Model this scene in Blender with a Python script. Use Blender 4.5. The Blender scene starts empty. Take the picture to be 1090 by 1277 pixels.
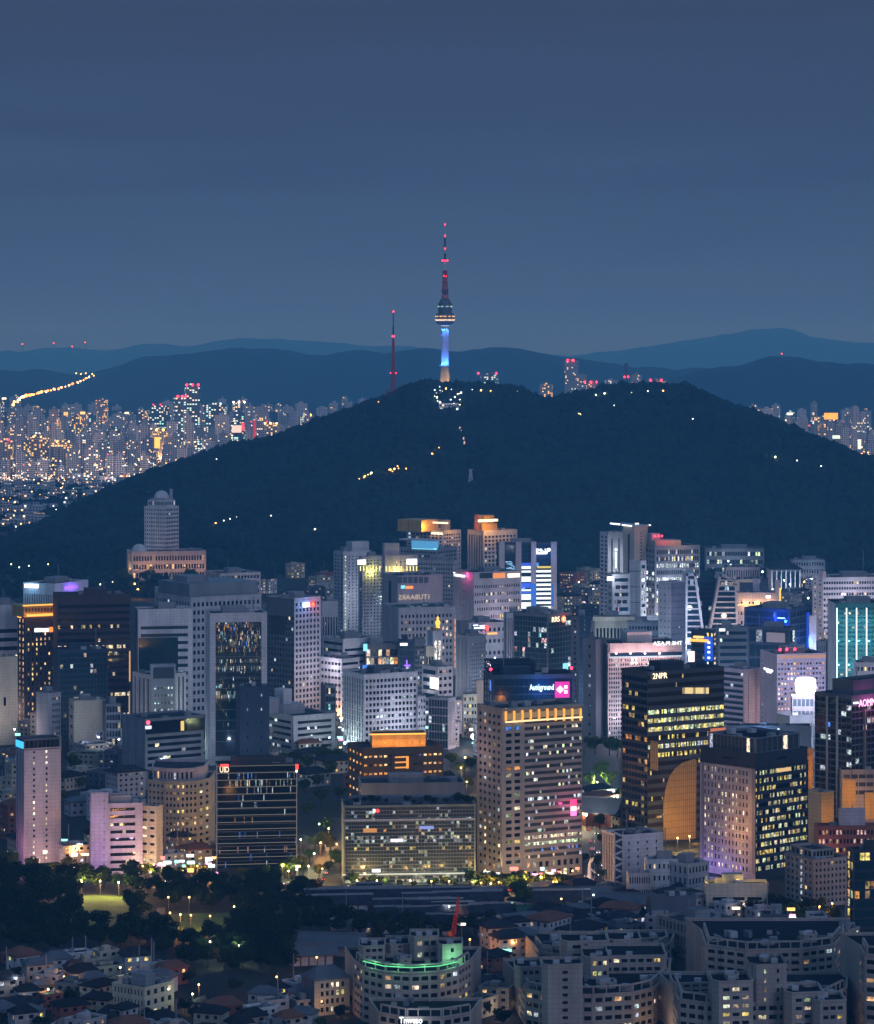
import bpy, math, random
import numpy as np
from mathutils import Vector, Matrix
F, CX, HY, H = 3814.0, 545.0, 435.0, 250.0      # focal length in photo pixels, centre column, horizon row, eye height
sc = bpy.context.scene
COL = sc.collection
# ---------------------------------------------------------------- camera
cam = bpy.data.cameras.new("camera"); co = bpy.data.objects.new("camera", cam); COL.objects.link(co)
co.location = (0, 0, H); co.rotation_euler = (math.pi/2, 0, 0)
cam.sensor_fit = 'HORIZONTAL'; cam.sensor_width = 36; cam.lens = 36*F/1090
cam.shift_y = -(638.5-HY)/1090; cam.clip_start = 5; cam.clip_end = 90000
sc.camera = co
# ---------------------------------------------------------------- dusk sky, exposure
w = bpy.data.worlds.new("World"); sc.world = w; w.use_nodes = True
nt = w.node_tree; nt.nodes.clear()
N = lambda t: nt.nodes.new(t)
L = lambda a, b: nt.links.new(a, b)
out = N('ShaderNodeOutputWorld'); bg = N('ShaderNodeBackground'); L(bg.outputs[0], out.inputs[0])
tc = N('ShaderNodeTexCoord'); sp = N('ShaderNodeSeparateXYZ'); L(tc.outputs['Generated'], sp.inputs[0])
mp = N('ShaderNodeMapping'); mp.inputs['Scale'].default_value = (5, 5, 60); L(tc.outputs['Generated'], mp.inputs[0])
cn = N('ShaderNodeTexNoise'); cn.inputs['Scale'].default_value = 1.0; cn.inputs['Detail'].default_value = 5; L(mp.outputs[0], cn.inputs['Vector'])
# soft cloud bands nudge the elevation that looks up the gradient
ma = N('ShaderNodeMath'); ma.operation = 'MULTIPLY_ADD'; L(cn.outputs['Fac'], ma.inputs[0]); ma.inputs[1].default_value = 0.10; ma.inputs[2].default_value = -0.05
ad = N('ShaderNodeMath'); ad.operation = 'ADD'; L(sp.outputs['Z'], ad.inputs[0]); L(ma.outputs[0], ad.inputs[1])
mr = N('ShaderNodeMapRange'); L(ad.outputs[0], mr.inputs[0]); mr.inputs[1].default_value = -0.1; mr.inputs[2].default_value = 1.0
cr = N('ShaderNodeValToRGB'); L(mr.outputs[0], cr.inputs[0])
SKY = [(0.0, (.010, .016, .034)), (0.085, (.068, .116, .215)), (0.125, (.054, .100, .200)), (0.16, (.046, .082, .170)),
       (0.205, (.044, .070, .143)), (0.32, (.095, .205, .385)), (1.0, (.095, .210, .400))]
e = cr.color_ramp.elements
while len(e) < len(SKY): e.new(.5)
for q, (p_, c_) in zip(e, SKY): q.position = p_; q.color = (*c_, 1)
# what is left of the western afterglow, behind the camera
gy = N('ShaderNodeMapRange'); L(sp.outputs['Y'], gy.inputs[0]); gy.inputs[1].default_value = 0.1; gy.inputs[2].default_value = -1; gy.interpolation_type = 'SMOOTHSTEP'
gz = N('ShaderNodeMapRange'); L(sp.outputs['Z'], gz.inputs[0]); gz.inputs[1].default_value = 0.55; gz.inputs[2].default_value = 0.0; gz.interpolation_type = 'SMOOTHSTEP'
gm = N('ShaderNodeMath'); gm.operation = 'MULTIPLY'; L(gy.outputs[0], gm.inputs[0]); L(gz.outputs[0], gm.inputs[1])
mx = N('ShaderNodeMixRGB'); mx.blend_type = 'ADD'; mx.inputs[0].default_value = 1; L(cr.outputs[0], mx.inputs[1])
gc = N('ShaderNodeMixRGB'); gc.blend_type = 'MULTIPLY'; gc.inputs[0].default_value = 1; gc.inputs[1].default_value = (.19, .23, .36, 1); L(gm.outputs[0], gc.inputs[2])
L(gc.outputs[0], mx.inputs[2]); L(mx.outputs[0], bg.inputs[0])
bg.inputs[1].default_value = 0.90
sun = bpy.data.lights.new("afterglow_sun", 'SUN'); sun.energy = 0.55; sun.angle = math.radians(25); sun.color = (.58, .68, 1.0)
so = bpy.data.objects.new("afterglow_sun", sun); COL.objects.link(so); so.rotation_euler = (math.radians(74), 0, math.radians(32))
sc.view_settings.view_transform = 'Standard'; sc.view_settings.look = 'None'
sc.view_settings.exposure = 0; sc.view_settings.gamma = 1; sc.view_settings.use_curve_mapping = False
sc.cycles.use_denoising = True; sc.cycles.max_bounces = 6; sc.cycles.volume_bounces = 2
sc.cycles.sample_clamp_indirect = 3.0; sc.cycles.use_light_tree = True
def P(x, y, Y): return ((x-CX)*Y/F, Y, H-(y-HY)*Y/F)
def row(yb, h=0.0): return F*(H-h)/(yb-HY)          # distance at which ground of height h shows on photo row yb
def mat(name, col, rough=.8, var=.25, scale=.15, metal=0.0, spec=.3, streak=False):
    m = bpy.data.materials.new(name); m.use_nodes = True; t = m.node_tree; b = t.nodes['Principled BSDF']
    b.inputs['Roughness'].default_value = rough; b.inputs['Metallic'].default_value = metal; b.inputs['Specular IOR Level'].default_value = spec
    g = t.nodes.new('ShaderNodeNewGeometry'); mpn = t.nodes.new('ShaderNodeMapping'); t.links.new(g.outputs['Position'], mpn.inputs[0])
    mpn.inputs['Scale'].default_value = (scale, scale, scale*(.2 if streak else 1))
    n = t.nodes.new('ShaderNodeTexNoise'); n.inputs['Scale'].default_value = 1; n.inputs['Detail'].default_value = 6; n.inputs['Roughness'].default_value = .65
    t.links.new(mpn.outputs[0], n.inputs['Vector'])
    r = t.nodes.new('ShaderNodeMapRange'); r.inputs[1].default_value = .3; r.inputs[2].default_value = .7; r.inputs[3].default_value = 1-var; r.inputs[4].default_value = 1+var
    t.links.new(n.outputs['Fac'], r.inputs[0])
    x = t.nodes.new('ShaderNodeVectorMath'); x.operation = 'SCALE'; x.inputs[0].default_value = col; t.links.new(r.outputs[0], x.inputs['Scale'])
    t.links.new(x.outputs[0], b.inputs['Base Color'])
    return m
def emat(name, col, strength, sample='NONE'):
    m = bpy.data.materials.new(name); m.use_nodes = True; b = m.node_tree.nodes['Principled BSDF']
    b.inputs['Base Color'].default_value = (.05, .05, .05, 1); b.inputs['Emission Color'].default_value = (*col, 1); b.inputs['Emission Strength'].default_value = strength
    m.cycles.emission_sampling = sample
    return m
def mesh(name, v, f, m=None, parent=None, mi=None, smooth=False):
    me = bpy.data.meshes.new(name); me.from_pydata(v, [], f)
    for q in (m if isinstance(m, (list, tuple)) else [m] if m else []): me.materials.append(q)
    if mi is not None: me.polygons.foreach_set('material_index', mi)
    if smooth: me.polygons.foreach_set('use_smooth', [True]*len(me.polygons))
    o = bpy.data.objects.new(name, me); COL.objects.link(o)
    if parent: o.parent = parent
    return o
def npmesh(name, v, f, m, smooth=False):
    v = np.asarray(v, np.float32); f = np.asarray(f, np.int32); k = f.shape[1]
    me = bpy.data.meshes.new(name); me.vertices.add(len(v)); me.vertices.foreach_set('co', v.ravel())
    me.loops.add(f.size); me.loops.foreach_set('vertex_index', f.ravel())
    me.polygons.add(len(f)); me.polygons.foreach_set('loop_start', np.arange(0, f.size, k, dtype=np.int32))
    if smooth: me.polygons.foreach_set('use_smooth', np.ones(len(f), bool))
    me.update(calc_edges=True); me.materials.append(m)
    o = bpy.data.objects.new(name, me); COL.objects.link(o); return o
def tag(o, label=None, cat=None, group=None, kind=None):
    for k, v in (('label', label), ('category', cat), ('group', group), ('kind', kind)):
        if v: o[k] = v
    return o
_nz = {}
def vnoise(x, y, seed=0):
    if seed not in _nz: _nz[seed] = np.random.RandomState(seed).rand(257, 257)
    t = _nz[seed]
    x = np.asarray(x, float); y = np.asarray(y, float)
    i = np.floor(x).astype(int); j = np.floor(y).astype(int); u = x-i; v = y-j; u = u*u*(3-2*u); v = v*v*(3-2*v)
    g = lambda a, b: t[a % 257, b % 257]
    return (g(i, j)*(1-u)+g(i+1, j)*u)*(1-v)+(g(i, j+1)*(1-u)+g(i+1, j+1)*u)*v-.5
def fbm(x, y, seed=0, o=4): return sum(vnoise(x*2**k, y*2**k, seed+k)/2**k for k in range(o))
# ---------------------------------------------------------------- ground, hills
M_ground = mat('ground_soil', (.022, .024, .026), .9, .4, .02)
M_forest = mat('forest_leaves', (.006, .019, .013), .95, .75, .025, spec=.05)
M_far = mat('mountain_forest', (.006, .018, .022), .95, .3, .002, spec=.05)
ground = mesh('ground', [(-16000, -3000, 0), (16000, -3000, 0), (16000, 32000, 0), (-16000, 32000, 0)], [(0, 1, 2, 3)], M_ground)
tag(ground, 'dark city ground under the buildings and the park', 'ground', kind='structure')
YR, YF = 4500.0, 3380.0
RX = [-400, -150, 0, 30, 60, 100, 130, 150, 200, 280, 340, 400, 450, 480, 510, 530, 560, 600, 640, 660, 685, 715, 740, 770, 800, 840, 870, 900, 940, 1000, 1060, 1090, 1300, 1500, 1800]
RY = [660, 660, 660, 658, 649, 634, 616, 607, 589, 564, 549, 526, 508, 497, 483, 479, 481, 482, 485, 493, 502, 495, 491, 488, 488, 494, 503, 513, 526, 551, 573, 583, 640, 648, 648]
def hill_z(X, Y):
    X = np.asarray(X, float); Y = np.asarray(Y, float)
    zr = np.maximum(0, H-(np.interp(X*F/YR+CX, RX, RY)-HY)*YR/F-3.0)
    t = np.clip((Y-YF)/(YR-YF), 0, 1); b = np.clip((5750-Y)/(5750-YR), 0, 1)
    s = np.where(Y < YR, np.sin(t*np.pi/2)**1.25, b*b*(3-2*b))
    e = np.minimum(t, 1)*(1-t)*4*np.clip(zr/120, 0, 1)
    return zr*s+e*(fbm(X/330, Y/420, 3)*58+fbm(X/90+9, Y/120, 8)*9)-1.0*(zr < 1)
gx = np.arange(-2600, 2601, 26); gy_ = np.arange(3350, 5801, 26)
XX, YY = np.meshgrid(gx, gy_); ZZ = hill_z(XX, YY)-1.5
nx, ny = len(gx), len(gy_)
idx = np.arange(nx*ny).reshape(ny, nx)
hf = np.stack([idx[:-1, :-1], idx[:-1, 1:], idx[1:, 1:], idx[1:, :-1]], -1).reshape(-1, 4)
hill = npmesh('hill', np.stack([XX, YY, ZZ], -1).reshape(-1, 3), hf, M_forest, True)
tag(hill, 'broad dark hill rising behind the city', 'hill', kind='structure')
# the wood that covers it: thousands of small crowns, one mass
rng = np.random.RandomState(5)
ico = np.array([(0, 0, 1), (.89, 0, .45), (.28, .85, .45), (-.72, .53, .45), (-.72, -.53, .45), (.28, -.85, .45), (.72, .53, -.45), (-.28, .85, -.45), (-.89, 0, -.45), (-.28, -.85, -.45), (.72, -.53, -.45)])
icf = np.array([(0, 1, 2), (0, 2, 3), (0, 3, 4), (0, 4, 5), (0, 5, 1), (1, 6, 2), (2, 7, 3), (3, 8, 4), (4, 9, 5), (5, 10, 1), (2, 6, 7), (3, 7, 8), (4, 8, 9), (5, 9, 10), (1, 10, 6)])
def crown_mass(name, px, py, pz, r, m, jitter=.42):
    n = len(px); V = np.repeat(ico[None], n, 0)*(1+rng.uniform(-jitter, jitter, (n, len(ico), 1)))
    a = rng.uniform(0, 6.28, n)[:, None]; x = V[..., 0]*np.cos(a)-V[..., 1]*np.sin(a); y = V[..., 0]*np.sin(a)+V[..., 1]*np.cos(a)
    V = np.stack([x*r[:, None]+px[:, None], y*r[:, None]+py[:, None], V[..., 2]*r[:, None]*.95+pz[:, None]], -1).reshape(-1, 3)
    f = (icf[None]+(np.arange(n)*len(ico))[:, None, None]).reshape(-1, 3)
    return npmesh(name, V, f, m)
n = 26000
tx = rng.uniform(-1000, 1000, n); ty = YF+(4620-YF)*rng.uniform(0, 1, n)**.8; tx = tx*ty/YR*.78
tz = hill_z(tx, ty); k = tz > 1.5; tx, ty, tz = tx[k], ty[k], tz[k]
tr = rng.uniform(3.4, 7.4, len(tx))*(1+.35*(rng.rand(len(tx)) > .93))
wood = crown_mass('hillside_wood', tx, ty, tz+tr*.35, tr, M_forest)
tag(wood, 'dense dark wood covering the hill', 'wood', kind='stuff')
def ridge(name, label, Y, depth, xs, ys, seed, m):
    xp = np.arange(-1500, 2600, 12.0); top = H-(np.interp(xp, xs, ys)-HY)*Y/F+fbm(xp/60, xp*0, seed)*Y*.0022
    rows = []
    for t in np.linspace(0, 1, 14):
        s = math.sin(t*math.pi/2)**1.4
        rows.append(np.stack([(xp-CX)*Y/F, np.full_like(xp, Y-depth*(1-t)), top*s+fbm(xp/50, xp*0+t*5, seed+3)*top*.5*t*(1-t)], -1))
    for t in (.5, 1): rows.append(np.stack([(xp-CX)*Y/F, np.full_like(xp, Y+depth*t), top*(1-t)-1], -1))
    V = np.concatenate(rows); nx = len(xp); ny = len(rows); idx = np.arange(nx*ny).reshape(ny, nx)
    f = np.stack([idx[:-1, :-1], idx[:-1, 1:], idx[1:, 1:], idx[1:, :-1]], -1).reshape(-1, 4)
    tag(npmesh(name, V, f, m, True), label, 'mountain', kind='structure')
ridge('mountain_ridge', 'blue mountain ridge behind the far city', 13000, 2200, [-1500, -600, 0, 40, 90, 110, 150, 200, 240, 290, 340, 380, 420, 440, 470, 530, 560, 600, 620, 650, 690, 730, 760, 800, 850, 900, 1100, 2600],
      [470, 462, 458, 462, 469, 466, 455, 446, 440, 436, 439, 443, 438, 437, 440, 438, 440, 434, 432, 437, 445, 446, 449, 457, 462, 466, 470, 470], 11, M_far)
ridge('mountain_ridge', 'nearer rounded mountain at the far side of the city', 10500, 1600, [-1500, 780, 840, 870, 920, 960, 990, 1020, 1060, 1090, 1200, 1500, 2600], [505, 500, 474, 464, 458, 447, 443, 446, 453, 458, 462, 458, 466], 21, M_far)
ridge('mountain_ridge', 'faint farthest mountains melting into the sky', 26000, 3000, [-1500, 0, 80, 150, 200, 290, 330, 400, 440, 480, 560, 640, 720, 760, 800, 860, 900, 950, 980, 1010, 1060, 1090, 1400, 2600],
      [440, 437, 434, 434, 431, 423, 421, 422, 428, 433, 438, 443, 444, 439, 431, 425, 415, 411, 412, 418, 425, 428, 436, 440], 31, M_far)
# ---------------------------------------------------------------- materials of the city
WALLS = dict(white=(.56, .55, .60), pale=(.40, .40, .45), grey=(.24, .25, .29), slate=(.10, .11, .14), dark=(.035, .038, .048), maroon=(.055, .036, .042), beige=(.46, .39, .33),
             pink=(.47, .41, .45), navy=(.025, .045, .085), teal=(.02, .05, .06), cream=(.55, .48, .38), brick=(.26, .09, .065), stone=(.36, .305, .285), mauve=(.42, .37, .50), rose=(.45, .385, .41), moss=(.20, .22, .19), smoke=(.060, .066, .080), taupe=(.29, .265, .25),
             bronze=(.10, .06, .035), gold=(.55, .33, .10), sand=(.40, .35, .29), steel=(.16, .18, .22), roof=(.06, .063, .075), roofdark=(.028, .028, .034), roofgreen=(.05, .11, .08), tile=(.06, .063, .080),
             timber=(.16, .06, .04), blue=(.03, .10, .28), red=(.40, .03, .02), orange=(.35, .12, .03))
_m = {}
def W(k):
    if k == 'tile' and k not in _m:                     # rows of roof tiles
        m = _m[k] = mat('tile_roof', WALLS[k], .8, .5, .4, spec=0.0); t = m.node_tree; b = t.nodes['Principled BSDF']; wv_ = t.nodes.new('ShaderNodeTexWave'); g = t.nodes.new('ShaderNodeNewGeometry'); mu = t.nodes.new('ShaderNodeMixRGB'); mu.blend_type = 'MULTIPLY'; mu.inputs[0].default_value = .75
        t.links.new(g.outputs['Position'], wv_.inputs['Vector']); wv_.inputs['Scale'].default_value = .42; wv_.inputs['Distortion'].default_value = .6; t.links.new(b.inputs['Base Color'].links[0].from_socket, mu.inputs[1]); t.links.new(wv_.outputs['Color'], mu.inputs[2]); t.links.new(mu.outputs[0], b.inputs['Base Color'])
    if k not in _m:
        m = _m[k] = mat(k+'_wall', WALLS[k], .75 if k not in ('steel', 'gold') else .4, .22, .12, streak=True, spec=0.0 if 'roof' in k or k == 'tile' else .3)
        if k in ('stone', 'sand', 'white', 'pale', 'rose', 'pink', 'cream', 'mauve', 'grey', 'gold'):        # cladding joints
            t = m.node_tree; b = t.nodes['Principled BSDF']; g = t.nodes.new('ShaderNodeNewGeometry'); s = t.nodes.new('ShaderNodeSeparateXYZ'); a = t.nodes.new('ShaderNodeMath'); c = t.nodes.new('ShaderNodeCombineXYZ'); bk = t.nodes.new('ShaderNodeTexBrick'); mu = t.nodes.new('ShaderNodeMixRGB')
            a.operation = 'ADD'; l = t.links.new; l(g.outputs['Position'], s.inputs[0]); l(s.outputs['X'], a.inputs[0]); l(s.outputs['Y'], a.inputs[1]); l(a.outputs[0], c.inputs[0]); l(s.outputs['Z'], c.inputs[1]); l(c.outputs[0], bk.inputs['Vector'])
            bk.offset = 0; bk.inputs['Scale'].default_value = 1; bk.inputs['Brick Width'].default_value = 2.7; bk.inputs['Row Height'].default_value = 1.8; bk.inputs['Mortar Size'].default_value = .07; bk.inputs['Mortar Smooth'].default_value = .3
            bk.inputs['Color1'].default_value = (1, 1, 1, 1); bk.inputs['Color2'].default_value = (.90, .90, .91, 1); bk.inputs['Mortar'].default_value = (.52, .52, .54, 1)
            mu.blend_type = 'MULTIPLY'; mu.inputs[0].default_value = 1; l(b.inputs['Base Color'].links[0].from_socket, mu.inputs[1]); l(bk.outputs[0], mu.inputs[2]); l(mu.outputs[0], b.inputs['Base Color'])
    return _m[k]
def E(col, s, sample='NONE'):
    k = (tuple(col), s, sample)
    if k not in _m: _m[k] = emat('lamp_light', col, s, sample)
    return _m[k]
def glass(name, col, rough=.07, spec=.5, metal=0.0):
    m = bpy.data.materials.new(name); m.use_nodes = True; t = m.node_tree; b = t.nodes['Principled BSDF']
    b.inputs['Base Color'].default_value = (*col, 1); b.inputs['Roughness'].default_value = rough; b.inputs['Specular IOR Level'].default_value = spec; b.inputs['Metallic'].default_value = metal
    oi = t.nodes.new('ShaderNodeObjectInfo'); at = t.nodes.new('ShaderNodeAttribute'); at.attribute_name = 'lit'
    a = t.nodes.new('ShaderNodeVectorMath'); a.operation = 'ADD'; t.links.new(oi.outputs['Color'], a.inputs[0]); t.links.new(at.outputs['Color'], a.inputs[1])
    g = t.nodes.new('ShaderNodeNewGeometry'); n = t.nodes.new('ShaderNodeTexNoise'); n.inputs['Scale'].default_value = .75; n.inputs['Detail'].default_value = 3; t.links.new(g.outputs['Position'], n.inputs['Vector'])
    r = t.nodes.new('ShaderNodeMapRange'); r.inputs[1].default_value = .35; r.inputs[2].default_value = .65; r.inputs[3].default_value = .12; r.inputs[4].default_value = 1.7; t.links.new(n.outputs['Fac'], r.inputs[0])
    s = t.nodes.new('ShaderNodeVectorMath'); s.operation = 'SCALE'; t.links.new(a.outputs[0], s.inputs[0]); t.links.new(r.outputs[0], s.inputs['Scale'])
    t.links.new(s.outputs[0], b.inputs['Emission Color']); b.inputs['Emission Strength'].default_value = 1.0
    m.cycles.emission_sampling = 'NONE'
    return m
GL = dict(k=glass('dark_glass', (.008, .012, .018)), b=glass('blue_glass', (.010, .028, .060)), t=glass('teal_glass', (.010, .040, .050), .09), z=glass('bronze_glass', (.030, .020, .012), .12),
          m=glass('mirror_glass', (.16, .19, .22), .03, .6, .75), c=glass('pale_glass', (.10, .14, .20), .15), g=glass('grey_glass', (.055, .060, .062), .2))
PAL = dict(w=(1, .66, .30), n=(1, .86, .60), c=(.72, .88, 1), g=(.80, 1, .66), o=(1, .42, .08), t=(.35, .95, 1), b=(.10, .30, 1), p=(1, .62, .60), y=(1, .80, .22))
def quad(name, m):
    me = bpy.data.meshes.new(name); me.from_pydata([(0, 0, 0), (1, 0, 0), (1, 0, 1), (0, 0, 1)], [], [(0, 1, 2, 3)]); me.materials.append(m); return me
PANE = {k: quad('window', m) for k, m in GL.items()}
CV = [(x, y, z) for x in (0, 1) for y in (0, 1) for z in (0, 1)]; CF = [(0, 1, 3, 2), (4, 6, 7, 5), (0, 4, 5, 1), (2, 3, 7, 6), (0, 2, 6, 4), (1, 5, 7, 3)]
_cube = {}
def cube(m):
    if m.name not in _cube:
        me = bpy.data.meshes.new('block'); me.from_pydata(CV, [], CF); me.materials.append(m); _cube[m.name] = me
    return _cube[m.name]
_ball = {}
def ball(m):
    if m.name not in _ball:
        me = bpy.data.meshes.new('globe'); me.from_pydata([tuple(v) for v in ico]+[(0, 0, -1)], [], [tuple(map(int, f)) for f in icf]+[(11, 6, 10), (11, 7, 6), (11, 8, 7), (11, 9, 8), (11, 10, 9)]); me.materials.append(m); _ball[m.name] = me
    return _ball[m.name]
def put(name, me, loc, scale=(1, 1, 1), rz=0, parent=None):
    o = bpy.data.objects.new(name, me); COL.objects.link(o); o.location = loc; o.scale = scale; o.rotation_euler = (0, 0, rz); o.color = (0, 0, 0, 0)
    if parent: o.parent = parent
    return o
def lamp(loc, col, power, r=.6, spot=None, to=None, parent=None):
    l = bpy.data.lights.new('lamp_light', 'SPOT' if spot else 'POINT'); l.energy = power; l.color = col; l.shadow_soft_size = r
    o = bpy.data.objects.new('lamp_light', l); COL.objects.link(o); o.location = loc
    if spot: l.spot_size = math.radians(spot); l.spot_blend = .6; o.rotation_euler = (Vector(to)-Vector(loc)).to_track_quat('-Z', 'Y').to_euler()
    return o
# ---------------------------------------------------------------- lettering, made once as flat meshes one unit wide and high
_txt = {}
def letters(s):
    if s not in _txt:
        c = bpy.data.curves.new('letters', 'FONT'); c.body = s; c.extrude = .03; c.resolution_u = 2
        o = bpy.data.objects.new('letters', c); COL.objects.link(o)
        me = bpy.data.meshes.new_from_object(o.evaluated_get(bpy.context.evaluated_depsgraph_get()))
        bpy.data.objects.remove(o); n = len(me.vertices); a = np.zeros(n*3, np.float32); me.vertices.foreach_get('co', a); a = a.reshape(-1, 3)
        lo, hi = a.min(0), a.max(0); a = (a-lo)/np.maximum(hi-lo, 1e-5); a = np.stack([a[:, 0], -a[:, 2], a[:, 1]], -1)
        me.vertices.foreach_set('co', a.astype(np.float32).ravel()); _txt[s] = me
    return _txt[s]
for s in ('Autoground', '2NPR', 'AOMMO', 'THE PLAZA', 'POST TOWER', 'UID', 'Tnweso', 'ooo Boongt-8', 'RRS', '1TUBAARS', 'arigne', 'PNP'): letters(s)
# ---------------------------------------------------------------- buildings
class G:                                            # how one face of a building is divided into windows
    def __init__(s, nx=1, ny=1, wf=.5, hf=.5, lit=.06, pal='nnc', rows=None, sub=1, mg=(.03, .03, .02, .03), rec=.35, gl='k', es=1.0, cols=None):
        s.nx, s.ny, s.wf, s.hf, s.lit, s.pal, s.rows, s.sub, s.mg, s.rec, s.gl, s.es, s.cols = nx, ny, wf, hf, lit, pal, rows or {}, sub, mg, rec, gl, es, cols or {}
    def colour(s, rg, r, c):                        # r counts storeys from the top
        p, pal = s.lit, s.pal
        if r in s.rows: p, pal = s.rows[r]
        if c in s.cols: p, pal = s.cols[c]
        if rg.random() >= p: return None
        k = PAL[rg.choice(pal)]; q = s.es*rg.choice((.35, .6, .9, 1.2)); j = rg.uniform(.85, 1.15)
        return (k[0]*q, k[1]*q*j, k[2]*q)
BLANK = None
BS = {}
class Bld:
    def __init__(s, name, label, cat, o, seed):
        s.root = bpy.data.objects.new(name, None); COL.objects.link(s.root); s.root.location = (o[0], o[1], 0); tag(s.root, label, cat)
        s.o = Vector((o[0], o[1], 0)); s.rg = random.Random(seed); s.faces = []; s.v = {}; s.roofs = {}; s.cop = {}; s.pan = []; s.n = 0
        BS[label] = s
    def q(s, buf, key, *pts):
        v, f = buf.setdefault(key, ([], [])); i = len(v); v.extend([(p[0]-s.o.x, p[1]-s.o.y, p[2]) for p in pts]); f.append(tuple(range(i, i+len(pts))))
    def tier(s, poly, z0, z1, gs=(), wall='pale', roof='roof', par=1.1, skip=(), bevel=None):
        poly = [Vector((p[0], p[1], 0)) for p in poly]; m = len(poly)
        for i in range(m):
            A, B = poly[i], poly[(i+1) % m]; d = B-A; w = d.length
            if w < .05: s.faces.append(None); continue
            d /= w; n = Vector((d.y, -d.x, 0))
            s.faces.append((A, d, n, w, z0, z1))
            if i in skip: continue
            g = gs[i] if i < len(gs) else None
            if isinstance(g, tuple): g, wk = g
            else: wk = wall
            s.face(A, d, n, w, z0, z1, g, wk)
        s.q(s.roofs, roof, *[(p.x, p.y, z1-par) for p in poly])
        if par > .3:
            c = sum(poly, Vector())/m
            for i in range(m):
                A, B = poly[i], poly[(i+1) % m]
                for e0, e1, zz in ((1+.25/max(3, (A-c).length), 1-.55/max(3, (A-c).length), z1+.12),):
                    a0, b0, a1, b1 = c+(A-c)*e0, c+(B-c)*e0, c+(A-c)*e1, c+(B-c)*e1
                    up = lambda p, z: (p.x, p.y, z)
                    s.q(s.cop, wall, up(a0, zz), up(b0, zz), up(b1, zz), up(a1, zz)); s.q(s.cop, wall, up(a0, zz-.5), up(b0, zz-.5), up(b0, zz), up(a0, zz)); s.q(s.cop, wall, up(a1, z1-par), up(b1, z1-par), up(b1, zz), up(a1, zz))
        return s
    def face(s, A, d, n, w, z0, z1, g, wk):
        pt = lambda x, z, dep=0.0: (A.x+d.x*x-n.x*dep, A.y+d.y*x-n.y*dep, z)
        if g is None:
            s.q(s.v, wk, pt(0, z0), pt(w, z0), pt(w, z1), pt(0, z1)); return
        ml, mr, mb, mt = g.mg; h = z1-z0; x0 = w*ml; cw = w*(1-ml-mr)/g.nx; zb = z0+h*mb; ch = h*(1-mb-mt)/g.ny
        xs = [(x0+cw*(i+.5-g.wf/2), x0+cw*(i+.5+g.wf/2)) for i in range(g.nx)]; zs = [(zb+ch*(j+.5-g.hf/2), zb+ch*(j+.5+g.hf/2)) for j in range(g.ny)]
        pz = z0
        for a, b in zs+[(z1, z1)]:
            if a-pz > .01: s.q(s.v, wk, pt(0, pz), pt(w, pz), pt(w, a), pt(0, a))
            pz = b
        ry = math.atan2(d.y, d.x); dep = g.rec
        for j, (a, b) in enumerate(zs):
            px = 0
            for i, (l, r) in enumerate(xs+[(w, w)]):
                if l-px > .01: s.q(s.v, wk, pt(px, a), pt(l, a), pt(l, b), pt(px, b))
                px = r
                if i == g.nx: break
                s.q(s.v, wk, pt(l, a), pt(l, b), pt(l, b, dep), pt(l, a, dep)); s.q(s.v, wk, pt(r, a), pt(r, b), pt(r, b, dep), pt(r, a, dep))
                s.q(s.v, wk, pt(l, a), pt(r, a), pt(r, a, dep), pt(l, a, dep)); s.q(s.v, wk, pt(l, b), pt(r, b), pt(r, b, dep), pt(l, b, dep))
                rr = g.ny-1-j
                if g.sub == 1:
                    c = g.colour(s.rg, rr, i); s.pan.append((c is not None, (r-l)*(b-a), pt(l, a, dep), r-l, b-a, ry, [c], g.gl, d))
                else:
                    s.pan.append((True, (r-l)*(b-a), pt(l, a, dep), r-l, b-a, ry, [g.colour(s.rg, rr, k) for k in range(g.sub)], g.gl, d))
    def panes(s, name, items, stuff=False):
        by = {}
        for it in items: by.setdefault(it[7], []).append(it)
        for gl, its in by.items():
            v, f, cs = [], [], []
            for _, _, p, w, h, ry, cl, _, d in its:
                k = len(cl)
                for i, c in enumerate(cl):
                    a, b = w*i/k, w*(i+1)/k; n0 = len(v); x, y = p[0]-s.o.x, p[1]-s.o.y
                    v += [(x+d.x*a, y+d.y*a, p[2]), (x+d.x*b, y+d.y*b, p[2]), (x+d.x*b, y+d.y*b, p[2]+h), (x+d.x*a, y+d.y*a, p[2]+h)]; f.append((n0, n0+1, n0+2, n0+3)); cs.append((*(c or (0, 0, 0)), 1))
            o = mesh(name, v, f, GL[gl], s.root); o.color = (0, 0, 0, 0)
            at = o.data.attributes.new('lit', 'FLOAT_COLOR', 'FACE'); at.data.foreach_set('color', np.array(cs, np.float32).ravel())
            if stuff: o['kind'] = 'stuff'
    def done(s, cap=100):
        ks = list(s.v); v, f, mi = [], [], []
        for i, k in enumerate(ks):
            a, b = s.v[k]; o = len(v); v += a; f += [tuple(x+o for x in q) for q in b]; mi += [i]*len(b)
        mesh('wall', v, f, [W(k) for k in ks], s.root, mi)
        for k, (a, b) in s.roofs.items(): mesh('roof', a, b, W(k), s.root)
        for k, (a, b) in s.cop.items(): mesh('parapet', a, b, W(k), s.root)
        s.pan.sort(key=lambda t: (not t[0], -t[1]))
        for it in s.pan[:cap]:
            _, _, p, w, h, ry, cl, gl, d = it
            if len(cl) == 1:
                o = put('window', PANE[gl], (p[0]-s.o.x, p[1]-s.o.y, p[2]), (w, 1, h), ry, s.root)
                if cl[0]: o.color = (*cl[0], 1)
            else: s.panes('window_band', [it])
        if len(s.pan) > cap: s.panes('window_grid', s.pan[cap:], True)
        return s
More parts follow.
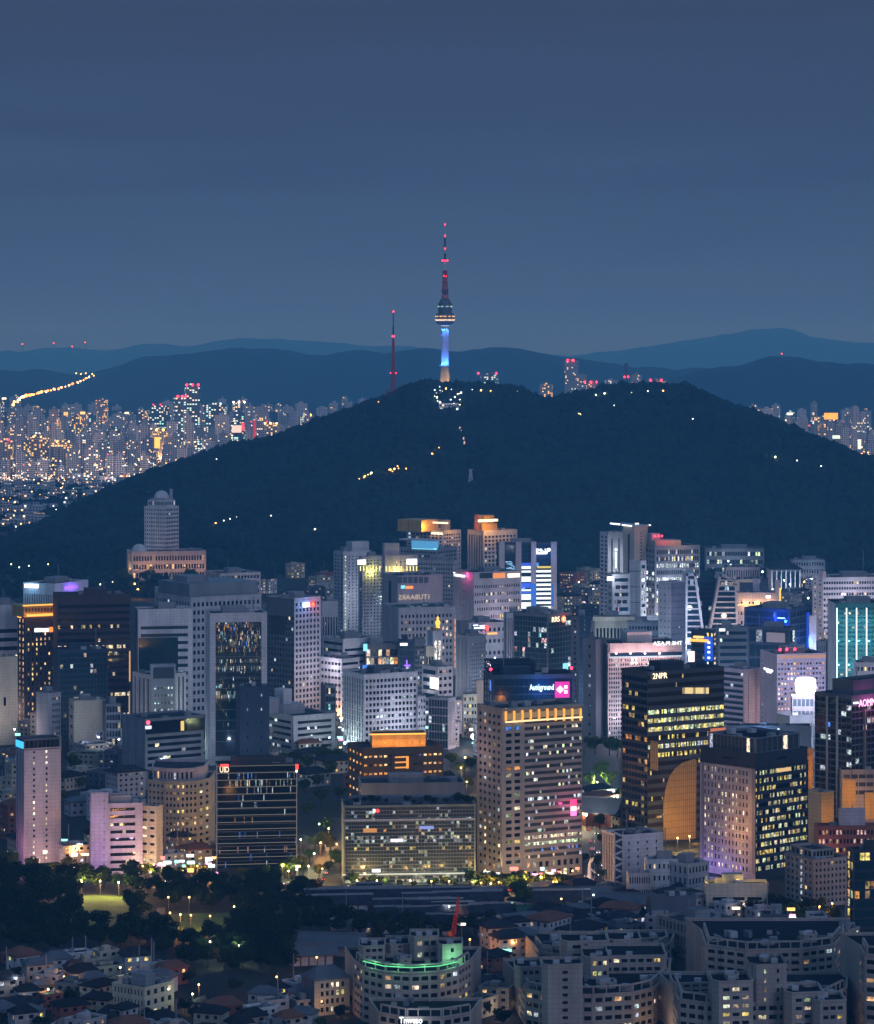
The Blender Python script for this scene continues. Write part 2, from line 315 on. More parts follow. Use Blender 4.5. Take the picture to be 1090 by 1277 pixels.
    # things on the building, placed where photo columns and rows meet one of its faces
    def at(s, fi, x, y):
        A, d, n, w, z0, z1 = s.faces[fi]; u = (x-CX)/F; t = (u*A.y-A.x)/(d.x-u*d.y); Y = A.y+d.y*t
        return t, H-(y-HY)*Y/F
    def slab(s, name, fi, x0, x1, y0, y1, m, out=.3, back=0.0, emit=None):
        A, d, n, w, a_, b_ = s.faces[fi]; t0, t1 = s.at(fi, x0, y0)[0], s.at(fi, x1, y1)[0]; zt, zb = s.at(fi, (x0+x1)/2, y0)[1], s.at(fi, (x0+x1)/2, y1)[1]
        P0 = A+d*t0+n*out-s.o; return put(name, cube(m), (P0.x, P0.y, zb), (t1-t0, out-back if out > back else .2, zt-zb), math.atan2(d.y, d.x), s.root)
    def text(s, fi, x0, x1, y0, y1, t, m, mirror=False, out=.5, name='sign'):
        A, d, n, w, a_, b_ = s.faces[fi]; t0, t1 = s.at(fi, x0, y0)[0], s.at(fi, x1, y1)[0]; zt, zb = s.at(fi, (x0+x1)/2, y0)[1], s.at(fi, (x0+x1)/2, y1)[1]
        P0 = A+d*(t1 if mirror else t0)+n*out-s.o
        me = letters(t).copy(); me.materials.clear(); me.materials.append(m)
        return put(name, me, (P0.x, P0.y, zb), ((t1-t0)*(-1 if mirror else 1), .3, zt-zb), math.atan2(d.y, d.x), s.root)
    def disc(s, fi, x, y, r, m, out=.6, name='sign', k=20, sq=1.0):
        A, d, n, w, a_, b_ = s.faces[fi]; t0, z = s.at(fi, x, y); r = r*(A.y/F); c = A+d*t0-s.o
        v = []
        for dd in (out, out-.4): v += [(c.x+n.x*dd+d.x*r*math.cos(q*6.2832/k), c.y+n.y*dd+d.y*r*math.cos(q*6.2832/k), z+r*sq*math.sin(q*6.2832/k)) for q in range(k)]
        return mesh(name, v, [tuple(range(k))]+[(i, (i+1) % k, k+(i+1) % k, k+i) for i in range(k)], m, s.root)
    def wash(s, fi, x, y, col, power, out=9, r=.8):
        A, d, n, w, a_, b_ = s.faces[fi]; t, z = s.at(fi, x, y); p = A+d*t+n*out; return lamp((p.x, p.y, max(1.5, z)), col, power, r)
    def onroof(s, a0, a1, b0, b1, zb, h, wall='grey', name='plant_room', base=0):       # fractions along the right and the left face
        A, d, n, w, _, _ = s.faces[base]; A2, d2, n2, w2, _, _ = s.faces[base+1]; C = A2
        p = C+d2*(w2*a0)-d*(w*b0)-s.o
        o = put(name, cube(W(wall)), (p.x, p.y, zb), (w2*(a1-a0), w*(b1-b0), h), math.atan2(d2.y, d2.x), s.root); return o
    def clutter(s, z, n=5, base=0, plant=True, wall='grey', h=4.5):
        rg = s.rg
        if plant:
            a = rg.uniform(.15, .4); b = rg.uniform(.2, .4); s.onroof(a, a+rg.uniform(.3, .45), b, b+rg.uniform(.3, .45), z-1, h, wall, base=base)
        for _ in range(n):
            a, b = rg.uniform(.05, .88), rg.uniform(.05, .85); w2, w = s.faces[base+1][3], s.faces[base][3]
            s.onroof(a, a+min(.12, 3.5/w2), b, b+min(.13, 3/w), z-1.05, rg.uniform(1.2, 2.8), rg.choice(('pale', 'steel', 'grey')), 'roof_unit', base)
        if rg.random() < .5: s.mast(rg.uniform(.2, .8), rg.uniform(.3, .8), z+(h-1 if plant else -1), rg.uniform(5, 11), base)
    def mast(s, a, b, z, h, base=0, red=False):
        A, d, n, w, _, _ = s.faces[base]; A2, d2, n2, w2, _, _ = s.faces[base+1]; p = A2+d2*(w2*a)-d*(w*b)-s.o
        put('antenna', cube(W('steel')), (p.x, p.y, z-4), (.35, .35, h+4), .4, s.root)
        if red: put('warning_light', ball(RED), (p.x, p.y, z+h), (.9, .9, .9), 0, s.root)
RED = E((1, .02, .06), 9)
SEED = [100]; FILL_LAMPS = []
def foot(xl, xm, xr, yb, th=None, dd=None):
    Y = row(yb); uL, uM, uR = [(x-CX)/F for x in (xl, xm, xr)]; X = uM*Y
    if th is None and xm-xl < .5: th = 1.5
    if th is None: th = min(78, max(12, math.degrees(math.atan2(max(xm-xl, 1), max(xr-xm, 1)))))
    th = math.radians(th)-math.atan(uM); c, n = math.cos(th), math.sin(th)
    wR = (uR*Y-X)/(c-uR*n) if xr-xm > .5 else (dd or 30); wL = (X-uL*Y)/(n+uL*c) if xm-xl > .5 else (dd or 30)
    if xm-xl > .5 and (wL > 75 or wL < 0): wL = dd or 40
    C = Vector((X, Y, 0)); R = C+Vector((c, n, 0))*wR; Lp = C+Vector((-n, c, 0))*wL
    return [Lp, C, R, Lp+R-C], Y
def B(name, label, xs, yt, yb, wall, gl=None, gr=None, glow=1.0, th=None, dd=None, roof='roof', cat='office block', cl=5, plant=True, par=1.1, pw='grey', ph=4.5, fin=True, y0=None):
    poly, Y = foot(*xs, yb, th, dd); SEED[0] += 1
    b = Bld(name, label, cat, (poly[1].x, poly[1].y), SEED[0]); z1 = H-(yt-HY)*Y/F; b.Y = Y; b.z1 = z1; b.m = Y/F
    b.tier(poly, 0, z1, (gl, gr), wall, roof, par)
    if cl or plant: b.clutter(z1, cl, plant=plant, wall=pw, h=ph)
    if glow and yb < 1000:
        A, d, n, w_, _, _ = b.faces[1]; q = A+d*w_*b.rg.uniform(.3, .7)+n*22; FILL_LAMPS.append((q.x, q.y, glow*((30000 if xs[1] > 720 and yb < 900 else 16000) if xs[1] > 560 else 7000), b.rg.choice(((.62, .78, 1), (.88, .78, .92), (.50, .74, 1)) if xs[1] > 560 else ((.95, .82, .80), (.66, .80, 1)))))  # fill lamp added before the right face to brighten facades
    return b.done() if fin else b
# ================================================================ the towers, back to front
WH = E((.85, .93, 1), 2.2, 'AUTO'); WHW = E((1, .86, .62), 1.8, 'AUTO'); GOLD = E((1, .50, .08), 1.6, 'AUTO'); BLU = E((.03, .16, 1), 1.6, 'AUTO'); REDS = E((1, .05, .04), 2.4, 'AUTO')
PINKS = E((1, .10, .42), 2.2, 'AUTO'); MAG = E((.75, .0, .42), 1.0, 'AUTO'); CYAN = E((.22, .75, 1), 1.3, 'AUTO'); ORG = E((1, .20, .03), 2.2, 'AUTO'); GRN = E((.15, 1, .38), 1.0, 'AUTO'); VIO = E((.22, .08, 1), 2.4, 'AUTO')
warm, cool, blue_l, gold_l, mag_l, green_l = (1, .62, .28), (.75, .87, 1), (.10, .30, 1), (1, .48, .10), (.85, .35, 1), (.25, 1, .45)
# --- white tower with the dome on the hill's foot
yb = 716; Y = row(yb, 8)
poly, Y = foot(180, 206, 223, yb, 52)
b = Bld('domed_office_tower', 'pale twelve storey tower with a dome on its roof, on the wooded slope', 'tower', (poly[1].x, poly[1].y), 41)
zz = lambda y: H-(y-HY)*Y/F
b.tier(poly, 0, zz(632), (G(11, 14, .55, .5, .01, mg=(.02, .02, .12, .02)), G(8, 14, .75, .5, .02, mg=(.02, .02, .12, .02))), 'white')
c = sum(poly, Vector())/4; sh = [c+(p-c)*.8 for p in poly]; b.tier(sh, zz(632)-.5, zz(624), (G(8, 1, .7, .5), G(6, 1, .7, .5)), 'white', par=.3)
tip = [c+(p-c)*.62 for p in poly]; b.tier(tip, zz(624)-.4, zz(622), (), 'pale', par=.2)
def dome(name, c, r, z, m, parent, o, k=20, h=1.0):
    v, f = [], []
    for i in range(9):
        a = i/8*math.pi/2
        v += [(c.x-o.x+r*math.cos(a)*math.cos(q*6.2832/k), c.y-o.y+r*math.cos(a)*math.sin(q*6.2832/k), z+r*h*math.sin(a)) for q in range(k)]
    for i in range(8):
        for q in range(k): f.append((i*k+q, i*k+(q+1) % k, (i+1)*k+(q+1) % k, (i+1)*k+q))
    return mesh(name, v, f, m, parent, smooth=True)
dome('dome', c, 8.5, zz(622), W('white'), b.root, b.o); b.onroof(.62, .7, .1, .2, zz(624), 12, 'pale', 'stair_tower'); b.done()
lamp((c.x-30, c.y-60, 40), cool, 9000, 4)
poly, Y = foot(158, 164, 257, 724, 8); zz = lambda y: H-(y-HY)*Y/F
b = Bld('podium_hall', 'long low pale hall with a small dome at its end below the domed tower', 'public building', (poly[1].x, poly[1].y), 42)
b.tier(poly, 0, zz(688), (G(4, 2, .6, .5, .1), G(26, 3, .62, .55, .10, 'ww', mg=(.02, .02, .03, .1))), 'rose')
dome('dome', poly[1]+Vector((7, 14, 0)), 8.5, zz(689), W('white'), b.root, b.o)
for x in (175, 190, 210, 232, 250): b.wash(1, x, 706, (1, .52, .18), 2200, 10)
b.clutter(zz(688), 4, plant=False); b.done()
B('apartment_block', 'small rose apartment block with a lit gable at the foot of the hill', (255, 275, 325), 715, 752, 'rose', G(3, 4, .3, .3), G(12, 4, .7, .45, .05), cat='apartments')
# --- the twin hotel slabs with yellow uplights
poly, Y = foot(416, 428, 447, 790, 40); zz = lambda y: H-(y-HY)*Y/F
UP = (.95, .92, .25)
b = B('hotel_tower', 'pale slab hotel with a column of green-white lights and a yellow lit crown', (416, 428, 462), 688, 800, 'pale', G(3, 24, .45, .5), G(4, 26, .32, .42, .0, 'g', cols={0: (1, 'g')}, es=1.4, mg=(.02, .45, .03, .04)), th=32, cat='hotel', fin=False, cl=2)
b.onroof(.35, .98, .1, .7, b.z1-1, 9, 'pale'); b.done()
b = B('hotel_tower', 'pale hotel wing with yellow uplights under a white roof sign, beside the green dotted slab', (447, 452, 478), 694, 806, 'pale', G(1, 24, .4, .4), G(6, 26, .42, .45, .02, cols={5: (.18, 'p')}), th=24, cat='hotel', fin=False)
b.slab('sign', 1, 446, 456, 698, 704, WH)
for x in range(449, 478, 4): b.slab('uplight', 1, x, x+1, 706, 712, E((1, .95, .35), 1.6))
b.wash(1, 462, 713, UP, 5200, 4, .5); b.done()
b = B('hotel_tower', 'rose hotel block with yellow uplights and a white sign near its right corner', (476, 480, 521), 693, 812, 'rose', G(1, 6, .3, .3), G(5, 22, .3, .4, .05, mg=(.3, .1, .2, .05)), th=14, cat='hotel', fin=False, plant=False)
b.onroof(.0, .45, .1, .8, b.z1-1, 11, 'rose'); b.slab('sign', 1, 507, 520, 697, 704, WH)
for x in (481, 485, 490, 495, 500, 507, 511, 515, 519): b.slab('uplight', 1, x, x+1, 706, 712, E((1, .95, .30), 1.6))
b.wash(1, 494, 714, UP, 6500, 4, .5); b.done()
# --- gold crowned towers
b = B('office_tower', 'grey tower with a golden lit crown and a cyan rooftop canopy', (507, 553, 575), 662, 770, 'pale', G(9, 24, .6, .55, .08), G(7, 24, .6, .5, .12, 'nc'), th=50, cat='tower', fin=False, cl=2, plant=False)
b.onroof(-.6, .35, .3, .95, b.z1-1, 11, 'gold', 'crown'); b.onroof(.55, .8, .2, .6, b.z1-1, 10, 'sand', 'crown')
b.slab('lamp_strip', 0, 540, 559, 651, 653, WHW); b.slab('sign', 0, 538, 552, 664, 666.5, WHW)
p = b.faces[1][0]; lamp((p.x-16, p.y-4, b.z1+4), gold_l, 9000, 1); lamp((p.x+14, p.y+2, b.z1+3), gold_l, 7000, 1); lamp((p.x-34, p.y+10, b.z1+4), gold_l, 7000, 1); b.done()
b = B('office_block', 'blue-grey block with a glowing cyan glass lounge on its roof, before the gold crowned tower', (498, 545, 570), 684, 785, 'grey', G(12, 20, .6, .5, .05), G(7, 20, .6, .5, .12), th=58, cat='tower', fin=False, cl=2, plant=False)
b.slab('roof_lounge', 0, 514, 541, 674, 684, E((.10, .42, .85), .8, 'AUTO'), 1, -8); b.slab('canopy', 0, 500, 545, 672.5, 674, W('white'), 3, -12); b.slab('lamp_strip', 0, 514, 545, 683, 685, CYAN, .8); b.done()
B('office_block', 'plain blue-grey office slab standing behind the stepped rose store', (520, 566, 575), 699, 800, 'grey', G(14, 18, .55, .5, .03), G(3, 18, .5, .5, .06), th=66, cl=4)
b = B('office_tower', 'finned tower with a bright golden open crown of arches', (583, 603, 645), 662, 770, 'pale', G(6, 1, .5, .95, rec=.8), G(9, 20, .62, .55, .04, mg=(.02, .02, .03, .05)), th=38, cat='tower', fin=False, cl=2, plant=False)
b.onroof(.05, .5, .2, .7, b.z1-1, 7, 'gold', 'crown'); b.onroof(.12, .42, .25, .6, b.z1+6, 8, 'gold', 'crown'); b.slab('lamp_strip', 1, 602, 626, 648, 651, WHW, -6, -9); b.onroof(-.1, .0, .3, .36, b.z1, 15, 'brick', 'mast_fin')
p = b.faces[1][0]; lamp((p.x+6, p.y-3, b.z1+3), gold_l, 9000, 1); lamp((p.x+26, p.y-2, b.z1+3), gold_l, 9000, 1); b.done()
# --- pillar tower with blue screens
b = B('glass_tower', 'tower of four rose pillars with blue and white lit glass between', (619, 622, 694), 677, 792, 'navy', BLANK, G(10, 20, .94, .85, .02, 'b', gl='b', mg=(.005, .005, .0, .02)), th=10, cat='tower', fin=False, cl=3)
for x0, x1 in ((622, 629), (643, 650), (662, 668.5), (687, 694)): b.slab('pillar', 1, x0, x1, 675.5, 800, W('rose'), 1.4, -.5)
for y in np.arange(711, 764, 5.6): b.slab('lit_floor', 1, 668.5, 687, y, y+2.8, E((.82, .96, 1), 1.6), .35)
b.slab('lit_floor', 1, 670, 687, 706, 708.5, E((.85, .72, .1), .9), .35)
for y0, y1, k in ((702, 705.5, 1), (706, 709.5, 0), (711.5, 714, 0), (719, 725.5, 0), (727, 733, 1), (735, 737, 0), (737.5, 740, 1), (741, 748, 0), (751, 759, 0)): b.slab('lit_floor', 1, 650, 662, y0, y1, E((.78, .95, 1), 1.4) if not k else E((.02, .10, .9), 1.0, 'AUTO'), .35)
for k in range(14): b.slab('lit_room', 1, 629.5+b.rg.random()*11, 631.5+b.rg.random()*11, 700+k*.9, 701.2+k*.9, E((.25, .6, 1), 1.0), .4)
b.slab('led_screen', 1, 662, 668.5, 728, 756, E((.01, .16, .80), .8, 'AUTO'), 1.7, 1.3); b.slab('led_screen', 1, 687, 690, 728, 756, E((.01, .16, .80), .7, 'AUTO'), 1.7, 1.3)
b.text(1, 668.5, 686, 684, 690, 'PNP', WH, out=.8); b.slab('sign', 1, 669, 682, 688.5, 691, WH, .8); b.disc(1, 684.5, 685.5, 2.2, WH, .9)
b.wash(1, 678, 690, blue_l, 5000, 7, 1); b.wash(1, 655, 735, blue_l, 2500, 8, 1); b.done()
# --- wide store blocks in the middle
b = B('department_store', 'stepped rose store with a line of pale lit characters on its upper wall', (476, 496, 552), 718, 822, 'rose', G(1, 1, .2, .9, lit=0, rec=.8), BLANK, 1.4, th=20, cat='department store', fin=False, cl=6, plant=False)
b.text(1, 497, 535, 741.5, 747.5, '1TUBAARS', E((1, .85, .7), .55), True); b.slab('sign', 1, 500, 505, 730, 734, E((.2, .7, 1), 1.4)); b.slab('sign', 1, 506, 515, 731, 734, ORG)
for k in range(6): b.slab('louvre', 1, 496+k*6.6, 501+k*6.6, 719.5, 727, W('slate'), .4)
b.done()
b = B('department_store', 'rose block covered in small square windows with planting on its roof edge', (478, 497, 568), 758, 845, 'rose', BLANK, G(14, 10, .5, .5, .12, 'pn', mg=(.03, .05, .0, .08)), th=16, cat='department store', fin=False, cl=7, plant=False, roof='roofgreen')
for y0 in np.arange(772, 830, 9): b.slab('warm_strip', 1, 567, 568, y0, y0+7, E((1, .5, .25), 1.0))
b.done()
b = B('department_store', 'broad mauve-grey block with rows of small windows and a glowing pink sign', (565, 591, 649), 714, 826, 'rose', G(1, 12, .1, .1), G(20, 10, .5, .42, .16, 'nny', rows={0: (.0, 'n'), 1: (.1, 'n'), 2: (.4, 'n'), 3: (.3, 'n'), 4: (.3, 'y')}, mg=(.01, .01, .04, .12)), th=30, cat='department store', fin=False, cl=6)
b.text(0, 566, 581, 714.5, 719.5, 'Tnweso', WH); b.disc(0, 583.5, 717, 3.2, PINKS); b.slab('roof_sign', 1, 633, 648, 715, 720, WHW); b.slab('loggia', 1, 598, 614, 714.5, 721, W('dark')); b.slab('loggia', 1, 615, 630, 714.5, 721, E((1, .35, .08), .9))
p = b.at(0, 584, 717); b.wash(0, 584, 717, (1, .1, .4), 2600, 5, .5); b.done()
b = B('office_block', 'low rose annexe with a blue panel and red ball sign, below the pink sign', (569, 585, 632), 777, 838, 'rose', BLANK, G(8, 4, .5, .3, .02), th=22, fin=False, cl=4)
b.slab('sign_panel', 1, 588, 604, 778, 786, W('blue')); b.slab('sign', 1, 590, 596, 779, 780.5, WH, .6); b.slab('sign', 1, 598, 604, 779.5, 781, WH, .6); b.slab('sign', 1, 591, 604, 782, 784, WH, .6); b.disc(1, 606.5, 783, 3, REDS); b.slab('lamp_strip', 1, 608, 620, 789, 791, GOLD)
b.wash(1, 606, 784, (1, .08, .05), 700, 4, .4); b.done()
B('office_tower', 'blue-grey tower with a blank ribbed side and small windows, under the red ball sign', (568, 585, 606), 793, 884, 'grey', G(3, 1, .12, .94), G(8, 16, .4, .42, .05, mg=(.05, .04, .02, .09)), th=40, cat='tower', cl=6)
# --- white complex right of centre
b = B('office_tower', 'tall pale tower with white neon bars on its roof and ribbed piers', (748, 758, 786), 664, 792, 'pale', G(2, 24, .5, .5, .03), G(3, 1, .22, .94, lit=0, gl='b'), th=28, cat='tower', fin=False, cl=4, plant=False)
for k in range(6): b.slab('sign', 1, 767.2, 769, 689+k*3.4, 691.4+k*3.4, WH)
b.disc(1, 768, 685.5, 1.6, WH); b.wash(1, 775, 720, cool, 9000, 14, 2); b.wash(1, 766, 690, cool, 4000, 9, 1); b.done()
b = B('office_tower', 'beige stair tower block topped with a neon lit slab beside the pale ribbed tower', (777, 791, 808), 656, 796, 'sand', G(1, 1, .2, .9), G(1, 12, .16, .3, 0, mg=(.05, .05, .6, .05)), th=30, cat='tower', fin=False, cl=0, plant=False)
b.slab('neon_bar', 0, 762, 774, 652.5, 654.2, WH, 1, 0); b.slab('neon_bar', 0, 778, 789, 654.5, 656, WH, 2, 0); b.slab('neon_bar', 1, 792, 796, 652.2, 653.8, WH, 1, 0); b.slab('neon_bar', 1, 808, 811, 654.2, 655.6, WH, 1, 0); b.slab('roof_slab', 0, 762, 792, 653.6, 655.4, W('pale'), .6, -14); b.done()
B('office_tower', 'narrow tower of blank blue-white panels in four steps', (785, 799, 806), 700, 802, 'white', G(1, 5, 1, .04, rec=.1), G(1, 12, .7, .5, .6, 'c', sub=3), th=58, cat='tower', cl=0, plant=False)
b = B('office_tower', 'office tower with vertical fins and many brightly lit storeys under a red lit roof', (793, 817, 873), 681, 798, 'steel', G(6, 16, .75, .6, .25, 'cc', gl='b', rows={0: (0, 'c'), 1: (0, 'c'), 2: (0, 'c'), 3: (0, 'c'), 5: (.7, 'c')}, es=1.5), G(22, 13, .66, .62, .35, 'ccn', rows={0: (.15, 'c'), 1: (.5, 'cy'), 2: (.7, 'c'), 3: (.15, 'wn'), 4: (1, 'c'), 5: (.7, 'yo'), 6: (.95, 'c'), 7: (.9, 'n'), 9: (.6, 'cn'), 11: (.7, 'c')}, es=1.5), th=22, cat='tower', fin=False, cl=3, plant=False)
b.onroof(.05, .62, .1, .5, b.z1-1, 5.5, 'sand', 'penthouse'); b.onroof(.05, .25, .3, .5, b.z1+4, 6, 'pale', 'penthouse'); b.wash(0, 800, 730, cool, 9000, 14, 2); b.wash(1, 845, 760, cool, 9000, 14, 2)
p = b.faces[1][0]; lamp((p.x+10, p.y+1, b.z1+7), (1, .04, .08), 3000, 1); lamp((p.x+24, p.y-2, b.z1+3), (1, .5, .2), 3500, 1)
for a in (.08, .16, .24): b.mast(a, .2, b.z1+4, 4, red=True)
b.done()
b = B('office_block', 'blue-white lower block with a bright corner sign and dark ribbon windows', (757, 764, 786), 716, 812, 'pale', G(1, 10, .5, .5), G(1, 10, .82, .5, .12, 'cnp', sub=12, gl='b'), th=18, fin=False, cl=3, plant=False)
b.slab('sign', 1, 757, 765, 719, 724, WH, 1); b.wash(1, 762, 722, cool, 5000, 6); b.done()
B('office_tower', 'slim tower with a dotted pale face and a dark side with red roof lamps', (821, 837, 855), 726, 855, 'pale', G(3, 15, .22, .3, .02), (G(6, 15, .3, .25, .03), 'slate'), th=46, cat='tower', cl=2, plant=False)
B('shop_block', 'small white glowing shop front low between the lit tower and the dotted tower', (806, 807, 821), 768, 830, 'white', BLANK, G(3, 3, .5, .4, .9, 'cn', mg=(.05, .05, .3, .1)), th=10, cl=1, plant=False)
# --- twin leaning-frame post tower
def frame_tower(name, label, x0, x1, lean_l, lean_r, yt, yb, wall, frm, sign=None):
    Y = row(yb); z1 = H-(yt-HY)*Y/F; zb = 0; k = Y/F; X = lambda x: (x-CX)*k
    b = Bld(name, label, 'tower', (X(x0), Y), 77+int(x0)); D = 30; ny = 17
    xl = lambda t: X(x0)+(X(lean_l)-X(x0))*t; xr = lambda t: X(x1)+(X(lean_r)-X(x1))*t          # t 0 ground .. 1 top
    q = lambda x, z, y=0.0: (x, Y+y, z)
    fw = 3.0*k
    def zt(u): return z1-(0 if sign is None else (u**2)*12*k)                                   # the top edge falls away to one side
    for side, xf in ((0, xl), (1, xr)):
        s = 1 if side == 0 else -1; T = 1.0 if side == 0 else 1.0
        top = z1 if side == 0 else zt(1)
        for f in ((0, 0, -1.6), ):
            b.q(b.v, frm, q(xf(0), 0, -1.6), q(xf(0)+s*fw, 0, -1.6), q(xf(1)+s*fw, top, -1.6), q(xf(1), top, -1.6))
        b.q(b.v, frm, q(xf(0), 0, -1.6), q(xf(1), top, -1.6), q(xf(1), top, D), q(xf(0), 0, D))
        b.q(b.v, frm, q(xf(0)+s*fw, 0, -1.6), q(xf(1)+s*fw, top, -1.6), q(xf(1)+s*fw, top, .3), q(xf(0)+s*fw, 0, .3))
    us = [i/8 for i in range(9)]
    for a, c in zip(us, us[1:]):
        xa, xc = xl(1)+(xr(1)-xl(1))*a, xl(1)+(xr(1)-xl(1))*c
        b.q(b.v, frm, q(xa, zt(a)-fw, -1.6), q(xc, zt(c)-fw, -1.6), q(xc, zt(c), -1.6), q(xa, zt(a), -1.6)); b.q(b.roofs, frm, q(xa, zt(a), -1.6), q(xc, zt(c), -1.6), q(xc, zt(c), D), q(xa, zt(a), D))
    b.q(b.v, wall, q(xl(0), 0, D), q(xr(0), 0, D), q(xr(1), zt(1), D), q(xl(1), z1, D))
    h = (z1-fw*2.2)/ny
    for j in range(ny):
        t0, t1 = j*h/z1, (j*h+h*.72)/z1; t2 = (j+1)*h/z1
        a0, a1 = xl(t0)+fw, xr(t0)-fw; c0, c1 = xl(t2)+fw, xr(t2)-fw
        b.q(b.v, 'pale', q(xl(t1)+fw, t1*z1, -.4), q(xr(t1)-fw, t1*z1, -.4), q(c1, t2*z1, -.4), q(c0, t2*z1, -.4))
        cs = [(b.rg.random() < .05 and (.5, .7, 1) or None) for _ in range(8)]
        b.pan.append((True, 30, (a0, Y, t0*z1), a1-a0, h*.72, 0, cs, 'b', Vector((1, 0, 0))))
    b.q(b.v, wall, q(xl(.9)+fw, ny*h, 0), q(xr(.9)-fw, ny*h, 0), q(xr(1)-fw, zt(1)-fw*.5, 0), q(xl(1)+fw, z1-fw*.5, 0))
    b.faces = [(Vector((X(x0), Y, 0)), Vector((1, 0, 0)), Vector((0, -1, 0)), X(x1)-X(x0), 0, z1)]
    return b
b = frame_tower('post_office_tower', 'narrow tapering tower in a flared white frame, left half of the pair', 853, 886, 855, 868, 715, 846, 'navy', 'white'); b.wash(0, 862, 760, cool, 9000, 14, 2); b.wash(0, 860, 800, cool, 7000, 10, 2); b.done()
b = frame_tower('post_office_tower', 'leaning tower in a flared rose frame with lettering under its curved top', 874, 923, 897, 919, 716, 838, 'navy', 'rose', True)
b.text(0, 899, 914, 726, 729.5, 'POST TOWER', E((.9, .75, .6), .7), True); b.wash(0, 905, 770, (1, .8, .7), 9000, 14, 2); b.done()
B('glass_slab', 'dark glass slab filling the gap between the two flared frames', (866, 867, 900), 722, 836, 'navy', None, G(8, 18, .9, .8, .06, 'c', gl='b'), th=3, dd=20, cl=2, plant=False)
b = B('office_block', 'low dark roof block with a beige portal joined to the leaning frame tower', (918, 920, 958), 722, 806, 'navy', None, None, th=4, dd=24, fin=False, cl=4, plant=False)
b.slab('portal', 1, 921, 948, 722, 726, W('cream'), 2); b.slab('portal', 1, 917, 922, 723, 740, W('cream'), 2); b.done()
b = B('department_store', 'rose store front with a golden lit row of square windows and a stair tower', (905, 907, 967), 739, 818, 'rose', BLANK, G(12, 3, .42, .36, .0, mg=(.02, .02, .45, .1)), th=4, dd=30, cat='department store', fin=False, cl=6, plant=False)
b.onroof(.55, .68, .2, .5, b.z1-1, 12, 'mauve', 'stair_tower'); b.onroof(1.0, 1.09, .0, .3, b.z1-12, 22, 'rose', 'stair_tower'); b.slab('sign', 1, 955, 961, 742.5, 746, WH); b.slab('lamp_strip', 1, 907, 967, 753.5, 755, E((1, .62, .2), 1.8, 'AUTO'), .8)
for x in (915, 930, 945, 960): b.wash(1, x, 753, (1, .6, .25), 2600, 3, .5)
b.slab('lamp_strip', 1, 972, 974, 733, 752, GOLD); b.done()
b = B('office_block', 'deep blue glass block with bright blue neon strips on its corner', (928, 985, 1013), 760, 852, 'navy', G(20, 10, .92, .7, .01, 'c', gl='b'), G(7, 10, .92, .7, .02, 'b', gl='b'), th=66, fin=False, cl=5)
for y in (770, 782): b.slab('neon_bar', 0, 970, 979, y, y+1.4, E((.3, .6, 1), 2.5, 'AUTO'), .8)
b.slab('neon_bar', 0, 966, 968.5, 764, 806, E((.0, .05, 1), 1.0, 'AUTO'), .5); b.slab('neon_bar', 1, 1006, 1009, 764, 808, E((.0, .05, 1), 1.0, 'AUTO'), .5)
b.wash(0, 974, 776, (.02, .1, 1), 30000, 8, 1); b.wash(0, 968, 795, (.02, .1, 1), 16000, 8, 1); b.done()
b = B('office_block', 'low dark blue block with a pale scrim banner, below the blue neon corner', (933, 985, 992), 783, 860, 'navy', G(6, 4, .9, .8, .01, gl='b'), G(2, 4, .9, .8, gl='b'), th=70, fin=False, cl=3)
b.slab('banner', 0, 956, 979, 789, 801, E((.45, .42, .6), .35)); b.done()
b = B('hotel_slab', 'long white hotel slab with rows of dark windows and red roof lamps', (1013, 1026, 1110), 720, 806, 'white', G(2, 16, .3, .4, .3, 'po'), G(26, 11, .72, .45, .05, 'ppn', mg=(.01, .01, .06, .04)), th=14, cat='hotel', fin=False, cl=4)
b.onroof(.0, .05, .0, .4, b.z1-1, 6, 'pink', 'stair_tower'); b.mast(.65, .3, b.z1, 22); b.done()
b = B('hotel_tower', 'teal lit tower with bright white vertical lamp strips', (1032, 1042, 1110), 752, 888, 'teal', (BLANK, 'pale'), G(14, 22, .74, .42, .03, 'cn', gl='t', rows={1: (.6, 'n'), 15: (.25, 'n')}, mg=(.01, .0, .02, .03)), th=10, cat='hotel', fin=False, cl=5)
for x in (1043, 1055, 1067.5, 1080): b.slab('lamp_strip', 1, x, x+1.3, 758, 848, E((.55, .95, 1), 2.0, 'AUTO'), .8)
for x in (1049, 1061, 1074, 1086):
    for y in (775, 800, 830): b.wash(1, x, y, (.25, .85, 1), 5000, 8, 1)
b.done()
B('hotel_slab', 'pale side slab standing before the teal lit tower', (1018, 1030, 1036), 800, 880, 'pale', G(4, 1, .3, .9, gl='b'), BLANK, th=60, cl=2, plant=False)
B('billboard_block', 'narrow white wall at the right end of the blue neon block', (1008, 1009, 1018), 768, 850, 'white', BLANK, BLANK, th=10, dd=15, cl=0, plant=False)
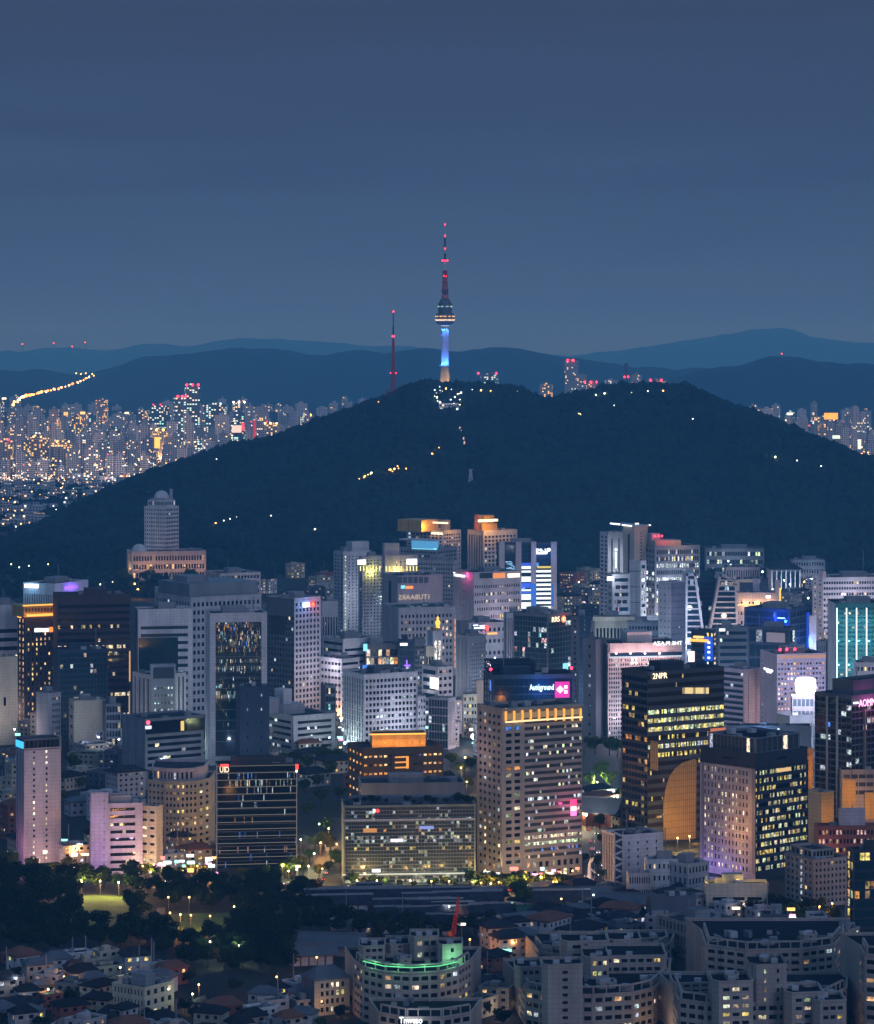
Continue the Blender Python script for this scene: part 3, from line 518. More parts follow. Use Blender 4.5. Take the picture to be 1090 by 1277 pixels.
# foot of the hill on the right
B('school_building', 'long flat school block with white lamps on the slope behind the lit tower', (878, 880, 953), 684, 716, 'slate', BLANK, G(22, 3, .8, .5, .2, 'gc', mg=(.02, .02, .02, .05)), th=3, dd=25, cat='school', cl=3)
B('school_building', 'lower pale arcade block in front of the long school block', (903, 905, 948), 707, 738, 'slate', BLANK, G(14, 2, .5, .6, .03, 'c'), th=3, dd=18, cat='school', cl=4, plant=False)
b = B('memorial_hall', 'hall with a wide hipped roof over tall white columns at the hill foot', (955, 962, 998), 710, 742, 'slate', None, G(6, 1, .82, .85, gl='b', lit=.0, rec=2), th=6, dd=20, cat='hall', fin=False, cl=0, plant=False)
def hip(b, poly, z, h, over, wall, name='roof'):
    c = sum((Vector((p[0], p[1], 0)) for p in poly), Vector())/len(poly); o = [c+(Vector((p[0], p[1], 0))-c)*(1+over) for p in poly]
    L0 = (o[0]+o[1])/2; L1 = (o[2]+o[3])/2; r0 = L0+(L1-L0)*.28; r1 = L0+(L1-L0)*.72
    if (o[1]-o[0]).length > (o[2]-o[1]).length: L0 = (o[1]+o[2])/2; L1 = (o[3]+o[0])/2; r0 = L0+(L1-L0)*.28; r1 = L0+(L1-L0)*.72; o = o[1:]+o[:1]
    f = lambda p, zz: (p.x-b.o.x, p.y-b.o.y, zz)
    v = [f(p, z) for p in o]+[f(r0, z+h), f(r1, z+h)]+[f(p, z-.6) for p in o]
    return mesh(name, v, [(0, 1, 4), (1, 2, 5, 4), (2, 3, 5), (3, 0, 4, 5), (0, 1, 7, 6), (1, 2, 8, 7), (2, 3, 9, 8), (3, 0, 6, 9), (6, 7, 8, 9)], W(wall), b.root)
hip(b, foot(955, 962, 998, 742, 6, 20)[0], b.z1+.5, 8, .18, 'tile')
for k in range(7): b.slab('column', 1, 962+k*5.8, 963.2+k*5.8, 711, 740, W('white'), 2.2, 1)
for x in (965, 985): b.wash(1, x, 736, cool, 5000, 9)
b.done()
B('apartment_block', 'dark apartment row on the slope with one green-white lamp, behind the white hotel slab', (985, 988, 1029), 698, 735, 'slate', G(1, 3, .3, .3), G(12, 4, .5, .5, .05), th=8, dd=22, cat='apartments', cl=4)
# --- mid right
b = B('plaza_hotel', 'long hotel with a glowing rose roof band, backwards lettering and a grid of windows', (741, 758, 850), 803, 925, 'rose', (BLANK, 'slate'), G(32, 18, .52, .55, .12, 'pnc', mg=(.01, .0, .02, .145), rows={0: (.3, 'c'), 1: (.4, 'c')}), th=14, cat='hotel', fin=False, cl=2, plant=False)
b.slab('roof_band', 1, 760, 850, 801.5, 813, W('rose'), .9); b.slab('lamp_strip', 1, 760, 850, 818, 819.2, E((.6, .8, 1), 1.0, 'AUTO'), 1.1); b.slab('glazing_band', 1, 761, 850, 813.5, 818, GL['b'], .4)
b.text(1, 814, 850, 799.5, 804, 'THE PLAZA', WH, True, 1.2); b.onroof(.28, .62, .1, .6, b.z1, 7, 'pink', 'plant_room')
for x in (772, 790, 808, 826): b.wash(1, x, 816, (1, .66, .66), 4200, 8, .6)
for x in (787, 792):
    for y in (820.5, 825.5): b.slab('bright_window', 1, x, x+2.5, y, y+2.8, E((1, .95, .85), 2.5), .3)
b.done()
B('office_tower', 'dark plain slab with one thin strip of lights beside the rose hotel', (727, 743, 757), 797, 925, 'slate', G(1, 10, .2, .3, .2, 'c'), G(1, 14, .14, .5, .35, 'y', mg=(.4, .4, .02, .3)), th=50, cat='tower', cl=2, plant=False)
b = B('bank_building', 'old pale building with a deep cornice and a row of tall columns', (740, 742, 796), 769, 846, 'sand', BLANK, G(12, 1, .55, .8, lit=0, mg=(.02, .02, .3, .13), rec=1.2), th=5, dd=30, cat='bank', fin=False, cl=4, ph=5)
b.slab('cornice', 1, 739, 797, 769, 774, W('cream'), 1.4); b.done()
B('office_block', 'flat blue-grey block behind the rose hotel roof', (782, 783, 822), 775, 850, 'steel', BLANK, G(10, 6, .6, .4, .02), th=4, dd=25, cl=4)
b = B('glass_tower', 'dark teal glass tower with a red ring sign at its upper corner', (640, 683, 713), 766, 890, 'slate', G(12, 18, .94, .86, .05, 'cct', gl='t', rows={3: (.25, 'cct'), 4: (.3, 'cp'), 5: (.35, 'c'), 6: (.2, 'p'), 2: (.2, 'c')}), G(8, 18, .94, .86, .04, 'c', gl='t'), th=52, cat='tower', fin=False, cl=5)
b.text(1, 687.5, 697, 769, 775.5, 'RRS', WHW); b.disc(1, 702.5, 772, 4.2, ORG, .5); b.disc(1, 702.5, 772, 2.6, E((1, .85, .7), 1.6), .9); b.disc(1, 702.5, 772, 1.3, ORG, 1.2); b.wash(1, 703, 772, (1, .12, .06), 2200, 5, .5)
b.slab('bright_window', 1, 702, 708, 827, 838, CYAN, .3); b.done()
B('office_tower', 'dark slab with one dotted column of lights right of the ring sign tower', (712, 722, 737), 768, 895, 'navy', (G(1, 18, .3, .4, .1, 'c'), 'slate'), G(3, 22, .2, .4, .0, 'c', cols={1: (.9, 'c')}, es=.5), th=40, cat='tower', cl=2)
B('office_tower', 'tower of thin vertical pale fins left of the teal glass tower', (628, 632, 655), 765, 870, 'pale', G(1, 1, .5, .95), G(9, 1, .5, .95, lit=0, gl='b', rec=.9), th=12, dd=25, cat='tower', cl=3)
b = B('office_block', 'dark blue block with a glowing blue corner and gold roof ring below the frame towers', (862, 890, 897), 786, 862, 'navy', G(10, 10, .85, .6, .12, 'cny', gl='k'), G(2, 12, .8, .5, .5, 'wn'), th=66, fin=False, cl=2, plant=False)
b.slab('blue_panel', 0, 879, 889, 794, 824, E((.0, .10, .9), .9, 'AUTO'), .5)
for y in (800, 806, 812, 819): b.slab('sign', 0, 883, 886, y, y+2.5, WH, .8)
b.slab('roof_ring', 0, 862, 884, 797, 800, GOLD, 3, 0); b.slab('roof_ring', 0, 866, 878, 793, 795.5, E((1, .62, .2), 1.6, 'AUTO'), 2, 0); b.slab('led_screen', 0, 859, 866, 812, 825, E((1, .85, .85), 2.2, 'AUTO'), 1); b.done()
b = B('office_block', 'dark slate block with one cool white sign near its roof', (893, 896, 933), 782, 885, 'slate', G(1, 8, .5, .4), G(1, 11, .95, .45, .04, 'c', sub=12, gl='b'), th=10, dd=30, fin=False, cl=3)
b.slab('sign', 1, 897, 904, 784, 787, WH, .8); b.done()
b = B('office_tower', 'blue glass tower with a blank rose end wall', (900, 928, 948), 835, 940, 'mauve', G(1, 14, .96, .55, .03, 'c', sub=8, gl='b'), (G(2, 1, .06, 1, lit=0), 'rose'), th=50, cat='tower', fin=False, cl=5)
b.wash(1, 940, 870, (1, .7, .7), 4500, 16, 2); b.wash(1, 942, 900, (1, .7, .7), 4500, 16, 2); b.done()
b = B('hotel_tower', 'rose hotel with many warm lit windows and a blank wall carrying a small sign', (948, 969, 1030), 816, 950, 'mauve', G(1, 22, .2, .4, .2, 'n', mg=(.0, .75, .02, .08)), G(15, 18, .55, .45, .42, 'ppn', mg=(.01, .02, .1, .07), rows={0: (.5, 'po')}, es=1.2), th=20, cat='hotel', fin=False, cl=4)
b.slab('sign', 0, 953, 964, 834, 836.5, WH); b.slab('sign', 0, 956, 962, 837, 839, WH); b.slab('roof_terrace', 1, 972, 1030, 817, 820.5, E((1, .5, .3), .45), .4)
for x in (955, 975, 1000): b.mast(.1+.3*(x-955)/45, .1, b.z1, 2.5, red=True)
b.done()
b = B('billboard_block', 'low glass block carrying a blinding white rounded billboard', (986, 988, 1016), 866, 960, 'pale', None, G(5, 6, .8, .6, .05, 'c', gl='c'), th=4, dd=16, fin=False, cl=0, plant=False)
A, d, n, w_, _, _ = b.faces[1]
v = []; t0, z0 = b.at(1, 991.5, 844); t1, zb_ = b.at(1, 1017.5, 866); cx_, cz_ = (t0+t1)/2, (z0+zb_)/2; hw, hh = (t1-t0)/2, (z0-zb_)/2
for dd in (1.5, .6):
    for q in range(32):
        a = q*6.2832/32; ca, sa = math.cos(a), math.sin(a); e_ = .46
        p = A+d*(cx_+hw*math.copysign(abs(ca)**e_, ca))+n*dd-b.o; v.append((p.x, p.y, cz_+hh*math.copysign(abs(sa)**e_, sa)))
mesh('led_screen', v, [tuple(range(32))]+[(i, (i+1) % 32, 32+(i+1) % 32, 32+i) for i in range(32)], E((1, .86, .84), 3.0, 'AUTO'), b.root)
b.slab('sign', 1, 987, 1005, 865.5, 868, WH, 1); b.wash(1, 1004, 855, (.8, .8, 1), 90000, 26, 3); b.slab('lamp_strip', 1, 989, 995, 889, 891, WH, .5); b.done()
B('curved_roof_hall', 'low hall with a pale curved blue roof below the white billboard', (968, 985, 1014), 893, 965, 'steel', BLANK, G(8, 2, .8, .5, .1, 'c', gl='c'), th=30, cat='hall', cl=0, plant=False, roof='steel')
# --- left side
b = B('office_tower', 'white finned block with blue-white and violet roof signs', (29, 68, 110), 728, 815, 'white', G(13, 1, .5, .86, lit=0, rec=.9, mg=(.02, .01, .02, .10)), G(12, 1, .5, .82, lit=0, rec=.9, mg=(.02, .02, .02, .16)), th=55, cat='tower', fin=False, cl=5)
b.slab('sign', 0, 31, 48, 728.5, 733, WH, .8); b.wash(0, 40, 729, (.2, .6, 1), 3500, 6); b.text(1, 80, 96, 730, 734.5, 'arigne', VIO, out=.8); b.slab('sign', 1, 80, 95, 731, 734, VIO, .5); b.wash(1, 88, 732, (.2, .1, 1), 6000, 6); b.done()
b = B('hotel_tower', 'dark tower with a glowing golden crown and scattered lantern-lit windows', (22, 31, 71), 768, 912, 'maroon', G(2, 18, .4, .6, .95, 'w', mg=(.05, .05, .02, .02), es=.9), G(7, 20, .34, .55, .34, 'wwy', mg=(.05, .04, .04, .1), es=1.2), th=22, cat='hotel', fin=False, cl=3, plant=False)
b.slab('crown', 1, 29, 70, 755, 769, W('gold'), .6, -20); [b.slab('crown_slot', 1, 31+k*3.9, 33.4+k*3.9, 758, 763, W('bronze'), .9) for k in range(10)]; b.slab('crown_rail', 1, 33, 68, 765.5, 768, GOLD, 1.2); b.slab('crown_rail', 1, 28, 71, 753.5, 755, GOLD, 1.5, .5); b.slab('sign', 1, 43, 52, 783.5, 788, WH, .6); b.slab('sign', 1, 53, 60, 783.5, 788, WH, .6); b.slab('sign', 1, 61, 67, 782, 788, ORG, .6)
for x in (34, 42, 50, 58, 66): b.wash(1, x, 767, gold_l, 330, 3, .5)
b.slab('lantern', 0, 23, 27, 765, 770, GOLD, 1); b.done()
B('office_tower', 'big dark maroon slab tower with two storeys of scattered lights', (66, 71, 163), 742, 918, 'maroon', BLANK, G(1, 19, .97, .5, .02, 'n', sub=34, rows={3: (.45, 'ny'), 6: (.55, 'n'), 7: (.06, 'c'), 13: (.6, 'n')}, mg=(.0, .0, .02, .06)), th=6, dd=36, cat='tower', cl=5, par=2.5, pw='maroon', fin=False)
b = BS['big dark maroon slab tower with two storeys of scattered lights']; b.slab('warm_strip', 1, 161, 162.5, 812, 850, E((1, .5, .15), .9), .4); b.slab('warm_strip', 1, 160.5, 162, 862, 900, E((.9, .75, .55), .5), .4); b.done()
B('glass_tower', 'dark blue-green glass tower with square panes, in front of the maroon slab', (67, 73, 135), 811, 925, 'navy', BLANK, G(14, 16, .8, .7, .1, 'cn', gl='t', es=.5), th=8, dd=26, cat='tower', cl=6, pw='navy')
B('office_block', 'white block with dark ribbon windows at the left edge of the city', (-20, -12, 24), 755, 905, 'white', None, G(1, 11, .9, .45, .03, sub=10, gl='k', mg=(.1, .02, .02, .18)), th=12, dd=40, cl=4)
B('office_block', 'cream wall block in front of the ribbon windowed white block', (-16, -10, 22), 820, 930, 'cream', None, (G(1, 1, .1, .1), 'cream'), th=14, dd=26, cl=3, plant=False)
b = B('office_tower', 'pale office tower with a dark glazed field and a lower notch of white ribs', (168, 172, 240), 760, 915, 'white', BLANK, G(1, 14, .93, .42, .06, 'tcn', sub=18, gl='t', rows={0: (0, 'c'), 3: (.2, 't'), 5: (.2, 'n'), 7: (.2, 'c')}, mg=(.02, .05, .02, .12)), th=6, dd=34, cat='tower', fin=False, cl=5)
b.slab('glazed_bay', 1, 173, 222, 795, 838, GL['t'], .3); b.done()
b = B('office_tower', 'large pale office block with a grey louvred roof storey and square windows', (193, 238, 326), 745, 892, 'pale', G(12, 16, .5, .5, .03, 'nc'), G(16, 14, .55, .5, .04, 'nc', mg=(.02, .02, .02, .03)), th=28, cat='tower', fin=False, cl=6, plant=False)
b.onroof(.0, .97, .04, .9, b.z1, 9, 'steel', 'louvre_storey'); b.onroof(.1, .4, .3, .7, b.z1+9, 4, 'grey')
b.done()
b = B('office_block', 'white block behind with one bright cyan end bay', (193, 199, 238), 733, 840, 'white', G(2, 6, .6, .5, .7, 'tc'), G(9, 8, .5, .45, .05, 'c'), th=14, dd=30, cl=4)
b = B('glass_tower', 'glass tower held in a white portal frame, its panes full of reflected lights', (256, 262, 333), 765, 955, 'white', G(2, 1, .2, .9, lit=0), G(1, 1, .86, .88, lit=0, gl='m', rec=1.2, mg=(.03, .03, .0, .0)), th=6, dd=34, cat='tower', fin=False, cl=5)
A, d, n, w_, _, _ = b.faces[1]
rg = random.Random(9)
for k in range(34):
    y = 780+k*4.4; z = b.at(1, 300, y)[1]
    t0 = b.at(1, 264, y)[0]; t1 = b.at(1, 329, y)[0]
    p_ = .20 if k < 9 else .04  # upper panes glow in mixed colours to paint reflected lights
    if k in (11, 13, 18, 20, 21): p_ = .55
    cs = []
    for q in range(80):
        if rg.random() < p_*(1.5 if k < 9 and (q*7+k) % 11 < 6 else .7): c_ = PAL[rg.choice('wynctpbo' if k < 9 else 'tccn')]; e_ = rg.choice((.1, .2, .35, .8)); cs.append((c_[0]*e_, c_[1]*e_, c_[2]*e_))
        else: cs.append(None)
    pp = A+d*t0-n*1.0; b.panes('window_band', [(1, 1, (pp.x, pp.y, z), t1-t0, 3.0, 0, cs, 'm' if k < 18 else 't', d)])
for k in range(0, 34, 3): b.slab('mullion', 1, 264, 329, 779+k*4.4, 779.6+k*4.4, W('steel'), -.9, -1.3)
b.done()
B('office_block', 'plain dark blue podium wall at the foot of the white framed glass tower', (294, 299, 336), 856, 965, 'navy', G(1, 1, .1, .1, 0), G(2, 6, .1, .2, .1, 'c'), th=12, dd=26, cl=3, plant=False)
b = B('office_tower', 'square windowed tower, dark on one side, with a red ball and white box sign', (333, 367, 400), 746, 905, 'pale', (G(9, 20, .62, .58, .05, 'nc', mg=(.02, .02, .02, .14)), 'slate'), G(7, 21, .55, .55, .04, 'nc'), th=44, cat='tower', fin=False, cl=5)  # left face takes darker slate, its shade put into the wall colour
b.slab('sign', 1, 377.5, 385.5, 751.5, 757, WH, .8); b.disc(1, 389, 753.5, 3.4, REDS, .9); b.disc(1, 389, 753.5, 1.9, ORG, 1.3); b.wash(1, 380, 754, (.1, .35, 1), 2600, 5); b.wash(1, 390, 754, (1, .08, .1), 1200, 4)
b.slab('machine_loggia', 0, 338, 356, 768, 790, W('dark'), .3); b.done()
B('office_block', 'pale finned block standing behind the red ball sign tower', (398, 401, 422), 750, 872, 'pale', G(1, 1, .3, .9), G(6, 1, .5, .86, lit=0, rec=.8, mg=(.02, .02, .02, .1)), th=12, dd=30, cl=4)
b = B('bank_tower', 'pale finned tower with a taller centre bay topped by dark grilles', (165, 188, 232), 842, 925, 'white', G(4, 1, .4, .93, lit=0, rec=.8), G(4, 1, .35, .93, lit=0, rec=.8, mg=(.5, .02, .02, .02)), th=30, cat='tower', fin=False, cl=3, plant=False)
poly, Y = foot(187, 189, 219, 929, 6, 14); k = Y/F
b.tier(poly, 0, H-(830-HY)*k, (None, G(6, 8, .3, .3, .55, 'cc', mg=(.08, .08, .02, .24), es=1.3)), 'white'); b.slab('roof_grille', 5, 191, 217, 832, 846, W('slate'), .2); b.done()
B('office_block', 'narrow blue-white block with a dark stripe of windows', (45, 60, 76), 865, 936, 'pale', BLANK, G(4, 9, .6, .45, .06, 'n', mg=(.3, .05, .02, .05)), th=40, cl=4)
B('office_block', 'beige blank walled block with fine panel joints, left of a dark window grid', (86, 92, 132), 874, 940, 'sand', G(1, 5, .5, .3), G(1, 1, .02, .02, 0), th=14, dd=30, cl=4)
B('office_block', 'dark block with a grid of square windows beside the beige blank wall', (128, 132, 151), 878, 942, 'slate', BLANK, G(5, 6, .75, .7, .05, 'n'), th=8, dd=24, cl=3)
b = B('office_block', 'dark modern block with a red and white emblem on its glass top storey', (152, 181, 254), 897, 985, 'steel', (G(2, 8, .12, .5, .8, 'n', mg=(.0, .85, .3, .1)), 'grey'), G(1, 8, .95, .5, .14, 'ncc', sub=14, rows={0: (0, 'c')}, mg=(.02, .02, .02, .24)), th=28, fin=False, cl=3, plant=False)
b.slab('glazed_storey', 1, 182, 254, 897.5, 913, GL['k'], .4); b.disc(1, 184, 901, 2.6, E((1, .1, .2), 2.4, 'AUTO'), 1); b.slab('sign', 1, 181, 188, 905, 909, E((.6, .65, 1), 1.6, 'AUTO'), 1); b.slab('bright_window', 1, 225, 229, 899, 911, E((1, .75, .2), .9), .6); b.done()
b = B('bank_block', 'long low block of white and dark bands wrapping a corner', (310, 366, 418), 893, 942, 'pale', G(1, 5, .92, .45, .06, 'c', sub=14, mg=(.04, .02, .1, .1)), G(1, 5, .94, .45, .06, 'c', sub=14, mg=(.08, .06, .1, .1)), th=32, fin=False, cl=6, plant=False)
b.onroof(.1, .6, .3, .8, b.z1-1, 6, 'pale', 'penthouse'); b.onroof(.2, .4, .4, .6, b.z1+5, 9, 'white', 'stair_tower'); b.onroof(-.2, .1, .4, .8, b.z1-1, 10, 'pale', 'penthouse'); b.done()
B('office_block', 'white banded block with dark ribbon windows and a flat overhanging top', (402, 428, 470), 797, 880, 'white', G(1, 9, .95, .4, .03, sub=10), G(1, 9, .95, .4, .03, 'c', sub=12, mg=(.02, .02, .02, .12)), th=34, cl=5)
B('office_block', 'pale banded block stepping down in front of the white banded one', (399, 426, 448), 822, 905, 'white', G(6, 9, .75, .4, .08, 'cn'), G(1, 10, .96, .4, .04, 'c', sub=10), th=40, cl=5)
B('office_block', 'dark glass stair block tucked below the banded blocks', (400, 406, 419), 855, 918, 'slate', BLANK, G(4, 6, .8, .7, .15, 'nt'), th=20, cl=1, plant=False)
b = B('glass_block', 'small glass block with warm lit rooms behind square panes', (452, 456, 497), 803, 880, 'slate', BLANK, G(8, 5, .86, .8, .5, 'nwco', mg=(.02, .02, .25, .08), es=1.1), th=8, dd=20, fin=False, cl=4)
b.slab('led_screen', 1, 453, 458, 803, 812, CYAN, .5); b.slab('led_screen', 1, 452, 463, 829, 836, E((.02, .2, .9), 1.0, 'AUTO'), .6); b.done()
b = B('glass_block', 'dark blue glass block with a violet neon figure and a white corner lamp strip', (496, 498, 516), 799, 882, 'navy', BLANK, G(5, 9, .9, .8, .06, 'bc', gl='b'), th=5, dd=24, fin=False, cl=4, pw='navy')
b.slab('sign', 1, 499, 508, 802, 805, WH, .6); b.slab('neon_sign', 1, 506.5, 508, 823, 833, VIO, .6); b.slab('neon_sign', 1, 504, 512, 829, 830.5, VIO, .6); b.done()
B('office_block', 'narrow dark block with two bright columns of windows left of the church tower', (515, 517, 530), 796, 880, 'slate', BLANK, G(4, 10, .6, .5, .4, 'ncw', mg=(.05, .05, .15, .1)), th=8, dd=20, cl=2, plant=False)
# church: white bell tower with tall arches and a golden figure
b = B('church', 'white church tower with tall arched slits and a small golden lit figure on top', (533, 540, 552), 787, 872, 'white', BLANK, BLANK, th=24, cat='church', fin=False, cl=0, plant=False)
A, d, n, w_, _, _ = b.faces[1]
for x in (543.3, 548.3):
    t0, z0 = b.at(1, x-1.5, 830); t1, z1 = b.at(1, x+1.5, 801); r = (t1-t0)/2; c_ = (t0+t1)/2
    pts = [(t0, z0), (t1, z0)]+[(c_+r*math.cos(a), z1+r*1.6*math.sin(a)) for a in np.linspace(0, math.pi, 9)]
    mesh('arched_slit', [tuple(A+d*t+n*.25-b.o+Vector((0, 0, z))) for t, z in pts], [tuple(range(len(pts)))], GL['k'], b.root)
b.onroof(.3, .7, .3, .7, b.z1-1, 3, 'gold', 'pedestal')
p = A+d*(w_*.5)-b.o; mesh('golden_figure', *(lambda h: ([(p.x+r*math.cos(a), p.y+5+r*math.sin(a), b.z1+z) for r, z in ((1.7, 1.5), (1.2, 3), (1.9, 5.5), (1.3, 7), (.5, 7.6), (.9, 8.3), (.8, 9.3), (.1, 10)) for a in np.linspace(0, 5.5, 8)], [(i*8+j, i*8+(j+1) % 8, (i+1)*8+(j+1) % 8, (i+1)*8+j) for i in range(7) for j in range(8)]))(1), E((1, .62, .08), 1.5, 'AUTO'), b.root)
b.done()
b = B('church_wing', 'lower white wing with three arched openings beside the church tower', (529, 531, 542), 806, 880, 'cream', BLANK, BLANK, th=10, dd=14, cat='church', fin=False, cl=0, plant=False)
for x in (532.5, 535.8, 539): b.slab('arched_slit', 1, x-1, x+1, 819, 832, GL['k'], .2)
b.done()
b = B('office_block', 'white office with a blue glass corner and a blank white screen', (526, 546, 565), 832, 895, 'white', (G(1, 6, .9, .55, .02, gl='b', mg=(.02, .1, .02, .04)), 'white'), G(3, 7, .6, .45, .1, 'np'), th=36, fin=False, cl=4)
b.slab('led_screen', 0, 537, 547, 845, 859, E((1, .93, .90), 1.7, 'AUTO'), .6); b.wash(0, 536, 854, cool, 1600, 6); b.done()
B('glass_block', 'dark glass cube with a green roof and a pale ribbed side', (534, 559, 568), 871, 935, 'pale', G(7, 6, .92, .85, .02, 'c', gl='t'), G(5, 1, .5, .9, gl='b', rec=.6), th=62, cl=3, plant=False, roof='roofgreen')
B('shop_block', 'small cream walk-up with lit square windows behind the big stone tower', (576, 578, 595), 866, 920, 'cream', BLANK, G(5, 6, .6, .5, .3, 'yw'), th=8, dd=14, cl=2)
B('shop_block', 'plain beige stair block next to the cream walk-up', (593, 594, 604), 848, 912, 'sand', BLANK, G(1, 1, .2, .1), th=6, dd=12, cl=1, plant=False)
B('office_block', 'pale office tower with a regular grid of deep square windows', (428, 454, 521), 841, 945, 'white', G(8, 14, .42, .86, .05, 'c', mg=(.03, .03, .02, .06)), G(14, 13, .64, .54, .06, 'cc', rows={3: (.15, 'c'), 6: (.35, 'c')}, mg=(.02, .02, .02, .05), es=.8), th=26, cl=7, pw='slate')
B('shop_block', 'slim pinkish block with bright bulbs on its edge beside the grid office', (519, 521, 531), 868, 942, 'pale', BLANK, G(3, 9, .5, .45, .15, 'cp'), th=8, dd=16, cl=2, plant=False)
# --- the near row
b = B('office_tower', 'slim rose tower with two columns of windows and a blue sign on its dark top', (20, 30, 76), 934, 1078, 'pink', (G(3, 1, .3, .95, lit=0), 'pale'), G(2, 20, .15, .42, .55, 'n', mg=(.10, .22, .02, .01), es=1.8), th=18, cat='tower', fin=False, cl=0, plant=False)
poly, Y = foot(20.5, 30, 75, 1078, 18); k = Y/F; b.tier(poly, H-(934-HY)*k-.9, H-(922-HY)*k, (G(3, 1, .9, .8, gl='b'), G(8, 1, .94, .75, .02, gl='k')), 'slate', par=1.0)
b.slab('sign', 0, 21, 29.5, 924, 932, E((.05, .45, 1), 1.6, 'AUTO'), .6); b.wash(1, 50, 1068, (1, .6, .45), 2600, 9); b.wash(1, 40, 1000, (1, .72, .75), 4000, 28, 3); b.done()
b = B('office_block', 'mauve lit slab and banded office with a stair tower at its left end', (112, 114, 178), 1003, 1092, 'mauve', None, G(1, 9, .62, .42, .05, 'n', sub=8, mg=(.22, .0, .02, .03)), th=5, dd=26, fin=False, cl=6)
poly, Y = foot(112.5, 114, 135, 1094, 5, 22); k = Y/F; b.tier(poly, 0, H-(989-HY)*k, (None, G(1, 10, .1, .35, .05, mg=(.6, .1, .02, .05))), 'mauve')
for y in (1060, 1020, 1085): b.wash(1, 122, y, (.80, .45, 1), 1100, 13, 1)
for x in (150, 168): b.wash(1, x, 1050, (.9, .6, 1), 1300, 14, 1)
b.done()
b = B('office_block', 'cream end block with pairs of dark windows, right of the mauve slab', (175, 195, 203), 1006, 1090, 'cream', G(2, 8, .6, .32, .1, 'n'), (G(1, 1, .1, .1), 'cream'), th=58, fin=False, cl=2, plant=False)
b.wash(0, 186, 1080, (1, .7, .35), 4500, 9); b.done()
# beige classical block, with a bowed front
Y = row(1064); k = Y/F; X = lambda x: (x-CX)*k
pts = [(X(178), Y+24), (X(182), Y+8), (X(205), Y+2), (X(225), Y), (X(246), Y+4), (X(260), Y+14), (X(261), Y+40), (X(178), Y+44)]
b = Bld('classical_block', 'beige apartment hotel with a bowed front, cornices and warm lit windows', 'apartments', (X(220), Y), 311)
gg = [G(max(1, int(q)), 11, .5, .5, .14, 'wny', rows={4: (.5, 'y'), 6: (.45, 'w')}) for q in (2, 4, 4, 4, 2)]
z1 = H-(975-HY)*k; b.tier(pts, 0, z1, gg, 'sand'); c_ = sum((Vector((*p, 0)) for p in pts), Vector())/8; up = [tuple((c_+(Vector((*p, 0))-c_)*.82).xy) for p in pts]
b.tier(up, z1-1, z1+6, (None, G(4, 1, .5, .5, .3, 'w'), G(4, 1, .5, .5), G(3, 1, .5, .5)), 'rose'); b.done()
for z in (.2, .5, .85):
    r2 = [tuple((c_+(Vector((*p, 0))-c_)*1.02).xy) for p in pts]; m = len(pts)
    mesh('cornice', [(p[0]-b.o.x, p[1]-b.o.y, z1*z+h) for h in (0, .8) for p in r2], [(i, (i+1) % m, m+(i+1) % m, m+i) for i in range(m)]+[tuple(range(m)), tuple(range(m, 2*m))], W('sand'), b.root)
lamp((X(190), Y-14, 8), warm, 1500, 1); lamp((X(262), Y-8, 14), warm, 2000, 1)
b = B('glass_office', 'black glass office with thin glowing lines between storeys and red corner signs', (269, 271, 370), 953, 1092, 'dark', G(1, 1, .2, .9), G(1, 14, 1, .86, .02, 'ccb', sub=110, es=.55, rows={0: (0, 'c'), 1: (.10, 'ccb'), 2: (.14, 'gwc'), 3: (.06, 'c'), 4: (.05, 'cb'), 5: (.08, 'c'), 7: (.06, 'ow'), 11: (.08, 'pc'), 12: (.03, 'b')}, mg=(0, 0, .06, .01), rec=.3), th=4, dd=30, fin=False, cl=5, pw='dark')
for k_ in range(15): b.slab('light_line', 1, 270.5, 370, 954.5+k_*8.75, 955.0+k_*8.75, E((.75, .72, .62), .20), .5)
b.slab('light_line', 1, 270, 270.8, 953, 1085, E((.55, .65, .8), .2), .6); b.slab('light_line', 1, 369.5, 370.3, 953, 1085, E((.75, .6, .5), .2), .6)
b.onroof(.18, .86, .1, .5, b.z1-1, 4, 'dark'); b.text(1, 274, 285.5, 956, 963, 'UID', WHW, out=.8); b.slab('sign', 1, 275, 285, 953, 956, REDS, .8); b.slab('sign', 1, 368.5, 372, 953, 959, REDS, 1); b.slab('sign', 1, 368.5, 371, 960, 963, WHW, 1); b.wash(1, 280, 953, (1, .05, .08), 700, 3, .3); b.done()
# golden palace-like hotel
b = B('heritage_hotel', 'dark stepped hotel with golden lit windows under a golden glowing upper hall', (434, 452, 553), 934, 1018, 'bronze', G(4, 7, .5, .3, .92, 'wo', es=1.1), G(16, 5, .62, .24, .9, 'wo', cols={6: (0, 'w'), 7: (0, 'w'), 8: (0, 'w'), 9: (0, 'w'), 10: (0, 'w'), 11: (0, 'w'), 5: (.2, 'w')}, mg=(.01, .01, .3, .06), es=1.2), th=16, cat='hotel', fin=False, cl=3, plant=False)
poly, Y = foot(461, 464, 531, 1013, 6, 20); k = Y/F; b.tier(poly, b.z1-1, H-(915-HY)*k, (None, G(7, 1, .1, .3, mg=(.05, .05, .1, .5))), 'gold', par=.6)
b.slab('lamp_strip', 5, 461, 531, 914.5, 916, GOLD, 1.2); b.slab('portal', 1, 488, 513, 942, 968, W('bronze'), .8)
for y in (943, 949.5, 956, 964.5): b.slab('lamp_strip', 1, 492, 508 if y < 960 else 500, y, y+1.6, E((1, .40, .06), 1.1, 'AUTO'), 1.2)
b.slab('lamp_strip', 1, 506, 509, 943, 958, E((1, .40, .06), 1.1, 'AUTO'), 1.2)
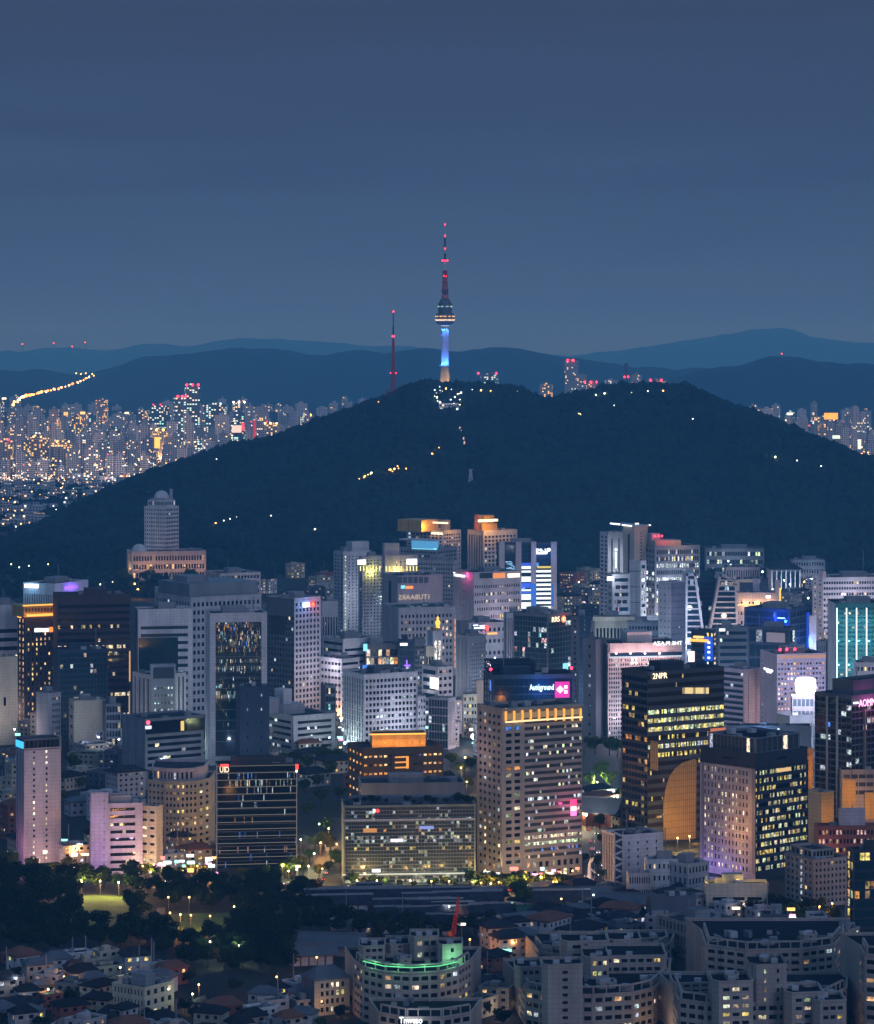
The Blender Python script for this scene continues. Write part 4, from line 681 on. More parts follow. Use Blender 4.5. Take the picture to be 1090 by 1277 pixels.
for x in np.linspace(465, 528, 9): b.wash(5, x, 927, (1, .45, .08), 420, 3, .4)
for x in (440, 470, 540): b.wash(1, x, 985, (1, .45, .1), 1500, 4, .5)
b.done()
B('museum_block', 'low grey block with roof garden trees in front of the golden hotel', (447, 450, 580), 977, 1040, 'steel', BLANK, G(6, 1, .12, .4, .9, 'n', mg=(.02, .02, .2, .2)), th=3, dd=26, cl=5)
b = B('glass_office', 'wide glass office of thin mullions, some storeys lit, with a white sign line', (426, 429, 593), 1005, 1105, 'moss', BLANK, G(44, 21, .93, .80, .10, 'ggnc', rows={0: (.05, 'c'), 1: (.15, 'c'), 5: (.2, 'cn'), 6: (.1, 'co'), 8: (.45, 'ccn'), 9: (.3, 'c'), 11: (.2, 'y'), 13: (.15, 'c'), 16: (.12, 'y'), 19: (.35, 'ny'), 20: (.5, 'gn')}, mg=(.01, .01, .03, .02), gl='g', es=.55), th=3, dd=42, fin=False, cl=6, pw='steel', plant=False)
b.onroof(.05, .95, .55, .9, b.z1-1, 3, 'slate', 'penthouse'); b.slab('lit_attic', 1, 440, 590, 998.5, 1002, GL['k'], -13, -14); b.slab('sign', 1, 465, 468, 1009, 1013, WH, .6); b.disc(1, 471, 1011, 2.2, REDS, .7); b.slab('sign', 1, 464, 474, 1084, 1087, WH, 1.5)
b.slab('lamp_strip', 1, 427, 593, 1089, 1090, E((.9, .95, .8), .8, 'AUTO'), 1.6, 0); b.slab('white_frame', 1, 427, 592, 1021, 1023, W('white'), .6); b.slab('lit_blinds', 1, 453, 470, 1033, 1038, E((1, .42, .1), .6), .1); b.slab('lit_strip', 1, 487, 503, 1046, 1050, E((.9, .85, .95), 1.2), .1); b.slab('lit_strip', 1, 523, 541, 1030, 1034, E((.3, .4, 1), .8), .1)
for x in (440, 480, 520, 560): b.wash(1, x, 1094, (.9, .95, .7), 1200, 7)
b.done()
# stone landmark tower
b = B('stone_tower', 'broad stone tower with ribbon storeys and a row of glowing golden arches below its roof', (595, 626, 726), 884, 1100, 'taupe', G(7, 23, .55, .5, .16, 'nwc', mg=(.03, .05, .05, .02)), None, th=30, cat='tower', fin=False, cl=4, plant=False)
A, d, n, w_, _, z1 = b.faces[1]
b.v = {}; b.pan = []
b.face(*b.faces[0], G(5, 22, .5, .45, .16, 'nwc', mg=(.04, .04, .06, .03)), 'taupe')
s1 = w_*.27
b.face(A, d, n, s1, 0, z1, G(2, 23, .66, .5, .15, 'ngo', rows={0: (1, 'g'), 2: (.7, 'b'), 8: (.9, 'o'), 19: (1, 'y')}, mg=(.12, .1, .09, .02), es=.7), 'taupe')
A2 = A+d*s1
b.face(A2, d, n, w_-s1, H-(896-HY)*b.m, z1, None, 'taupe')
zt_ = H-(899-HY)*b.m
b.face(A2, d, n, w_-s1, H-(1076-HY)*b.m, zt_, G(1, 22, .985, .50, .13, 'cng', sub=30, rows={0: (.05, 'c'), 1: (.3, 'ny'), 2: (.1, 'c'), 12: (.35, 'c'), 18: (.9, 'n'), 19: (.95, 'g'), 21: (.3, 'nc'), 20: (.2, 'bp')}, mg=(.005, .0, .0, .0), gl='g'), 'taupe')
b.face(A2, d, n, w_-s1, 0, H-(1076-HY)*b.m, G(9, 2, .55, .6, .3, 'nw'), 'taupe')
b.face(*b.faces[2], None, 'sand'); b.face(*b.faces[3], None, 'sand')
for k_ in range(10):
    x = 630+k_*10.35; b.slab('lit_arch', 1, x-.6, x+.8, 883.5, 898.5, E((1, .42, .06), 1.3, 'AUTO'), 1.2)
b.slab('lit_gallery', 1, 630, 725, 887, 894, E((1, .66, .30), .26, 'AUTO'), .35); b.slab('lamp_strip', 1, 630, 725, 896.4, 898, E((1, .75, .4), 1.4, 'AUTO'), 1.4); b.slab('cornice', 1, 628, 726, 880.5, 883.5, W('sand'), 1.6, -2)
b.slab('lit_sign', 1, 711.5, 718, 997, 1004, E((1, .03, .18), 2.0, 'AUTO'), .9); b.slab('lit_sign', 1, 711.5, 718, 1005.5, 1011, E((1, .7, .85), 1.6, 'AUTO'), .9); b.slab('lit_sign', 1, 711.5, 718, 1012, 1017, E((1, .25, .7), 1.6, 'AUTO'), .9); b.wash(1, 708, 1005, (1, .1, .4), 1500, 6)
for x in (640, 665, 690, 715): b.wash(1, x, 1092, (1, .68, .32), 600, 9)
b.wash(0, 610, 1088, (1, .6, .3), 1200, 8); b.wash(0, 600, 940, (1, .6, .6), 2500, 12); b.done()
b = B('glass_block', 'dark glass block with a blue-white word and a magenta diamond emblem, above the stone tower', (603, 613, 717), 842, 992, 'navy', G(3, 8, .9, .8, .03, 'b', gl='b'), G(16, 14, .95, .85, .02, 'c', gl='b'), th=10, dd=30, fin=False, cl=4, pw='navy', roof='roofdark')
poly, Y = foot(604, 612, 668, 985, 10, 24); k = Y/F; b.tier(poly, b.z1-1, H-(826-HY)*k, (G(3, 2, .9, .8, gl='b'), G(10, 2, .92, .8, .0, gl='b')), 'navy', 'roofdark')
b.text(1, 660, 690, 853, 862.5, 'Autoground', E((.55, .78, 1), 3, 'AUTO'), out=1.2); b.slab('emblem_panel', 1, 692, 710, 850, 870, MAG, .7)
A, d, n, w_, _, _ = b.faces[1]
def dia(x, y, r, rot):
    t, z = b.at(1, x, y); r *= b.m; v = [tuple(A+d*(t+r*math.cos(a))+n*1.2-b.o+Vector((0, 0, z+r*math.sin(a)))) for a in (rot, rot+1.571, rot+3.142, rot+4.712)]
    mesh('emblem', v, [(0, 1, 2, 3)], E((1, .72, .95), 2.0, 'AUTO'), b.root)
dia(698, 859.5, 5, 0); dia(705.2, 856.5, 3, .785); dia(705.2, 862.5, 3, .785)
b.wash(1, 675, 858, (.08, .3, 1), 9000, 7, 1); b.wash(1, 701, 860, (.8, .0, .6), 3000, 6); b.mast(.97, .1, b.z1, 3, red=True); b.mast(.0, .1, b.z1, 3, red=True); b.done()
# --- right foreground
M_reflection = mat('reflected_gold', (.44, .26, .11), .5, .3, .2); t = M_reflection.node_tree; g_ = t.nodes.new('ShaderNodeNewGeometry'); bk = t.nodes.new('ShaderNodeTexBrick'); s_ = t.nodes.new('ShaderNodeSeparateXYZ'); c_ = t.nodes.new('ShaderNodeCombineXYZ')  # gridded gold that paints a reflection onto the tower's glass
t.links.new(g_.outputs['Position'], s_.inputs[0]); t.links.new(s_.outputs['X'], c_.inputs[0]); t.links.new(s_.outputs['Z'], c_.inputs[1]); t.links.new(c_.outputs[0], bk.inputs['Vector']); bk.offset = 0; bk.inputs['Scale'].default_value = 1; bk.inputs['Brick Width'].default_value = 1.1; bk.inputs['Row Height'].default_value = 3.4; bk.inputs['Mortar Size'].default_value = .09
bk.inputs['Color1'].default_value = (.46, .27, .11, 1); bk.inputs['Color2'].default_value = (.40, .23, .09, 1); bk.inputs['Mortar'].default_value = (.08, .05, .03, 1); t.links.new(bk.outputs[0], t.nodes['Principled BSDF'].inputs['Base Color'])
b = B('glass_tower', 'dark bronze glass tower with lit yellow storeys and a golden reflection low on its face', (775, 808, 903), 838, 1052, 'smoke', G(8, 22, .96, .6, .14, 'oyw', gl='k', rows={4: (.5, 'y'), 8: (.8, 'o'), 17: (.7, 'y')}, es=.6), G(1, 19, 1, .50, .03, 'yn', sub=60, rows={4: (.88, 'yg'), 5: (.9, 'yg'), 6: (.92, 'yg'), 7: (.15, 'y'), 8: (.7, 'ygc'), 9: (.45, 'y'), 2: (0, 'n'), 3: (0, 'n')}, mg=(0, 0, .03, .01), gl='z', rec=.3, es=.9), th=36, cat='tower', fin=False, cl=7, pw='dark', par=2)
b.text(1, 813, 831, 839, 846, '2NPR', WHW, out=.7)
for k_ in range(10): b.slab('lit_window', 1, 851+k_*3.3, 853.8+k_*3.3, 857.5, 865, E((1, .80, .35), .9 if k_ % 4 else .3), .35)
Y = b.faces[1][0].y
A, d, n, w_, _, _ = b.faces[1]
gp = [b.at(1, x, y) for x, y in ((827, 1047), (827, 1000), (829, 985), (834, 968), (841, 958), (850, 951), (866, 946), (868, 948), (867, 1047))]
mesh('golden_reflection', [tuple(A+d*t+n*q-b.o+Vector((0, 0, z))) for q in (.5, .2) for t, z in gp], [tuple(range(9))]+[(i, (i+1) % 9, 9+(i+1) % 9, 9+i) for i in range(9)], M_reflection, b.root)  # reflection in the glass, shaped as a gold panel
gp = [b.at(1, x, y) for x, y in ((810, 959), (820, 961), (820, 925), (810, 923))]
mesh('golden_reflection', [tuple(A+d*t+n*.5-b.o+Vector((0, 0, z))) for t, z in gp], [(0, 1, 2, 3)], M_reflection, b.root)
for x, y, p_ in ((840, 1024, 900), (856, 1030, 900), (858, 980, 700), (850, 1050, 900), (816, 945, 220)): b.wash(1, x, y, (1, .52, .14), p_, 12, 1)  # unseen warm lights added to brighten the painted reflection
b.slab('led_screen', 1, 886, 904, 908, 928, E((1, .30, .12), .6, 'AUTO'), .6, -4); b.wash(0, 790, 960, (1, .35, .08), 2600, 9); b.done()
b = B('stone_tower', 'tower with one pierced stone face and one dark glass face lit green-yellow', (873, 942, 1008), 957, 1098, 'dark', (G(13, 13, .40, .55, .42, 'nnn', mg=(.06, .12, .05, .03), es=1.2), 'rose'), G(1, 13, .98, .55, .5, 'yng', sub=36, mg=(.0, .0, .06, .02), gl='k', es=.62), th=48, cat='tower', fin=False, cl=0, plant=False)
poly, Y = foot(873.5, 942, 1007, 1098, 48); k = Y/F; z1 = b.z1; b.tier(poly, z1-.9, H-(940-HY)*k, (G(1, 1, .2, .2), G(1, 1, .2, .2)), 'dark', 'roofdark'); b.slab('lit_window', 5, 971, 986, 957.5, 962, E((1, .66, .3), .8), .2)
c_ = sum(poly, Vector())/4; pp = [c_+(p-c_)*.86 for p in poly]; b.tier(pp, H-(941-HY)*k, H-(922-HY)*k, (G(12, 1, .9, .96, gl='g'), G(8, 1, .9, .96, gl='g')), 'steel', 'roofdark'); b.clutter(H-(922-HY)*k, 5, base=8, plant=False)
for x, y, c2, p_ in ((925, 1040, (1, .50, .12), 3400), (935, 1005, (1, .52, .15), 1800), (880, 1080, (.35, .3, 1), 3000), (905, 1085, (.35, .3, 1), 3000), (932, 1075, (1, .6, .25), 1200)): b.wash(0, x, y, c2, p_, 9, 1)
b.slab('doorway_panel', 0, 938, 941.5, 960, 1090, W('rose'), .25); b.done()
b = B('office_block', 'dark hall block with a slanting blue-white sign and a screen below it', (904, 906, 1012), 905, 992, 'slate', None, (G(16, 5, .3, .3, .03, 'y', mg=(.02, .02, .1, .3)), 'slate'), th=5, dd=30, fin=False, cl=4, plant=False)
b.text(1, 935, 972, 908, 916, 'ooo Boongt-8', E((.7, .85, 1), 2.6, 'AUTO'), out=1); b.slab('led_screen', 1, 933, 958, 917, 930, E((.08, .20, .85), .5, 'AUTO'), .5); b.slab('lit_window', 1, 975, 978, 918, 923, E((1, .8, .5), 1.5), .3); b.slab('lit_window', 1, 979.5, 982.5, 918, 923, E((1, .8, .5), 1.5), .3)
b.wash(1, 950, 913, (.2, .45, 1), 7000, 7); b.done()
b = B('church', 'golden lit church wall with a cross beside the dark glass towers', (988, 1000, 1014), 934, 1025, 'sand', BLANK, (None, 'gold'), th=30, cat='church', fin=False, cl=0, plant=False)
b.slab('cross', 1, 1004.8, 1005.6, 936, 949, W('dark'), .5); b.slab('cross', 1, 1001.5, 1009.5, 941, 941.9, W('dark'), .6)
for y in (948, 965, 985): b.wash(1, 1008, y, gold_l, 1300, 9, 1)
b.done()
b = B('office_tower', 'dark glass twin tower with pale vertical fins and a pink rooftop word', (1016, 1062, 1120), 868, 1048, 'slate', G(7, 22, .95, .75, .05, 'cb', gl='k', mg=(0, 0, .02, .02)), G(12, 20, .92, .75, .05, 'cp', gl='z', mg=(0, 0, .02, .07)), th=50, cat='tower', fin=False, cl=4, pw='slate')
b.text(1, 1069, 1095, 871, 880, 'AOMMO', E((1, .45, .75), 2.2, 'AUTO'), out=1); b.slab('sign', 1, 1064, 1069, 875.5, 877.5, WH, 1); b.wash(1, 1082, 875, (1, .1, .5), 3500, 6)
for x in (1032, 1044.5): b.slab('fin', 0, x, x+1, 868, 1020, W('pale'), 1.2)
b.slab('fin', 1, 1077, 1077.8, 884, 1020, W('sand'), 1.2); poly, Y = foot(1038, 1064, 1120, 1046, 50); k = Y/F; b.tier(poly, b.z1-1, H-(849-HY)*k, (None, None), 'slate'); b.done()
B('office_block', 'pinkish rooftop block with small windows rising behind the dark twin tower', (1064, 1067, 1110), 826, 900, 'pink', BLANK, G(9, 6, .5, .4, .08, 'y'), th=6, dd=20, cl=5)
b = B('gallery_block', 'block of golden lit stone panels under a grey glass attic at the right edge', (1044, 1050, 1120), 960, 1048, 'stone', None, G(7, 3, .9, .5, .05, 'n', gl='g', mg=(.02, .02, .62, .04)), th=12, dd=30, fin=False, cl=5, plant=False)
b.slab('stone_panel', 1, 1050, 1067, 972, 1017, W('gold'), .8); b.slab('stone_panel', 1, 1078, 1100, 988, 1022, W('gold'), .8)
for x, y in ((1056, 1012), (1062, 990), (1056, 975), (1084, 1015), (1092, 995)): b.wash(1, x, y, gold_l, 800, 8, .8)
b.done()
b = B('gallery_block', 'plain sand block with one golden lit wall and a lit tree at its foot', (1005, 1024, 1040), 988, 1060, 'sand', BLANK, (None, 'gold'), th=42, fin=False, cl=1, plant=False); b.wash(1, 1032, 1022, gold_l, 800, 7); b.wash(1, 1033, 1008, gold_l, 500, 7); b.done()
b = B('brick_block', 'low red brick block with arched rows and a white plant box on its roof', (1015, 1019, 1100), 1030, 1078, 'brick', BLANK, G(18, 4, .55, .5, .3, 'wp', mg=(.02, .02, .02, .06)), th=10, dd=30, fin=False, cl=3, plant=False); b.onroof(.35, .75, .1, .5, b.z1-1, 9, 'pink', 'plant_room'); b.wash(1, 1030, 1060, (1, .5, .4), 1200, 8); b.done()
b = B('office_block', 'square stone block with an even grid of dark windows and a recessed attic', (979, 1014, 1057), 1072, 1132, 'stone', G(6, 7, .5, .55, .05, 'w', cols={3: (.95, 'c')}, mg=(.03, .03, .05, .03)), G(8, 7, .45, .5, .02, 'w', mg=(.05, .04, .05, .04)), th=34, fin=False, cl=5, plant=False)
poly, Y = foot(986, 1013, 1040, 1128, 34); k = Y/F; b.tier(poly, b.z1-1, H-(1060-HY)*k, (G(5, 1, .7, .6), G(6, 1, .7, .6)), 'stone'); b.done()
b = B('glass_block', 'dark glass corner block with a few amber rooms, cut by the right edge', (1056, 1064, 1120), 1060, 1160, 'dark', G(2, 8, .9, .8, .5, 'ygw', es=.7), G(8, 8, .9, .8, .25, 'ywo', gl='t', es=.8), th=20, cl=5, cat='office block', pw='dark')
B('white_block', 'white block with a lattice stair tower and small slot windows', (751, 772, 827), 1042, 1104, 'white', (G(6, 1, .35, .95, lit=0), 'rose'), G(4, 6, .16, .4, .03, mg=(.12, .05, .05, .1)), th=28, cat='office block', cl=4, plant=False)
b = Bld('lattice_tower', 'white stair tower with a zigzag lattice on its corner, against the slot windowed block', 'tower', (foot(767, 768, 776, 1112)[0][1].x, foot(767, 768, 776, 1112)[0][1].y), 5)
poly, Y = foot(766, 767, 777, 1112, 6, 4); k = Y/F; b.tier(poly, 0, H-(1037-HY)*k, (None, None), 'dark', par=.2)
for i in range(10):
    A, d, n, w_, z0, z1 = b.faces[1]; h = z1/10
    for s in (0, 1):
        x0, x1 = (0, w_) if (i % 2) == s else (w_, 0); f = lambda x, z: tuple(A+d*x+n*.25-b.o+Vector((0, 0, z)))
        if s == 0: mesh('brace', [f(x0, i*h), f(x0, i*h+1.1), f(x1, (i+1)*h), f(x1, (i+1)*h-1.1)], [(0, 1, 2, 3)], W('white'), b.root)
for x in (766, 776): b.slab('post', 1, x, x+1.2, 1037, 1112, W('white'), .4)
b.done()
B('white_block', 'low blue-white block with a flat roof and small windows behind the museum roofs', (803, 806, 862), 1072, 1118, 'white', BLANK, G(9, 3, .4, .4, .04), th=8, dd=22, cat='office block', cl=5)
B('white_block', 'pale blue-white block with tall arched windows on the left of the cream terrace', (826, 858, 884), 1078, 1122, 'pale', G(5, 3, .4, .6, .02), G(6, 3, .5, .5, .03), th=46, cat='office block', cl=5)
B('brick_block', 'small rose shop with a row of arched windows under the lattice tower', (781, 784, 812), 1089, 1122, 'rose', BLANK, G(9, 2, .5, .5, .1, 'w'), th=8, dd=14, cat='shop', cl=2, plant=False)
b = B('terrace_block', 'cream block with a roof terrace of yellow lit plants above a long slot window', (878, 881, 958), 1102, 1142, 'cream', BLANK, G(3, 1, .85, .3, 0, mg=(.08, .08, .35, .3)), th=6, dd=22, cat='office block', fin=False, cl=2, roof='roofgreen'); b.slab('canopy', 1, 884, 956, 1130, 1133, W('dark'), 3, 0)
for x in (884, 892, 900, 921, 930, 940, 952): b.wash(1, x, 1098, (1, .66, .12), 420, -2, .4)
b.done()
B('office_block', 'long grey old block with a grid of tall windows in the near right middle', (820, 858, 922), 1152, 1196, 'stone', G(8, 3, .5, .6, .01), G(8, 3, .5, .6, .02), th=34, cl=5)
B('office_block', 'dark gabled hall with a grey metal roof left of the old stone block', (806, 812, 868), 1119, 1160, 'slate', BLANK, BLANK, th=20, cl=2, plant=False)
B('office_block', 'pale corner office between the curved stone apartments and dark glass', (1035, 1058, 1072), 1160, 1225, 'stone', G(7, 4, .6, .5, .1, 'n'), G(3, 5, .7, .7, .5, 'nwg'), th=60, cl=4)
B('office_block', 'small blue roofed house block with lit stalls, under the terrace block', (948, 950, 984), 1140, 1175, 'slate', BLANK, G(6, 2, .8, .5, .3, 'cb'), th=5, dd=16, cat='shop', cl=4)
B('viewing_pavilion', 'white pavilion with a wide flat roof and a round glass room near the stone block', (1005, 1010, 1032), 1143, 1178, 'pale', BLANK, G(5, 2, .8, .5, .05), th=8, dd=12, cat='pavilion', cl=1, plant=False)
# --- big stone apartment complexes in the front
def complex_(name, label, pts, yt, parts, seed, gpar, rail='stone', fin=True):
    """pts: photo column and depth of the visible front corners, left to right."""
    Yb = pts[0][1]; k = lambda Y: Y/F
    Pp = [((x-CX)*Y/F, Y) for x, Y in pts]; Y0 = min(p[1] for p in Pp); z1 = H-(yt-HY)*Y0/F
    back = [(Pp[-1][0]+4, max(p[1] for p in Pp)+24), (Pp[0][0]-4, max(p[1] for p in Pp)+24)]
    b = Bld(name, label, 'apartments', (Pp[len(Pp)//2][0], Y0), seed); gg = []
    for a, c in zip(Pp, Pp[1:]):
        w_ = math.hypot(c[0]-a[0], c[1]-a[1]); g = dict(gpar); nxx = max(1, round(w_/g.pop('cell', 4.0))); g['ny'] = max(3, round(z1/3.4)); gg.append(G(nxx, **g))
    b.tier(Pp+back, 0, z1, gg, 'stone', 'roofdark'); b.z1 = z1; b.Y = Y0
    for i_ in range(len(gg)//2): A_, d_, n_, w_, _, _ = b.faces[i_*2 % len(gg)]; q_ = A_+d_*w_*.5+n_*7; lamp((q_.x, q_.y, 3.5), b.rg.choice(((1, .70, .42), (1, .85, .65), (1, .6, .3))), 650, .4)
    # open rail of beams round the roof edge
    c_ = Vector((sum(p[0] for p in Pp)/len(Pp), Y0+25, 0))
    for a, c in zip(Pp, Pp[1:]):
        a, c = Vector((*a, 0)), Vector((*c, 0)); d = c-a; L_ = d.length; d /= L_; n = Vector((d.y, -d.x, 0)); ry = math.atan2(d.y, d.x)
        p = a-n*1.0-b.o; put('roof_rail', cube(W(rail)), (p.x, p.y, z1+2.2), (L_, .7, .6), ry, b.root)
        m = max(2, int(L_/4))
        for i in range(m+1):
            q = a+d*(L_*i/m)-n*.9-b.o; put('rail_post', cube(W(rail)), (q.x, q.y, z1), (.45, .45, 2.3), ry, b.root)
    xs0, xs1 = min(p[0] for p in Pp)+4, max(p[0] for p in Pp)-6
    for _ in range(int((xs1-xs0)/3)):
        x, y = b.rg.uniform(xs0, xs1), Y0+b.rg.uniform(16, 36); s3 = b.rg.choice(((2, 1.4, 1.5), (1.2, 1.2, 2.2), (4, 1, .7), (1, 5, .6), (3, 2.6, 2.4)))
        put('roof_unit', cube(W(b.rg.choice(('pale', 'stone', 'steel', 'slate')))), (x-b.o.x, y-b.o.y, z1-1.12), s3, b.rg.choice((0, .3, -.2)), b.root)
    for (xa, xb, Yp, yt2, dep, nx_, ny_, lit) in parts:
        poly = [((xa-CX)*Yp/F, Yp+dep*.15), ((xa-CX)*Yp/F+dep*.12, Yp), ((xb-CX)*Yp/F, Yp+2), ((xb-CX)*Yp/F, Yp+dep), ((xa-CX)*Yp/F, Yp+dep)]
        zt = H-(yt2-HY)*Yp/F
        b.tier(poly, 0 if Yp < Y0 else z1-1.2, zt, (G(1, 6, .01, .01, 0), G(nx_, max(2, round((zt-(0 if Yp < Y0 else z1))/3.3)) if nx_ > 1 else ny_, .18 if nx_ < 3 else .7, .42, lit, 'nyg', mg=(.08, .08, .02, .06), es=.8)), 'stone', 'roofdark')
        n_ = len(b.faces)-5
        for _ in range(2):
            A, d, n, w_, _, _ = b.faces[n_+1]; q = A+d*w_*b.rg.uniform(.1, .7)-n*b.rg.uniform(3, max(3.5, dep*.7))-b.o; put('roof_unit', cube(W('pale')), (q.x, q.y, zt-1.1), (2.4, 1.8, 1.6), 0, b.root)
    return b.done() if fin else b
st = dict(ny=9, wf=.72, hf=.48, lit=.19, pal='nwyc', mg=(.02, .02, .02, .04), es=.9)
b = complex_('apartment_complex', 'curved stone apartment block with a green lit roof rail', [(441, 1150), (452, 1137), (478, 1128), (512, 1125), (548, 1128), (572, 1136), (588, 1150)], 1213, [(447, 480, 1150, 1180, 16, 3, 2, .0), (480, 510, 1158, 1178, 18, 1, 3, .1), (511, 547, 1152, 1168, 15, 3, 3, .25), (546, 577, 1144, 1178, 14, 1, 2, .0), (496, 513, 1138, 1196, 8, 1, 2, .05)], 501, st, fin=False)
gr = E((.16, 1, .42), .9, 'AUTO')
for i in (1, 2, 3, 4):
    A, d, n, w_, _, _ = b.faces[i]; p = A-n*.2-b.o; put('light_rail', cube(gr), (p.x, p.y, b.z1+1.6), (w_*.97, .25, .35), math.atan2(d.y, d.x), b.root); q = A+d*w_*.5+n*1.5; lamp((q.x, q.y, b.z1+2.5), green_l, 500, .4)
A, d, n, w_, _, _ = b.faces[4]; q = Vector(((566-CX)*1142/F, 1141, b.z1+2)); lamp(tuple(q), green_l, 1500, .4)
b.done()
complex_('apartment_annexe', 'low white front annexe with a glowing white rooftop word, below the green rail', [(472, 1100), (505, 1092), (552, 1092), (588, 1100)], 1268, [], 502, dict(st, ny=7), fin=True)
me_ = letters('Tnweso').copy(); me_.materials.clear(); me_.materials.append(E((.85, .93, 1), 3, 'AUTO')); an = BS['low white front annexe with a glowing white rooftop word, below the green rail']
put('sign', me_, ((498-CX)*1091/F-an.o.x, 1091-an.o.y, H-(1276-HY)*1091/F), (8.2, .4, 2.2), 0, an.root); lamp(((512-CX)*1088/F, 1087, H-(1272-HY)*1088/F), cool, 900, .5)
complex_('apartment_complex', 'broad stepped stone apartment block with open roof rails, in the front centre right', [(642, 1160), (655, 1128), (690, 1118), (740, 1118), (790, 1122), (815, 1130), (832, 1150)], 1240, [(677, 727, 1108, 1203, 15, 1, 9, .0), (642, 676, 1134, 1206, 18, 3, 2, .05), (728, 760, 1150, 1194, 22, 3, 4, .5), (737, 832, 1160, 1192, 25, 7, 4, .06), (700, 760, 1185, 1174, 20, 3, 3, .02), (757, 800, 1188, 1172, 20, 2, 3, .0), (668, 690, 1150, 1214, 10, 1, 2, 0), (745, 768, 1132, 1226, 9, 1, 2, 0), (800, 818, 1140, 1222, 9, 2, 2, .3), (655, 668, 1128, 1230, 7, 1, 2, .0), (775, 790, 1128, 1232, 6, 1, 2, .2)], 503, st)
b = complex_('apartment_ring', 'ring shaped stone apartment roof behind the stepped front block', [(664, 1240), (672, 1222), (700, 1216), (770, 1218), (820, 1226), (836, 1240)], 1190, [(716, 750, 1235, 1176, 18, 1, 2, .0), (782, 834, 1238, 1170, 18, 1, 2, .0), (690, 708, 1230, 1180, 9, 1, 2, 0), (755, 774, 1228, 1176, 8, 1, 2, 0), (676, 688, 1226, 1184, 6, 1, 2, 0)], 504, dict(st, ny=7), fin=True)
complex_('apartment_complex', 'large stone apartment block with yellow lit stair windows at the lower right', [(839, 1120), (846, 1096), (880, 1090), (930, 1090), (985, 1092), (1030, 1098), (1056, 1116)], 1250, [(889, 940, 1084, 1224, 18, 3, 9, .4), (935, 982, 1090, 1203, 20, 2, 9, .35), (980, 1028, 1082, 1238, 18, 3, 6, .25), (840, 888, 1110, 1226, 20, 3, 4, .05), (1016, 1056, 1076, 1248, 16, 3, 5, .4), (862, 884, 1120, 1232, 9, 1, 2, 0), (950, 968, 1100, 1196, 8, 1, 2, 0), (1002, 1020, 1096, 1230, 9, 1, 2, .2), (905, 922, 1092, 1216, 7, 1, 2, 0), (1030, 1046, 1092, 1240, 7, 1, 2, 0)], 505, st)
complex_('apartment_complex', 'long stone apartment block with a double roof rail behind the yellow lit stairs', [(874, 1200), (880, 1170), (930, 1160), (1000, 1162), (1040, 1170), (1052, 1192)], 1184, [(908, 950, 1182, 1176, 15, 1, 2, .0), (968, 1035, 1186, 1172, 16, 2, 2, .02), (885, 902, 1180, 1174, 9, 1, 2, 0), (1000, 1020, 1178, 1166, 8, 1, 2, 0), (950, 966, 1172, 1178, 7, 1, 2, 0)], 506, dict(st, ny=8, lit=.14))
complex_('apartment_complex', 'narrow stone apartment end with orange lit rooms, cut by the right edge', [(1072, 1120), (1078, 1104), (1110, 1100), (1140, 1110)], 1192, [], 507, dict(st, ny=12, lit=.3))
b = B('gabled_block', 'dark gabled block with a cream front and tall dark glass, beside the green railed apartments', (376, 392, 436), 1222, 1268, 'sand', (BLANK, 'slate'), G(5, 4, .55, .6, .3, 'yn', mg=(.15, .12, .05, .08)), th=26, cat='house', fin=False, cl=0, plant=False)
pl_ = foot(376, 392, 436, 1268, 26)[0]; hip(b, pl_, b.z1, 4, .05, 'slate'); lamp((pl_[1].x+3, pl_[1].y-4, 4), (1, .5, .15), 500, .4); b.done()
# a long school with a hipped end
b = B('school_building', 'long cream school building with rows of windows among the low houses', (140, 180, 217), 1232, 1272, 'cream', G(9, 3, .5, .5, .02), G(4, 3, .5, .5, .1, 'n'), th=48, cat='school', cl=3)
# ================================================================ things on the hill
def hill_at(px, py):
    Y = np.arange(3000, 4700, 4.0); x, _, z = P(px, py, Y); k = np.nonzero(z <= np.maximum(0, hill_z(x, Y)))[0]
    if len(k): i = k[0]; return Vector((float(x[i]), float(Y[i]), max(float(z[i]), 0)))
    return Vector(P(px, py, 4500))
YT = 4500.0; kT = YT/F; Z = lambda y: H-(y-HY)*kT
def lathe(name, prof, m, parent, k=24):
    v = [(r*math.cos(a*6.2832/k), r*math.sin(a*6.2832/k), z) for r, z in prof for a in range(k)]; n = len(prof)
    return mesh(name, v, [(i*k+a, i*k+(a+1) % k, (i+1)*k+(a+1) % k, (i+1)*k+a) for i in range(n-1) for a in range(k)]+[tuple(range((n-1)*k, n*k))], m, parent)
def bars(segs, r):
    v, f = [], []
    for a, b in segs:
        a, b = Vector(a), Vector(b); d = (b-a).normalized(); u = d.orthogonal().normalized(); w_ = d.cross(u); i = len(v)
        for p in (a, b): v += [tuple(p+(u*x+w_*y)*r) for x, y in ((1, 1), (-1, 1), (-1, -1), (1, -1))]
        f += [(i+j, i+(j+1) % 4, i+4+(j+1) % 4, i+4+j) for j in range(4)]
    return v, f
